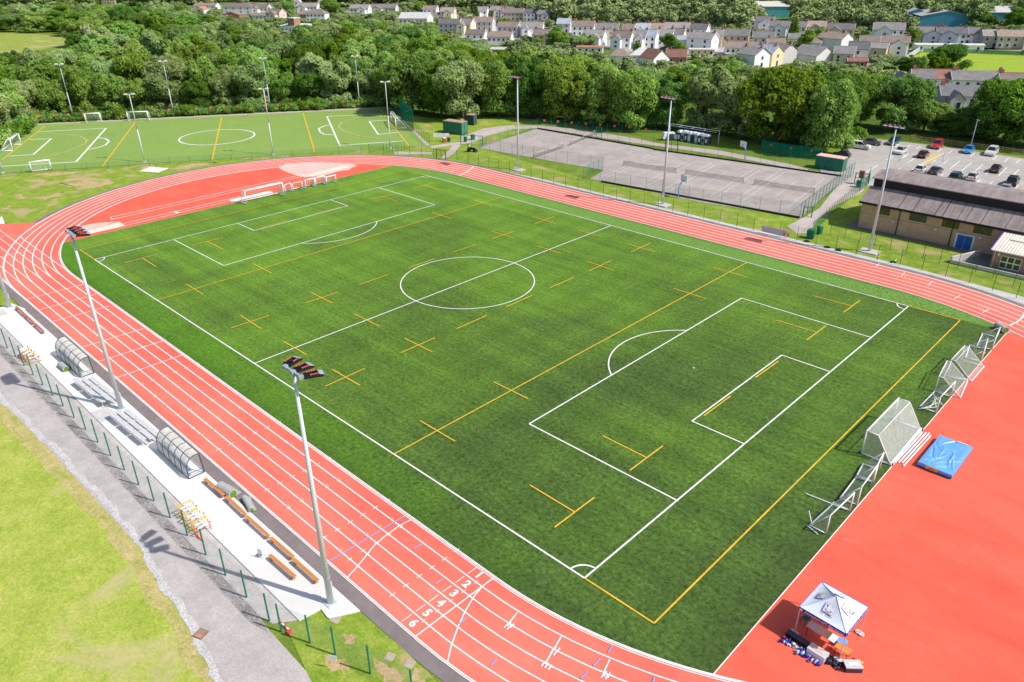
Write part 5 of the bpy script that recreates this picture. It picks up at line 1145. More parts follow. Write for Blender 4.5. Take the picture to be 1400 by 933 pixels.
for x, z in ((5.2, 1.95), (11.4, 2.1), (17.5, 2.2)): mb = MB(); mb.box((x, -.1, z), (.32, .2, .2)); mb.build('wall_lamp', M['tent'], t)
p0 = [(bx0-1.6, by0+4), (bx0-1.6, by0-.9), (bx0+1, by0-1.1), (bx0+19, by0-1.0), (bx0+19, by0), (bx0, by0), (bx0, by0+4)]
struct('path', p0, -.01, M['kerbstrip'])
# annexe with a ribbed cream roof
a, b = gp(1350, 365), gp(1400, 382)
ax0 = 50.3; ay0 = 52.9
t = empty('annexe', (ax0, ay0, 0), R(.6), 'small red brick annexe with a ribbed cream roof beside the sports hall', 'building')
L = 22; Dp = 5.9; he, hb = 2.75, 3.85
mb = MB(); mb.prism([(0, 0), (Dp-.1, 0), (Dp-.1, hb), (0, he)], 0, L); mb.build('wall', M['redbrick'], t)
mb = MB(); n = 120; vs = []
for i in range(n+1):
    o = .05*(i % 2); x = -.35+(L+.35)*i/n; vs += [(x, -.35, he+.05+o), (x, Dp-.12, hb+.12+o)]
mb.add(vs, [[2*i, 2*i+2, 2*i+3, 2*i+1] for i in range(n)]); rf = mb.build('roof', M['sand'], t)
mb = MB(); mb.box((L/2, -.38, he+.05), (L+.4, .06, .14)); mb.build('gutter', M['wpaint'], rf)
mb = MB(); mb.bar((-.38, -.38, he+.1), (-.38, Dp-.1, hb+.2), .08, .16); mb.build('verge_board', M['royal'], rf)
mb = MB(); mb.box((9, Dp*.55, he+.85), (16, .1, .1)); mb.build('roof_rib', M['lead'], rf)
for x0, w_ in ((1.1, 2.5), (4.6, 2.3), (8.5, 2.5), (13, 2.5)):
    f = MB().box((x0+w_/2, -.03, 1.35), (w_, .1, 1.75)).build('window_frame', M['wpaint'], t)
    for i in range(3):
        for j in range(2): MB().box((x0+w_*(i+.5)/3, -.07, .95+.85*j), (w_/3-.14, .06, .68)).build('pane', M['winolive'], f)
mb = MB(); mb.tube((.25, -.06, 0), (.25, -.06, he), .06, .06, 8); mb.build('downpipe', M['sand'], t)
mb = MB(); mb.tube((.75, -.15, 2.3), (.75, -.02, 2.3), .18, .18, 10); mb.build('wall_lamp', M['tent'], t)
# sunken yard with low walls in front of the annexe
t = empty('yard_wall', (ax0-4.6, ay0-1.2, 0), 0, 'low grey wall around the sunken yard beside the annexe', 'wall')
MB().bar((0, 0, .45), (2.2, 5.6, .45), .3, .9).build('side_wall', M['concrete'], t); MB().box((13, -.1, .25), (26, .25, .5)).build('front_wall', M['concrete'], t)
MB().tube((2.6, 1.2, 0), (2.6, 1.2, 1.2), .06, .06, 6).build('post', M['gpost'], t)
struct('path', [(ax0-4.2, ay0-.9), (ax0+25, ay0-.9), (ax0+25, by0), (ax0-2.2, by0)], -.006, M['kerbstrip'])
# ================================================================== CARS
PAINT = {}
def paint(n, c):
    if n not in PAINT:
        m, nt, out = _new(n+'_car_paint'); nz = noise(nt, 2, 2, .5, 'obj')
        b = bsdf(nt, out, ramp(nt, nz, [(.3, tuple(v*.92 for v in c)), (.7, tuple(min(1, v*1.06) for v in c))]), .25, 0, .5); b.inputs['Coat Weight'].default_value = .5; PAINT[n] = m
    return PAINT[n]
def make_car(style):
    """local +X is the nose"""
    L, W, H_ = {'hatch': (3.9, 1.7, 1.48), 'saloon': (4.5, 1.78, 1.43), 'suv': (4.6, 1.85, 1.72), 'mpv': (4.5, 1.8, 1.68)}[style]
    h = L/2; hd = {'hatch': .92, 'saloon': .9, 'suv': 1.05, 'mpv': 1.0}[style]
    body = [(-h, .35), (-h+.05, .25), (h-.08, .25), (h, .4), (h-.03, .68), (h-.25, hd-.12), (h*.42, hd), (-h*.86, hd+.03), (-h+.04, hd-.05)]
    if style == 'saloon': body = [(-h, .35), (-h+.05, .25), (h-.08, .25), (h, .4), (h-.03, .66), (h-.25, hd-.14), (h*.4, hd), (-h*.55, hd+.03), (-h+.08, hd-.0)]
    cab = {'hatch': (-h*.9, -h*.62, h*.1, h*.46), 'saloon': (-h*.62, -h*.3, h*.08, h*.44), 'suv': (-h*.93, -h*.8, h*.1, h*.42), 'mpv': (-h*.92, -h*.7, h*.16, h*.6)}[style]
    mb = MB(); ins = .07
    def shell(prof, w0, w1):
        n = len(prof); ws = [w0 if z < .6 else w0-(w0-w1)*min(1, (z-.6)/.6) for x, z in prof]
        mb.add([(x, s*w/2, z) for s in (-1, 1) for (x, z), w in zip(prof, ws)], [[i, (i+1) % n, n+(i+1) % n, n+i] for i in range(n)]+[list(range(n))[::-1], list(range(n, 2*n))])
    shell(body, W, W-.12)
    x0, x1, x2, x3 = cab
    mb.add([(x, s*w/2, z) for s in (-1, 1) for x, z, w in ((x1, H_, W-.5), (x2, H_-.01, W-.5), (x2, H_-.06, W-.46), (x1, H_-.07, W-.46))], [[0, 1, 2, 3], [7, 6, 5, 4], [0, 4, 5, 1], [1, 5, 6, 2], [2, 6, 7, 3], [3, 7, 4, 0]])
    for s in (-1, 1):   # pillars
        for (a, b) in ((x0, x1), (x3, x2), ((x0+x3)/2, (x1+x2)/2)): mb.bar((a, s*(W/2-.1), hd), (b, s*(W/2-.26), H_-.03), .07)
    out = [('body', mb)]
    g = MB(); g.add([(x, s*w/2, z) for s in (-1, 1) for x, z, w in ((x0, hd, W-.17), (x3, hd, W-.17), (x2+.02, H_-.05, W-.5), (x1-.02, H_-.05, W-.5))], [[0, 1, 2, 3], [7, 6, 5, 4], [0, 4, 5, 1], [1, 5, 6, 2], [2, 6, 7, 3], [3, 7, 4, 0]])
    out.append(('windows', g))
    return L, W, H_, hd, out
CAR = {}
def car(px, style, col, rgb, face, label):
    if style not in CAR: CAR[style] = make_car(style)
    L, W, H_, hd, parts = CAR[style]
    t = empty('parked_car', gp(*px)+Vector((0, 0, -.01)), face, label, 'car', 'cars in the car park')
    for n_, mb in parts: mb.build(n_, paint(col, rgb) if n_ == 'body' else M['carglass'], t)
    me = None
    for sx in (-1, 1):
        for sy in (-1, 1):
            if me is None:
                mb = MB(); mb.tube((0, -.1, 0), (0, .1, 0), .32, .32, 16, 0); mb.tube((0, -.11, 0), (0, .11, 0), .2, .2, 12, 1); o = mb.build('wheel', [M['rubber'], M['steel']], t); me = o.data
            else: o = link('wheel', me, t)
            o.location = (sx*L*.31, sy*(W/2-.1), .32)
    for s in (-1, 1):
        MB().box((L/2-.1, s*(W/2-.3), .66), (.2, .36, .14)).build('headlight', M['tent'], t)
        MB().box((-L/2+.03, s*(W/2-.2), .78), (.1, .22, .3)).build('tail_light', M['red'], t)
        MB().box((L*.13, s*(W/2+.06), hd+.05), (.14, .16, .12)).build('mirror', paint(col, rgb), t)
    MB().box((L/2+.0, 0, .42), (.03, .5, .12)).build('number_plate', M['tent'], t); MB().box((-L/2-.0, 0, .6), (.03, .5, .12)).build('number_plate', M['yellow'], t)
bay = math.atan2(*(gp(*Z2(172, 243))-gp(*Z2(45, 322))).yx)
C_ = [((80, 232), 'hatch', 'pearl', (.75, .75, .73), 1, 'white small car alone in the second row, left part of the car park'), ((325, 270), 'hatch', 'wine', (.05, .01, .015), 0, 'dark maroon hatchback beside the hatched walkway'), ((468, 170), 'suv', 'scarlet', (.55, .03, .035), 1, 'red SUV parked at the timber fence'),
      ((803, 222), 'hatch', 'azure', (.03, .3, .75), 1, 'bright blue car parked in front of the lamp post'), ((1048, 245), 'suv', 'white', (.8, .8, .78), 1, 'big white SUV at the timber fence'), ((295, 428), 'hatch', 'white', (.8, .8, .78), 0, 'white car at the end of the hatched walkway'),
      ((452, 445), 'saloon', 'slate', (.035, .045, .05), 0, 'dark slate saloon next to the white car by the walkway'), ((665, 515), 'suv', 'teal', (.02, .06, .065), 0, 'dark teal car peeping over the hall roof'), ((845, 508), 'hatch', 'pearl', (.75, .75, .73), 0, 'white hatchback behind the hall roof, beside the teal car'), ((1095, 425), 'hatch', 'plum', (.04, .02, .03), 0, 'dark plum hatchback alone in the middle of the right car park'),
      ((1272, 560), 'suv', 'forest', (.015, .035, .025), 0, 'very dark green SUV at the right edge of the car park'), ((1195, 640), 'hatch', 'silverblue', (.3, .38, .45), 0, 'silver blue car half hidden by the hall roof')]
for (uv, st, cn, rgb, nose, lab) in C_: car(Z2(*uv), st, cn, rgb, bay+(PI if nose else 0)+R(random.uniform(-3, 3)), lab)
bay2 = math.atan2(*(gp(*Z0(1020, 250))-gp(*Z0(830, 225))).yx)
for (uv, st, cn, rgb, nose, lab) in [((765, 318), 'hatch', 'ink', (.02, .012, .035), 1, 'black and purple hatchback next to the green container'), ((945, 232), 'mpv', 'white', (.8, .8, .78), 0, 'white people carrier in the left corner of the car park'), ((1055, 192), 'saloon', 'grey', (.12, .13, .13), 0, 'grey estate car under the trees behind the white people carrier')]:
    car(Z0(*uv), st, cn, rgb, bay2+(PI if nose else 0), lab)
car(Z0(1270, 190), 'mpv', 'petrol', (.02, .07, .09), bay+PI, 'dark petrol blue car at the corner of the timber fence')
VC = [((976, 76), 'hatch', 'white', (.8, .8, .78), .2, 'white car among the village garages'), ((982, 78.5), 'hatch', 'scarlet', (.55, .03, .035), .2, 'red car among the village garages'), ((994, 79), 'mpv', 'white', (.8, .8, .78), 1.4, 'white van-like car nearest the brown bungalow'), ((1087, 92), 'hatch', 'skyblue', (.3, .45, .65), .8, 'pale blue car at the foot of the brick terrace'), ((1193, 85), 'hatch', 'azure', (.03, .3, .75), .4, 'blue car in the yard among the pale terraces'), ((1402, 74), 'hatch', 'scarlet', (.55, .03, .035), .9, 'red car at the right edge of the far green field'), ((1339, 71), 'mpv', 'teal2', (.03, .2, .22), .9, 'teal car behind the far green field')]
for px, st, cn, rgb, rot, lab in VC: car(px, st, cn, rgb, rot, lab)

# ================================================================== HOUSES
WALLC = {'white': (.78, .77, .76), 'cream': (.68, .6, .42), 'grey': (.5, .48, .47), 'stone': (.46, .4, .33), 'buff': (.6, .47, .31), 'pink': (.68, .5, .46), 'blue': (.6, .68, .78), 'pale': (.66, .64, .62), 'yellow': (.68, .6, .38), 'brick': (.34, .16, .11)}
ROOFC = {'slate': (.2, .195, .205), 'grey': (.3, .285, .28), 'brown': (.26, .21, .185), 'red': (.3, .15, .12), 'bluegrey': (.29, .33, .39), 'rust': (.31, .25, .215), 'pale': (.5, .49, .48), 'teal': (.5, .62, .58), 'orange': (.5, .22, .13)}
for k, v in WALLC.items(): M['w_'+k] = pm(k+'_house_render', tuple(min(.88, c*1.16) for c in v), .85, .08, .4)
for k, v in ROOFC.items(): M['r_'+k] = mat_roof(k+'_roof_tiles', tuple(c*(1.22 if k in ('pale', 'teal', 'bluegrey') else .98) for c in v))
yw = YAW; rv_ = Vector((math.sin(yw), -math.cos(yw), 0)); cv_ = Vector((-math.cos(yw), -math.sin(yw), 0))
WIN = MB().box((0, -.02, 0), (1.15, .1, 1.35), 0, 0).box((0, -.06, 0), (.92, .08, 1.1), 0, 1).build('window', [M['wpaint'], M['glass']]); WINME = WIN.data; bpy.data.objects.remove(WIN)
DOOR = MB().box((0, -.03, 1.02), (1.0, .1, 2.05)).build('door', M['glass']); DOORME = DOOR.data; bpy.data.objects.remove(DOOR)
def house(x0, x1, yb, wallc, roofc, label, rot=12, he=4.95, rise=2.35, D_=7.5, wing=0, hip=False, chim=2, wins=None, ridge=True, cat='house', gr='village houses', rows=2, twotone=None, gable=False):
    """front wall foot runs from pixel x0 to x1 at row yb; rot turns the right-hand gable towards us"""
    c = gp((x0+x1)/2, yb); a = R(rot); u = rv_*math.cos(a)+cv_*math.sin(a); v = -cv_*math.cos(a)+rv_*math.sin(a)
    W = max(3.5, (x1-x0)*dist(c)/FPX/abs(math.cos(a)))
    t = empty('house' if cat == 'house' else cat.replace(' ', '_'), (c.x, c.y, 0), math.atan2(u.y, u.x), label, cat, gr); h = W/2; ov = .3
    mb = MB()
    if gable:   # gable end faces us, ridge runs away
        mb.add([(-h, 0, 0), (h, 0, 0), (h, 0, he), (0, 0, he+rise), (-h, 0, he), (-h, D_, 0), (h, D_, 0), (h, D_, he), (0, D_, he+rise), (-h, D_, he)], [[0, 1, 2, 3, 4], [9, 8, 7, 6, 5], [1, 6, 7, 2], [0, 4, 9, 5]])
        mb.build('wall', M['w_'+wallc], t); mb = MB(); k = rise/h
        for s in (-1, 1):
            P = [(s*(h+ov), -ov, he-ov*k+.08), (0, -ov, he+rise+.08), (0, D_+ov, he+rise+.08), (s*(h+ov), D_+ov, he-ov*k+.08)]; mb.add(P+[(x, y, z+.14) for x, y, z in P], [[0, 1, 2, 3], [4, 5, 6, 7], [0, 1, 5, 4], [1, 2, 6, 5], [2, 3, 7, 6], [3, 0, 4, 7]])
        rf = mb.build('roof', M['r_'+roofc], t); rp = lambda x: (0, D_*.5+x, he+rise)
    elif hip:
        e = min(h*.7, D_/2)
        mb.box((0, D_/2, he/2), (W, D_, he)); mb.build('wall', M['w_'+wallc], t); mb = MB()
        B = [(-h-ov, -ov, he), (h+ov, -ov, he), (h+ov, D_+ov, he), (-h-ov, D_+ov, he), (-h+e, D_/2, he+rise), (h-e, D_/2, he+rise)]
        mb.add(B, [[0, 1, 5, 4], [1, 2, 5], [2, 3, 4, 5], [3, 0, 4], [3, 2, 1, 0]]); rf = mb.build('roof', M['r_'+roofc], t); rp = lambda x: (x*.3, D_/2, he+rise)
    else:
        mb.prism([(0, 0), (D_, 0), (D_, he), (D_/2, he+rise), (0, he)], -h, h); mb.build('wall', M['w_'+wallc], t); k = rise/(D_/2); mb = MB(); th = .16
        segs = [(-h-ov, h+ov, roofc)] if not twotone else [(-h-ov, 0, roofc), (0, h+ov, twotone)]
        for xa, xb, rc in segs:
            mb = MB()
            for s in (0, 1):
                y0, y1 = (-ov, D_/2) if s == 0 else (D_+ov, D_/2)
                P = [(xa, y0, he-ov*k+.06), (xb, y0, he-ov*k+.06), (xb, y1, he+rise+.06), (xa, y1, he+rise+.06)]
                mb.add(P+[(x, y, z+th) for x, y, z in P], [[0, 1, 2, 3], [4, 5, 6, 7], [0, 1, 5, 4], [1, 2, 6, 5], [2, 3, 7, 6], [3, 0, 4, 7]])
            rf = mb.build('roof', M['r_'+rc], t)
        if ridge and random.random() < .5: mb = MB(); mb.box((0, D_/2, he+rise+.24), (W+.5, .28, .14)); mb.build('ridge_tiles', M['terracotta'], rf)
        if k: 
            for s in (-1, 1):
                mb = MB()
                for y0, y1 in ((-ov, D_/2), (D_+ov, D_/2)): mb.bar((s*(h+ov+.02), y0, he-ov*k+.12), (s*(h+ov+.02), y1, he+rise+.12), .06, .26)
                mb.build('barge_board', M['wpaint'], rf)
        rp = lambda x: (x, D_/2, he+rise)
    for i in range(chim):
        x = (-h+.6) if i == 0 else (h-.6); p = rp(x); mb = MB(); mb.box((p[0], p[1], p[2]+.3), (.9, .6, 1.5)); mb.tube((p[0]-.2, p[1], p[2]+1.05), (p[0]-.2, p[1], p[2]+1.4), .13, .1, 6); mb.tube((p[0]+.2, p[1], p[2]+1.05), (p[0]+.2, p[1], p[2]+1.4), .13, .1, 6); mb.build('chimney', M['w_brick'], rf)
    n = wins if wins is not None else max(2, int(W/2.6)); wx = 0
    if wing:   # rear wing with a gable towards us
        ww = W*abs(wing) if abs(wing) < 1 else abs(wing); wx = (h-ww/2-.4)*(1 if wing > 0 else -1)*.75; wh = he*.86; wr = rise*.8; wd = 3.4
        mb = MB(); a0, a1 = wx-ww/2, wx+ww/2
        mb.add([(a0, -wd, 0), (a1, -wd, 0), (a1, -wd, wh), (wx, -wd, wh+wr), (a0, -wd, wh), (a0, .1, 0), (a1, .1, 0), (a1, .1, wh), (wx, .1, wh+wr), (a0, .1, wh)], [[0, 1, 2, 3, 4], [1, 6, 7, 2], [0, 4, 9, 5]]); wg = mb.build('rear_wing', M['w_'+wallc], t)
        mb = MB(); k2 = wr/(ww/2)
        for s in (-1, 1):
            P = [(wx+s*(ww/2+.2), -wd-.2, wh-.2*k2+.06), (wx, -wd-.2, wh+wr+.06), (wx, 2.0, wh+wr+.06), (wx+s*(ww/2+.2), 2.0, wh-.2*k2+.06)]; mb.add(P+[(x, y, z+.14) for x, y, z in P], [[0, 1, 2, 3], [4, 5, 6, 7], [0, 1, 5, 4], [1, 2, 6, 5], [2, 3, 7, 6], [3, 0, 4, 7]])
        mb.build('wing_roof', M['r_'+roofc], wg)
        for z in (1.4, wh-1.0): o = link('window', WINME, wg, (wx+.3, -wd, z)); o.scale = (1.1, 1, .85)
    for i in range(n):
        x = -h+W*(i+.5)/n
        if wing and abs(x-wx) < ww/2+.5: continue
        for rr in range(rows):
            z = (1.5 if rows > 1 else he*.55)+rr*(he-2.65)
            if rr == 0 and i == n//2 and rows > 1: link('door', DOORME, t, (x, 0, 0)); continue
            link('window', WINME, t, (x, 0, z))
    if rows > 1 and not gable and not hip:
        o = link('window', WINME, t, (h, D_*.6, he-1.3)); o.rotation_euler.z = PI/2; o.scale = (.7, 1, .8)
    return t
Hs = [
 (267, 294, 13, 'white', 'brown', 'long white bungalow with a brown roof, top left of the village', dict(he=2.8, rise=1.8, rows=1, wins=4)), (267, 279, 19, 'white', 'orange', 'tiny white gable with an orange roof among the left trees', dict(gable=True, he=3, rise=1.8, D_=8, chim=0, wins=1, rows=1)),
 (307, 343, 19, 'pale', 'brown', 'large pale house with red chimney pots, top left of the village', dict(wins=4, hip=True)), (306, 327, 26, 'brick', 'brown', 'brick gable with a brown roof in front of the large pale house', dict(he=2.5, rise=2, gable=True, chim=0, wins=1, rows=1)), (346, 366, 21, 'white', 'brown', 'white house with bay windows next to the pink gabled house', dict(wing=-.4)), (344, 365, 27, 'pale', 'brown', 'low brown roof in front of the pink gabled house', dict(he=2.4, rise=1.6, rows=1, chim=0)),
 (364, 383, 29, 'pink', 'brown', 'pink gabled house at the left part of the village', dict(wing=.45, rot=25)), (408, 433, 19, 'white', 'grey', 'white house with two gables behind the hipped white house', dict(wing=-.4)), (420, 444, 30, 'white', 'brown', 'white cube-like house with a hipped brown roof', dict(hip=True, chim=0, rise=2.8)), (408, 420, 25, 'brick', 'rust', 'low red roof left of the hipped white house', dict(he=2.4, rise=2, rows=1, chim=0)), (398, 408, 12, 'white', 'grey', 'narrow white house high behind the two-gabled house', dict(chim=0)), (436, 446, 13, 'pale', 'rust', 'small rust-roofed house at the edge of the big dark tree', dict(chim=0)),
 (480, 503, 22, 'white', 'grey', 'white house with a front gable, left of the copper tree', dict(wing=.45)), (508, 540, 19, 'pale', 'rust', 'low rust-roofed house behind the trees, right of the copper tree', dict(he=4, wing=-.4)), (547, 583, 34, 'pale', 'pale', 'broad building with pale grey sheet roofs among trees', dict(he=3.6, rise=3, D_=14, chim=0, rows=1, ridge=False)), (579, 596, 24, 'white', 'brown', 'white house with a brown roof, left of the gabled cream house', dict()), (603, 620, 27, 'cream', 'grey', 'cream house with a wide front gable and red ridge', dict(wing=.6)), (587, 610, 27, 'white', 'rust', 'flat tan roof in front of the gabled cream house', dict(he=2.5, rise=1.6, rows=1, chim=0)),
 (601, 626, 46, 'grey', 'slate', 'grey house whose slate roof runs behind the big oak', dict(rot=22)), (626, 643, 46, 'cream', 'grey', 'cream house with tall stacked windows beside the big oak', dict(wing=-.6, rot=22)), (649, 665, 26, 'white', 'grey', 'white house with a grey front gable beside a dark cypress', dict(wing=-.45)), (671, 685, 25, 'pale', 'grey', 'pale house behind the yellow-green hedge tree', dict(wing=.5)), (685, 703, 26, 'pale', 'rust', 'pale house with a rusty roof in the top row', dict(chim=1)),
 (646, 672, 43, 'grey', 'brown', 'grey-rendered house with three upper windows and a white gable', dict(rot=14)), (681, 706, 51, 'grey', 'brown', 'pale grey house with a long red ridge, white gable to the right', dict(rot=20, wins=4)), (637, 661, 55, 'white', 'brown', 'brown-roofed bungalow left of its twin', dict(he=2.7, rise=2, rows=1)), (667, 697, 59, 'white', 'brown', 'brown-roofed bungalow with two front doors above the garage block', dict(he=2.8, rise=2.1, rows=1, wins=5)), (671, 687, 77, 'brick', 'pale', 'flat grey garage block below the bungalows', dict(he=2.6, rise=.3, rows=1, chim=0, ridge=False)),
 (689, 714, 29, 'stone', 'rust', 'stone house with a rusty roof in the back row', dict()), (716, 730, 30, 'white', 'slate', 'white house with a dark slate roof in the back row', dict(rot=24)), (735, 750, 31, 'grey', 'grey', 'grey house half hidden by the pine trees', dict(wing=.5)), (713, 740, 52, 'white', 'grey', 'white house with a narrow bay and blue door', dict(wing=-.3)), (729, 757, 64, 'cream', 'brown', 'brown-roofed house with a projecting red-capped bay', dict(wing=.35, rot=22)), (762, 778, 46, 'grey', 'bluegrey', 'blue-grey roof just left of the round green tree', dict(chim=0)),
 (783, 810, 50, 'white', 'brown', 'long red-ridged roof above the pale round trees', dict()), (796, 822, 65, 'white', 'grey', 'white house with a wing, right of the pale round trees', dict(wing=.5, rot=22)), (816, 843, 54, 'cream', 'grey', 'cream house with paired windows in the back terrace', dict(wing=.4)), (836, 859, 67, 'white', 'brown', 'white house with flat rear extensions and a brownish roof', dict(rot=24, wing=-.5)), (851, 864, 55, 'white', 'rust', 'rusty roof end in the back terrace', dict(rot=22)), (870, 886, 54, 'white', 'bluegrey', 'blue slate roof with a pointed white dormer gable', dict(wing=-.5)), (889, 906, 54, 'pale', 'rust', 'rusty roof with one skylight in the back terrace', dict()), (908, 941, 53, 'cream', 'grey', 'long grey roof with a cream gable end in the back terrace', dict(wins=5)),
 (864, 880, 66, 'white', 'grey', 'left half of the white pair with a small cream porch gable', dict(wing=.55, rot=22, chim=1)), (880, 894, 66, 'white', 'bluegrey', 'right half of the white pair with a bluish roof', dict(rot=22, chim=1)), (898, 916, 64, 'blue', 'grey', 'pale blue house with a grey roof behind the bushy garden tree', dict(rot=20)), (915, 931, 63, 'cream', 'slate', 'slate-roofed house with a bright cream gable', dict(rot=24)), (927, 941, 66, 'pale', 'bluegrey', 'little annex with a bluish lean-to roof beside the long white house', dict(he=3.4, rise=1.6, chim=0, rows=1)), (941, 967, 69, 'white', 'grey', 'long white house with one dark window, the front gable to the left', dict(rot=40, gable=False, wins=2)),
 (943, 962, 55, 'white', 'slate', 'slate roof with a skylight and a white gable in the back row', dict(rot=28)), (970, 984, 65, 'cream', 'grey', 'tall cream house with its shaded gable at the right', dict(rot=20, D_=8.5)), (989, 1018, 65, 'buff', 'slate', 'long buff house with a slate roof and a plain right gable', dict(rot=20, wins=4, chim=1)), (994, 1031, 75, 'white', 'brown', 'low brown-roofed bungalow in front of the long buff house', dict(he=2.7, rise=2.2, rows=1, wins=6)), (893, 915, 89, 'white', 'red', 'white gable house with a steep red-brown roof, nearest the wood', dict(gable=True, he=2.4, rise=3.0, D_=9, rot=-28, wins=2, rows=1, chim=0)), (912, 936, 88, 'brick', 'red', 'red-brown roof joined to the steep white gable house', dict(he=2.6, rise=2.4, rows=1, chim=0)),
 (863, 893, 86, 'white', 'pale', 'low white hall with a wide pale grey hipped roof', dict(hip=True, he=2.8, rise=2.4, rows=1, chim=0, D_=10)), (834, 858, 86, 'white', 'rust', 'brown hipped bungalow left of the pale grey hall', dict(hip=True, he=2.6, rise=2.4, rows=1, chim=0, D_=9)), (944, 974, 77, 'yellow', 'pale', 'row of pale green flat-roofed garages', dict(he=2.5, rise=.3, rows=1, chim=0, ridge=False, D_=5)), (790, 822, 73, 'pale', 'orange', 'low sheds with one orange roof under the pale round trees', dict(he=2.3, rise=.5, rows=1, chim=0, ridge=False, D_=5)),
 (1021, 1051, 43, 'white', 'slate', 'white terrace with two rear gables, left in the upper right row', dict(wing=.4, rot=22)), (1055, 1094, 51, 'white', 'slate', 'white terrace with a bright white gable end by the cypress', dict(wing=-.4, rot=24)), (1030, 1054, 68, 'pale', 'slate', 'detached pale house with three upper windows and white gable', dict(rot=16, wins=3, hip=False)), (1103, 1127, 51, 'stone', 'rust', 'stone house with a tan front gable right of the cypress', dict(wing=-.6)), (1132, 1160, 55, 'buff', 'slate', 'buff stone house with a big front gable near the bare trunks', dict(wing=-.5, rot=24)), (1080, 1098, 61, 'pale', 'grey', 'low grey roof behind the round garden trees', dict(he=2.5, rise=2, rows=1, chim=0)), (1103, 1118, 69, 'white', 'rust', 'small white bungalow right of the round garden trees', dict(he=3, rise=2.2, rows=1, chim=1, rot=30)),
 (1024, 1046, 87, 'grey', 'slate', 'dark slate roof at the wood edge left of the stepped row', dict(he=3.4, rise=2.6, rot=-20, chim=1)), (1029, 1052, 94, 'white', 'grey', 'white gable facing the wood, first of the stepped row', dict(gable=True, rot=-32, D_=9, wins=1)), (1052, 1071, 91, 'yellow', 'bluegrey', 'yellow house with a bluish roof, second of the stepped row', dict(gable=True, rot=-40, D_=9, wins=1)), (1066, 1090, 88, 'grey', 'brown', 'grey gable with a brick front, third of the stepped row', dict(gable=True, rot=-40, D_=9, wins=0, chim=1)), (1050, 1070, 72, 'pale', 'brown', 'brown roof peeping over the stepped row', dict(he=3, rise=2.4, rows=1, chim=1)),
 (1113, 1142, 88, 'pale', 'grey', 'pale gable nearest the wood in the right-hand terrace', dict(gable=True, rot=-30, he=3.2, rise=3, D_=12, wins=0, chim=0)), (1141, 1161, 89, 'cream', 'grey', 'cream wall with a mottled grey roof at the foot of the right-hand terrace', dict(rot=26, he=4, wins=2, chim=0)), (1160, 1181, 86, 'pale', 'slate', 'slate roof with a tall pale rear wall above the red-tiled shed', dict(rot=24, wins=1, chim=0)), (1146, 1166, 70, 'pale', 'rust', 'rust-brown stepped roof in the right-hand terrace', dict(gable=True, rot=-38, he=5, D_=12, wins=0)), (1176, 1195, 76, 'stone', 'brown', 'dark-walled house with a brown roof and white gable line', dict(rot=22, wins=3, chim=0)), (1185, 1205, 79, 'buff', 'grey', 'small buff extension before the tall cream gable', dict(he=3.6, rise=1.8, rot=30, rows=1, wins=1, chim=0)), (1207, 1234, 76, 'white', 'brown', 'white house with a brown roof and covered blue balcony', dict(wing=.6, rot=22)), (1197, 1228, 56, 'white', 'grey', 'big white house with a single gable in front of the dark trees', dict(wing=-.55, rot=20, rise=3)), (1161, 1182, 92, 'brick', 'red', 'low red-tiled shed at the wood edge', dict(he=2, rise=1, rows=1, chim=0, D_=4)),
 (1248, 1281, 61, 'white', 'slate', 'white house with a wide gable, left of the field-side terrace', dict(wing=.55, rot=18)), (1284, 1313, 62, 'white', 'slate', 'field-side house with a cream gable and red ridge', dict(wing=-.6, rot=18)), (1313, 1338, 62, 'pale', 'slate', 'field-side house with a small gable and end wall', dict(wing=.4, rot=20)), (1262, 1332, 71, 'white', 'pale', 'row of low white garages along the far green field', dict(he=2.6, rise=.4, rows=1, chim=0, ridge=False, D_=5, wins=6)), (1346, 1369, 66, 'stone', 'grey', 'stone house with bay windows behind the far green field', dict(rot=14)), (1370, 1412, 67, 'cream', 'rust', 'cream house with a low front gable at the right edge of the village', dict(wing=.35, rot=14)),
 (1253, 1300, 122, 'white', 'slate', 'long house with a half slate, half red-brown roof by the field', dict(twotone='red', rot=14, wins=5, he=3.1, rise=2.3)), (1258, 1288, 144, 'buff', 'slate', 'buff-walled house with a skylight, half hidden by trees', dict(rot=18, wins=3, he=3.4, rise=2.2)), (1309, 1360, 125, 'white', 'slate', 'long slate-roofed house with a bright white right gable by the field', dict(rot=12, wins=5, he=3.2, rise=2.3)), (1292, 1342, 151, 'grey', 'slate', 'grey house with a projecting gabled wing, nearest the car park trees', dict(rot=12, wing=-.3, he=3.7, rise=2.3)), (1373, 1410, 130, 'pale', 'brown', 'brown-roofed house at the right picture edge by the field', dict(rot=12, wins=4, he=3.4, rise=2.3)), (1229, 1236, 124, 'white', 'grey', 'little white gable left of the two-tone roof', dict(gable=True, he=3, rise=2, D_=6, wins=0, chim=0, rows=1)), (140, 157, 6, 'pink', 'rust', 'pinkish house almost cut by the top picture edge', dict()),
]
for a in Hs: house(*a[:6], **{**dict(rot=11), **a[6]})
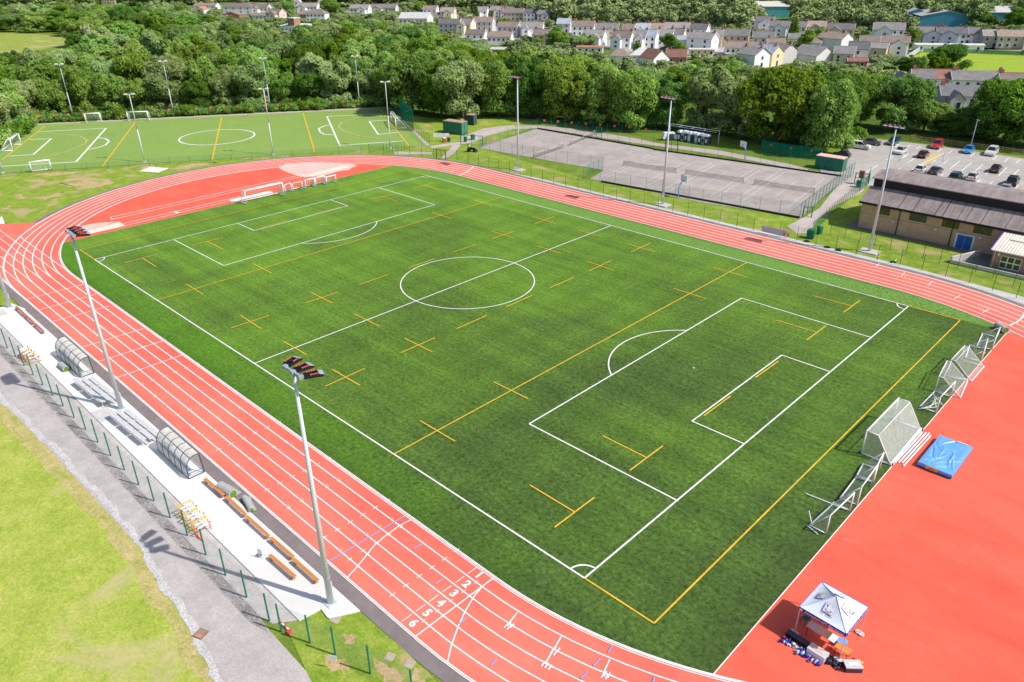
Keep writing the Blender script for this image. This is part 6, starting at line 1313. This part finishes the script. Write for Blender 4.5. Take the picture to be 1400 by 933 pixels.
# school with teal roof and brick tower
t = house(384, 417, 47, 'white', 'teal', 'low white building with a pale teal roof and brick tower', rot=30, he=4, rise=1, D_=16, chim=0, rows=1, wins=6, ridge=False)
MB().box((-1, 3, 5), (5, 5, 6.5)).build('tower', M['w_brick'], t); MB().box((-1, 3, 8.3), (5.4, 5.4, .3)).build('tower_roof', M['r_teal'], t)
M['w_indblue'] = pm('blue_metal_cladding', (.06, .27, .39), .5, .1, .3); M['w_indteal'] = pm('turquoise_cladding', (.14, .48, .58), .5, .1, .3); M['r_indroof'] = mat_roof('pale_metal_roof', (.56, .54, .52), .08)
for a in ((1265, 1318, 40, 'indblue', 'large blue industrial shed with a pale shallow roof', 26), (1237, 1263, 36, 'indblue', 'small blue industrial shed left of the large one', 16), (1337, 1376, 34, 'indblue', 'long blue industrial shed at the top right', 24), (1385, 1412, 34, 'indblue', 'blue industrial shed cut by the right picture edge', 24), (1030, 1074, 24, 'indteal', 'turquoise-ended warehouse in the trees above the village', 20), (1214, 1229, 26, 'white', 'small white-roofed store among trees left of the blue sheds', 14)):
    house(a[0], a[1], a[2], a[3], 'indroof', a[4], rot=12, he=6.5, rise=2.6, D_=a[5], chim=0, rows=1, wins=0, ridge=False, cat='shed', gr='industrial sheds', gable=a[0] in (1265, 1237))
# stone boundary wall of the field and green fence behind it
a, b = gpl((1228, 90), (1260, 68)); t = empty('stone_wall', a, 0, 'rough grey boundary wall at the left side of the far green field', 'wall'); MB().bar((0, 0, .9), b-a+Vector((0, 0, .9)), .4, 1.8).build('wall', M['gravel'], t)
fence(along(gpl((1262, 72), (1330, 73.5), (1410, 77)), 6), 'low green fence along the far edge of the green field', 1.6, 'gpost', 'fmesh2', .05)
# ================================================================== TREES
def leaf_arrays(puffs, per, size, g):
    """leaf-clump quads scattered through and over the puffs (c, r)"""
    V = []; 
    for c, r in puffs:
        n = max(8, int(per*(r/1.6)**2))
        d = g.normal(size=(n, 3)); d /= np.linalg.norm(d, axis=1)[:, None]
        d[:, 2] = np.where((d[:, 2] < -.35) & (g.random(n) < .7), -d[:, 2], d[:, 2])
        rad = r*(.72+.36*g.random(n)**.7)
        p = np.array(c)+d*rad[:, None]*np.array([1, 1, .82])
        nn = d+g.normal(size=(n, 3))*.55+np.array([0, 0, .25]); nn /= np.linalg.norm(nn, axis=1)[:, None]
        a = np.cross(nn, g.normal(size=(n, 3))); a /= np.linalg.norm(a, axis=1)[:, None]; b = np.cross(nn, a)
        s = (size*(.55+.9*g.random(n)))[:, None]
        V.append(np.stack([p-a*s*.9, p-b*s*.55+nn*s*.12, p+a*s, p+b*s*.55], 1))
    return np.concatenate(V).reshape(-1, 3)
def quads_mesh(name, V, mat, IV=(), IF=()):
    me = bpy.data.meshes.new(name); n = len(V)//4; m_ = len(IF); nv = len(V)
    co_ = np.concatenate([V, np.array(IV).reshape(-1, 3)]) if m_ else V
    me.vertices.add(len(co_)); me.vertices.foreach_set('co', co_.astype(np.float32).ravel())
    li = np.concatenate([np.arange(nv), np.array(IF, dtype=np.int64).ravel()+nv]) if m_ else np.arange(nv)
    me.loops.add(len(li)); me.loops.foreach_set('vertex_index', li.astype(np.int32))
    me.polygons.add(n+m_); me.polygons.foreach_set('loop_start', np.concatenate([np.arange(0, n*4, 4), n*4+np.arange(0, m_*3, 3)]).astype(np.int32)); me.polygons.foreach_set('loop_total', np.concatenate([np.full(n, 4), np.full(m_, 3)]).astype(np.int32))
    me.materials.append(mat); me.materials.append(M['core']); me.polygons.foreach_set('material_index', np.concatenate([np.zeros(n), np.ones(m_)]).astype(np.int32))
    me.update(); me.validate(); return me
def blob_arrays(puffs, k=.7):
    t = (1+5**.5)/2; iv = np.array([(-1, t, 0), (1, t, 0), (-1, -t, 0), (1, -t, 0), (0, -1, t), (0, 1, t), (0, -1, -t), (0, 1, -t), (t, 0, -1), (t, 0, 1), (-t, 0, -1), (-t, 0, 1)])/math.hypot(1, t)
    fi = [(0, 11, 5), (0, 5, 1), (0, 1, 7), (0, 7, 10), (0, 10, 11), (1, 5, 9), (5, 11, 4), (11, 10, 2), (10, 7, 6), (7, 1, 8), (3, 9, 4), (3, 4, 2), (3, 2, 6), (3, 6, 8), (3, 8, 9), (4, 9, 5), (2, 4, 11), (6, 2, 10), (8, 6, 7), (9, 8, 1)]
    V = []; F = []
    for c, r in puffs:
        o = len(V); V += [tuple(np.array(c)+q*r*k*np.array([1, 1, .8])) for q in iv]; F += [tuple(i+o for i in f) for f in fi]
    return V, F
def crown_puffs(kind, g):
    """unit tree is about 12 m tall, crown radius about 5"""
    P = []
    if kind == 'round':
        for i in range(34):
            th = g.random()*2*PI; u = g.random(); ph = math.acos(1-1.75*u); rr = .82+.3*g.random()
            P.append(((4.0*rr*math.sin(ph)*math.cos(th), 4.0*rr*math.sin(ph)*math.sin(th), 6.0+4.6*rr*math.cos(ph)), 1.05+1.0*g.random()))
        P += [((g.normal()*1.4, g.normal()*1.4, 6.5+g.normal()*1.4), 2.2) for _ in range(7)]
    elif kind == 'broad':
        for i in range(42):
            th = g.random()*2*PI; r_ = 5.4*math.sqrt(g.random()); z = 5.2+4.6*math.sqrt(max(0, 1-(r_/6.)**2))*(.55+.5*g.random())
            P.append(((r_*math.cos(th), r_*math.sin(th), z-.4*g.random()), 1.0+1.05*g.random()))
        P += [((g.normal()*2, g.normal()*2, 5.4+g.normal()*.8), 2.1) for _ in range(8)]
    elif kind == 'tall':
        for i in range(36):
            z = 2.6+9.4*g.random(); r_ = 3.1*math.sin(PI*min(1, (z-1)/11.8))**.7*(.7+.5*g.random()); th = g.random()*2*PI
            P.append(((r_*math.cos(th), r_*math.sin(th), z), .9+.8*g.random()))
        P += [((g.normal()*.7, g.normal()*.7, 4+1.6*i), 1.9) for i in range(5)]
    elif kind == 'lobed':
        for j in range(5):
            a = j*2*PI/5+g.random(); c = np.array((2.7*math.cos(a), 2.7*math.sin(a), 6.0+3.4*g.random()))
            for i in range(9): q = g.normal(size=3); q /= np.linalg.norm(q); P.append((tuple(c+q*1.5*(.7+.4*g.random())), .8+.75*g.random()))
        P += [((g.normal()*1.2, g.normal()*1.2, 6+g.normal()*.9), 2.1) for _ in range(6)]
    elif kind == 'cone':
        for i in range(30):
            z = .8+10.8*(i/29)**.9; r_ = 2.1*(1-(z/12.6))**.8; th = i*2.4; P.append(((r_*math.cos(th)*.7, r_*math.sin(th)*.7, z), .35+.85*(1-z/13)))
        P += [((0, 0, 1.5+i*1.5), 1.5*(1-i/8)+.2) for i in range(7)]
    elif kind == 'bush':
        for i in range(16): th = g.random()*2*PI; r_ = 2.6*math.sqrt(g.random()); P.append(((r_*math.cos(th), r_*math.sin(th), .7+1.7*g.random()*(1-r_/4)), .7+.6*g.random()))
    if kind in ('round', 'broad', 'lobed', 'tall'):
        for i in range(9): th = i*.7+g.random()*.5; r_ = (3.4 if kind != 'tall' else 1.9)*(.75+.4*g.random()); P.append(((r_*math.cos(th), r_*math.sin(th), 1.3+1.6*g.random()), 1.0+.7*g.random()))
    return P
def make_tree(kind, leaf, seed, per=250, size=.265):
    g = np.random.default_rng(seed); P = crown_puffs(kind, g)
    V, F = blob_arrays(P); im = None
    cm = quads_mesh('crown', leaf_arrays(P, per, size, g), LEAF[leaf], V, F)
    mb = MB()
    if kind != 'bush':
        top = 6 if kind != 'cone' else 10; lean = g.normal(size=2)*.25
        pts = [Vector((0, 0, -.2)), Vector((lean[0]*.3, lean[1]*.3, 1.8)), Vector((lean[0], lean[1], 3.6)), Vector((lean[0]*1.2, lean[1]*1.2, top))]
        rr = [.42, .3, .24, .12]
        for i in range(3): mb.tube(pts[i], pts[i+1], rr[i], rr[i+1], 8)
        for i in range(6 if kind != 'cone' else 0):
            c, r_ = P[int(g.integers(0, 20))]; b0 = pts[1].lerp(pts[3], .25+.6*g.random()); b1 = Vector(c)*.92; m_ = b0.lerp(b1, .5)+Vector((0, 0, .4)); mb.tube(b0, m_, .13, .09, 6); mb.tube(m_, b1, .09, .03, 6)
    else:
        for i in range(4): mb.tube((0, 0, 0), (g.normal()*.7, g.normal()*.7, 1.2), .07, .03, 5)
    tm = bpy.data.meshes.new('trunk'); tm.from_pydata(mb.v, [], mb.f); tm.materials.append(M['bark'])
    zmax = max(c[2]+r_*.82 for c, r_ in P); rmax = np.percentile([math.hypot(c[0], c[1])+r_*.8 for c, r_ in P], 90)
    return cm, im, tm, zmax, rmax
PROT = {'oak': [make_tree('round', 0, 1), make_tree('broad', 0, 2), make_tree('lobed', 0, 3)], 'ash': [make_tree('round', 1, 4), make_tree('lobed', 1, 5), make_tree('broad', 1, 6)],
        'dark': [make_tree('round', 2, 7), make_tree('broad', 2, 8)], 'willow': [make_tree('broad', 3, 9), make_tree('lobed', 3, 10)], 'tall': [make_tree('tall', 1, 11), make_tree('tall', 2, 12)],
        'copper': [make_tree('broad', 4, 13)], 'cone': [make_tree('cone', 2, 14, 220, .25)], 'goldcone': [make_tree('cone', 5, 15, 220, .25)], 'bush': [make_tree('bush', 1, 16, 200, .24), make_tree('bush', 0, 17, 200, .24)], 'gold': [make_tree('round', 5, 18)]}
NT = [0]
def plant(kind, p, h, label, group, rw=None, name=None, var=None):
    L_ = PROT[kind]; cm, im, tm, zm, rm = L_[(var if var is not None else random.randrange(len(L_))) % len(L_)]
    nm = name or {'bush': 'shrub', 'cone': 'conifer_tree', 'goldcone': 'conifer_tree'}.get(kind, 'broadleaf_tree')
    t = empty(nm, (p[0], p[1], -.05), random.random()*2*PI, label, 'shrub' if kind == 'bush' else 'tree', group)
    s = h/zm; w = s if rw is None else max(rw/rm, s*.8)
    t.scale = (w*random.uniform(.93, 1.07), w*random.uniform(.93, 1.07), s)
    link('crown', cm, t); link('trunk', tm, t); NT[0] += 1; return t
# ---- visibility rules: what the woods must leave open
SKY = [(-60, 0), (255, 0), (262, 17), (330, 24), (368, 30), (382, 48), (396, 48), (420, 31), (450, 28), (478, 22), (500, 24), (540, 32), (560, 30), (592, 34), (604, 50), (640, 50), (662, 66), (700, 68), (722, 60), (745, 66), (770, 72), (800, 75), (830, 83), (860, 88), (892, 92), (905, 90), (935, 88), (948, 80), (1000, 79), (1022, 90), (1050, 95), (1090, 93), (1108, 88), (1140, 90), (1180, 93), (1215, 97), (1236, 112), (1246, 128), (1262, 146), (1290, 154), (1316, 152), (1332, 134), (1345, 120), (1362, 118), (1378, 126), (1400, 122), (1480, 118)]
FRONT = [(-60, 204), (-6, 190), (40, 166), (100, 160), (240, 153.5), (535, 142), (552, 154), (590, 161), (640, 165), (700, 158), (735, 163), (790, 170), (870, 181), (900, 176), (970, 178), (985, 184), (1040, 192), (1075, 198), (1108, 210), (1125, 213), (1150, 194), (1175, 182), (1240, 185), (1300, 193), (1400, 205), (1480, 216)]
sky = lambda x: np.interp(x, *zip(*SKY)); front = lambda x: np.interp(x, *zip(*FRONT))
WIN_ = [[(1243, 100), (1368, 100), (1362, 116), (1340, 122), (1322, 148), (1270, 149), (1250, 140), (1243, 124)], [(-20, 44), (45, 45), (106, 52), (104, 61), (78, 64), (52, 60), (36, 66), (-20, 72)], [(190, 57), (243, 55), (239, 62), (214, 69), (196, 66)], [(55, 0), (64, 0), (64, 8), (55, 8)]]
def inside(p, poly):
    x, y = p; r_ = False
    for (x0, y0), (x1, y1) in zip(poly, poly[1:]+poly[:1]):
        if (y0 > y) != (y1 > y) and x < (x1-x0)*(y-y0)/(y1-y0)+x0: r_ = not r_
    return r_
def clear(p, h, w):
    k = FPX/dist((p[0], p[1], h*.6)); x, yb = pj((p[0], p[1], 0)); yt = pj((p[0], p[1], h))[1]; rw = w*k
    for u in (-.95, -.5, 0, .5, .95):
        for v in (0, .35, .7, 1):
            q_ = (x+u*rw*(1 if v else .4), yt+(yb-yt)*(1-v)) if False else (x+u*rw*math.sqrt(max(.1, 1-(v-.45)**2*2.2)), yb+(yt-yb)*v)
            for poly in WIN_:
                if inside(q_, poly): return False
    for u in (-.8, 0, .8):
        lim = sky(x+u*rw)
        if yt+(0 if u == 0 else (yb-yt)*.22) < lim: return False
    return True
random.seed(21)
TREES = []
class Grid:
    def __init__(s): s.d = {}
    def ok(s, p, r):
        i, j = int(p[0]//10), int(p[1]//10)
        return all((p[0]-q[0])**2+(p[1]-q[1])**2 > ((r+q[2])*.5)**2 for a in (-2, -1, 0, 1, 2) for b in (-2, -1, 0, 1, 2) for q in s.d.get((i+a, j+b), ()))
    def put(s, p, r): s.d.setdefault((int(p[0]//10), int(p[1]//10)), []).append((p[0], p[1], r))
G = Grid()
BK = {'near': ['oak', 'dark', 'ash', 'oak', 'ash', 'ash', 'willow'], 'left': ['ash', 'oak', 'ash', 'willow', 'oak', 'dark', 'willow']}
def try_tree(px, py, hr, rr, kinds):
    p = gp(px, py); w = random.uniform(*rr); h = random.uniform(*hr)
    if not G.ok(p, w*1.55): return None
    for f in (1, .86, .74, .62, .5):
        if h*f < 5: return None
        if clear(p, h*f, w*max(f, .75)):
            G.put(p, w*max(f, .75)*1.55); TREES.append((random.choice(kinds), p, h*f, w*max(f, .75), px, py)); return True
    return None
for q_ in (((1372, 195), 14, 8.5), ((1335, 188), 8, 5), ((1412, 201), 13, 8), ((1300, 184), 6, 4.5), ((1262, 180), 8, 5), ((1222, 178), 13, 7), ((1110, 196), 17, 9), ((1060, 196), 17, 9), ((1142, 180), 14, 7)):
    p = gp(*q_[0]); G.put(p, q_[2]*1.45); TREES.append((random.choice(['oak', 'dark', 'ash']), p, q_[1], q_[2], *q_[0]))
# front rank first, edge to edge, then back ranks
x = -30
while x < 1460:
    k = 'left' if x < 560 else 'near'; fy = front(x)
    try_tree(x, fy-random.uniform(.5, 3.5), (9, 13) if x < 560 else (12.5, 17), (3.8, 5.2) if x < 560 else (4.6, 6.4), BK[k]); x += random.uniform(7, 12)
for i in range(9000):
    x = random.uniform(-50, 1460); k = 'left' if x < 560 else 'near'; f = front(x)
    if x < 560:
        y = random.uniform(8, f-3)
        if y < 36 and x > 255: continue
        hr, rr = ((10, 15), (5.0, 7.0)) if y > 85 else ((10, 15), (6.5, 9.5))
    else:
        y = random.uniform(max(sky(x)+10, 40), f-2); hr, rr = ((11, 16.5), (4.8, 6.8)) if y > sky(x)+45 else ((8, 13), (4.5, 6.5))
    try_tree(x, y, hr, rr, BK[k])
TREES.sort(key=lambda t_: dist(t_[1]))
# keep those the picture can show: drop trees hidden behind closer crowns
cov = np.zeros((94, 152), bool); kept = []
for kd, p, h, w, px, py in TREES:
    k = FPX/dist((p.x, p.y, h*.6)); x0, y0 = pj((p.x, p.y, h)); yb = pj((p.x, p.y, 0))[1]; rw = w*k
    a0, a1, b0, b1 = int((x0-rw*.75+60)//10), int((x0+rw*.75+60)//10), int((y0)//5), int((y0+(yb-y0)*.75)//5)
    a0, a1 = max(a0, 0), min(a1, 151); b0, b1 = max(b0, 0), min(b1, 93)
    if a1 < 0 or a0 > 151 or b1 < 0: continue
    c = cov[b0:b1+1, a0:a1+1]
    if c.size == 0 or c.mean() > .97: continue
    kept.append((kd, p, h, w, px, py)); cov[b0:b1+1, a0:a1+1] = True
LAB = [(0, 260, 'broadleaf tree in the wood behind the left half of the hockey carpet', 'trees behind the left half of the hockey carpet'), (260, 560, 'broadleaf tree in the wood behind the right half of the hockey carpet', 'trees behind the right half of the hockey carpet'), (560, 735, 'broadleaf tree in the wood above the green container and cabin', 'trees above the green container'),
       (735, 1010, 'broadleaf tree in the dark wood behind the tennis courts', 'trees behind the tennis courts'), (1010, 1180, 'broadleaf tree in the tall wood behind the container by the car park', 'trees behind the car park container'), (1180, 1500, 'broadleaf tree in the belt behind the car park fence', 'trees behind the car park')]
rest = kept[256:]; kept = kept[:256]; print('kept', len(kept), 'rest', len(rest))
for kd, p, h, w, px, py in kept:
    for a, b, l, g_ in LAB:
        if max(0, px) < b: break
    plant(kd, p, h, l, g_, w)
# individual trees of note
ONE = [('oak', (763, 69), 10.5, 5.2, 'round dark green tree standing among the white houses'), ('willow', (789, 71), 7, 3.6, 'pale green round tree between the white houses, left of a pair'), ('willow', (803, 70), 7.5, 3.8, 'pale cream-green round tree right of its twin among the white houses'), ('ash', (915, 73), 8, 4.6, 'bushy bright tree in front of the slate-roofed houses'), ('ash', (930, 74), 5, 2.6, 'small bright bush tree beside the little bluish annex'),
 ('dark', (787, 27), 17, 6, 'tall dark conifer-like tree above the back terrace'), ('dark', (762, 27), 16, 6, 'tall dark spreading tree left of the other tall tree above the terrace'), ('copper', (519, 10), 12, 6.5, 'dark purple copper beech near the top of the picture'), ('cone', (1081, 53), 9.5, 2.2, 'dark green cypress beside a golden cypress'), ('goldcone', (1086, 53), 9.5, 2.6, 'golden-green cypress in front of the white terrace'), ('oak', (1102, 68), 8.5, 4.0, 'round garden tree right of the stepped row of houses'), ('ash', (1097, 82), 6, 3, 'squarish hedge tree at the foot of the stepped row'), ('gold', (1127, 56), 4.5, 2.4, 'yellow-green garden bush before the stone house'), ('ash', (1119, 57), 7, 2.6, 'slim garden tree beside the yellow-green bush'),
 ('dark', (1294, 101), 10, 6.4, 'broad dark tree at the near edge of the far green field'), ('oak', (1277, 103), 7.5, 4.2, 'smaller tree joined to the broad dark field tree'), ('ash', (1256, 104), 7, 2.4, 'slender light tree left of the broad field tree'), ('oak', (1385, 44), 12, 6.5, 'big round tree in front of the long blue shed'), ('dark', (1335, 40), 10, 4.6, 'dark spruce-like tree right of the large blue shed'), ('dark', (1348, 42), 8, 4.4, 'dark tree between the blue sheds'), ('cone', (651, 30), 11, 2.6, 'dark cypress left of the white house with a grey front gable'), ('oak', (670, 25), 5, 3, 'small dark tree in front of the pale house in the top row'), ('gold', (690, 36), 4.5, 3.5, 'yellow-green hedge tree behind the red-ridged grey house'), ('ash', (452, 25), 13, 7, 'large dark round tree left of the white house with a front gable'), ('ash', (395, 22), 12, 5.5, 'light green tree right of the pink gabled house'), ('oak', (575, 20), 9, 5, 'rounded tree above the pale sheet roofs'), ('ash', (729, 62), 4, 3.0, 'low bright hedge bush in front of the white house with a blue door'), ('oak', (735, 65), 4.4, 2.6, 'dark shrub beside the low bright hedge'), ('oak', (1247, 62), 8, 3.4, 'dark tree between the white gabled houses near the field'), ('dark', (1342, 63), 9, 3.2, 'dark tree in the gap of the field-side terrace'), ('ash', (1370, 120), 4.5, 2.4, 'small bush above the brown roof by the field'), ('gold', (1240, 66), 3, 2.6, 'yellow-green garden bush at the field corner'), ('oak', (870, 72), 5, 2.0, 'small round garden tree before the white pair'), ('dark', (1240, 99), 6, 4.2, 'dark hedge tree at the corner of the field wall')]
for kd, px, h, w, lab in ONE: plant(kd, gp(*px), h, lab, None, w)
# bare dead trunks in the left wood
for px, lab in (((121, 92), 'pale bare dead tree, left of three in the left wood'), ((126, 91), 'pale bare dead tree in the middle of three in the left wood'), ((131, 88), 'slim bare dead tree, right of three in the left wood')):
    p = gp(*px); o = empty('dead_tree', p, 0, lab, 'tree'); mb = MB(); mb.path([(0, 0, 0), (-.3, .3, 6), (-.9, .7, 11), (-1.3, 1.2, 15.5)], .24, 6); mb.path([(-.3, .3, 6), (.9, .2, 9), (1.2, .6, 12)], .12, 5); mb.path([(-.9, .7, 11), (-2.2, .4, 13.5)], .1, 5); mb.build('trunk', M['deadwood'], o)
# shrubs along the carpet fence
random.seed(5)
for i in range(34):
    x = 48+i*14.2+random.uniform(-4, 4); y = np.interp(x, [45, 535], [168.4, 145]); 
    plant('bush', gp(x, y-.9), random.uniform(1.8, 3.2), 'low shrub under the trees along the fence behind the hockey carpet', 'shrubs behind the hockey carpet', random.uniform(2.0, 3.0))
for px, h, w in (((-8, 200), 5, 3.4), ((10, 194), 4, 3), ((24, 185), 3.6, 2.6), ((36, 175), 3.2, 2.4), ((1166, 190), 3, 2.2), ((1152, 199), 3, 2)): plant('bush', gp(*px), h, 'shrub at a fence corner beside the trees', 'corner shrubs', w)
# far woodland that reads as one mass
def far_wood(name, spots):
    VV = []; g = np.random.default_rng(99); protos = []
    for s_ in range(5): P = crown_puffs(('round', 'broad', 'lobed', 'tall', 'round')[s_], np.random.default_rng(50+s_)); protos.append(leaf_arrays(P, 44, .62, np.random.default_rng(60+s_)))
    IV = []; IF = []
    for (x_, y_, h, w) in spots:
        v = protos[int(g.integers(0, 5))]; a = g.random()*2*PI; ca, sa = math.cos(a), math.sin(a)
        q_ = np.stack([(v[:, 0]*ca-v[:, 1]*sa)*w/5+x_, (v[:, 0]*sa+v[:, 1]*ca)*w/5+y_, v[:, 2]*h/11.5], 1); VV.append(q_)
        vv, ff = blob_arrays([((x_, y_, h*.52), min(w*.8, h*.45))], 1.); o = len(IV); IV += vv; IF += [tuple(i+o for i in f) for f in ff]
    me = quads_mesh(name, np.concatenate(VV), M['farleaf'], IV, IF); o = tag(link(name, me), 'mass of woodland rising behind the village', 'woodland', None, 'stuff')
def mat_far():  # leaf colours paled and greyed, distance haze painted into them
    m, nt, out = _new('hazed_far_foliage'); n = noise(nt, .06, 3, .6, 'obj'); f = noise(nt, .5, 3, .7, 'obj')
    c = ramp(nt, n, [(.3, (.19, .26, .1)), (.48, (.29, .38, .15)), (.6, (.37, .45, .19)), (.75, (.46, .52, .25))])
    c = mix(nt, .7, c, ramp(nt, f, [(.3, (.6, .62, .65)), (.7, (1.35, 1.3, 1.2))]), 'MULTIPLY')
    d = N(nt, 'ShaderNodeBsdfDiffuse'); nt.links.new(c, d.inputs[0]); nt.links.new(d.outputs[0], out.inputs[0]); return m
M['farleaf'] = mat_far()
spots = []; G2 = Grid()
HB = [(h_[0]-6, h_[1]+8, h_[2]) for h_ in Hs]+[(1265, 1320, 40), (1235, 1263, 36), (1337, 1412, 34), (1028, 1088, 24), (1214, 1230, 26), (384, 420, 47)]
BASE = [(-60, 14), (120, 12), (260, 8), (300, 4), (380, 4), (440, 12), (500, 9), (540, 10), (600, 14), (700, 22), (760, 34), (830, 38), (900, 40), (960, 42), (1000, 44), (1100, 42), (1170, 44), (1230, 46), (1330, 40), (1420, 40)]
random.seed(17)
for i in range(30000):
    x = random.uniform(-80, 1480); yb = np.interp(x, *zip(*BASE)); y = yb-abs(random.gauss(0, 1))*13 if random.random() < .5 else random.uniform(-9.5, yb)
    if y < -9.5: continue
    p = gp(x, y); h = random.uniform(9, 15); w = random.uniform(4.5, 7.5)
    if dist(p) > 1500: continue
    k = FPX/dist(p); yt = y-h*k
    if any(a-2 < x < b+2 and y > c-1 and yt < c-2 for a, b, c in HB): continue
    if any(a-3 < x < b+3 and y > c-14 and y <= c-1 and False for a, b, c in HB): continue
    if not G2.ok(p, w*1.25): continue
    G2.put(p, w*1.25); spots.append((p.x, p.y, h, w))
    if len(spots) > 1500: break
# garden trees and hedges filling the gaps between houses
for i in range(9000):
    x = random.uniform(255, 1420); y = random.uniform(12, 108); h = random.uniform(2.2, 6); w = random.uniform(1.8, 3.6); p = gp(x, y); k = FPX/dist(p); yt = y-h*k
    if y < np.interp(x, *zip(*BASE)) or y > sky(x)+14: continue
    if x > 1222 and 66 < y < 108: continue
    if any(a-1 < x+u*w*k and x+u*w*k < b+1 and y > c-3 and yt < c-4 for a, b, c in HB for u in (-1, 0, 1)): continue
    if any(a-2 < x < b+2 and c-6*k < y <= c for a, b, c in HB): continue
    if not G2.ok(p, w*1.5): continue
    G2.put(p, w*1.5); spots.append((p.x, p.y, h, w))
spots += [(p.x, p.y, h, w) for kd, p, h, w, px, py in rest]
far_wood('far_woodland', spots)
print('trees', NT[0], 'far', len(spots))

# ================================================================== CAMERA AND DAYLIGHT
cam = bpy.data.cameras.new('camera'); co = bpy.data.objects.new('camera', cam); COL.objects.link(co); scene.camera = co
cam.sensor_fit = 'HORIZONTAL'; cam.sensor_width = 36; cam.lens = 36*FPX/1400; cam.clip_end = 6000; cam.clip_start = .5
mw = Matrix((( _r.x, _u.x, -_f.x, CAM[0]), (_r.y, _u.y, -_f.y, CAM[1]), (_r.z, _u.z, -_f.z, CAM[2]), (0, 0, 0, 1))); co.matrix_world = mw
EL = R(48.3); AZ = Vector((.921, .389, 0)).normalized(); sd = AZ*math.cos(EL)+Vector((0, 0, math.sin(EL)))
sl = bpy.data.lights.new('sun', 'SUN'); sl.energy = 4.45; sl.angle = R(.53); sl.color = (1, .955, .89); so = bpy.data.objects.new('sun', sl); COL.objects.link(so)
so.rotation_euler = (-sd).to_track_quat('-Z', 'Y').to_euler(); so.location = (60, 40, 120)
w = bpy.data.worlds.new('World'); scene.world = w; w.use_nodes = True; nt = w.node_tree; nt.nodes.clear()
s_ = nt.nodes.new('ShaderNodeTexSky'); s_.sky_type = 'NISHITA'; s_.sun_disc = False; s_.sun_elevation = EL; s_.sun_rotation = math.atan2(AZ.x, AZ.y); s_.dust_density = 1.5
bg = nt.nodes.new('ShaderNodeBackground'); bg.inputs[1].default_value = .128; o_ = nt.nodes.new('ShaderNodeOutputWorld'); nt.links.new(s_.outputs[0], bg.inputs[0]); nt.links.new(bg.outputs[0], o_.inputs[0])
scene.view_settings.view_transform = 'Standard'; scene.view_settings.look = 'None'; scene.view_settings.exposure = 0; scene.view_settings.gamma = 1
scene.cycles.max_bounces = 6; scene.cycles.transparent_max_bounces = 16
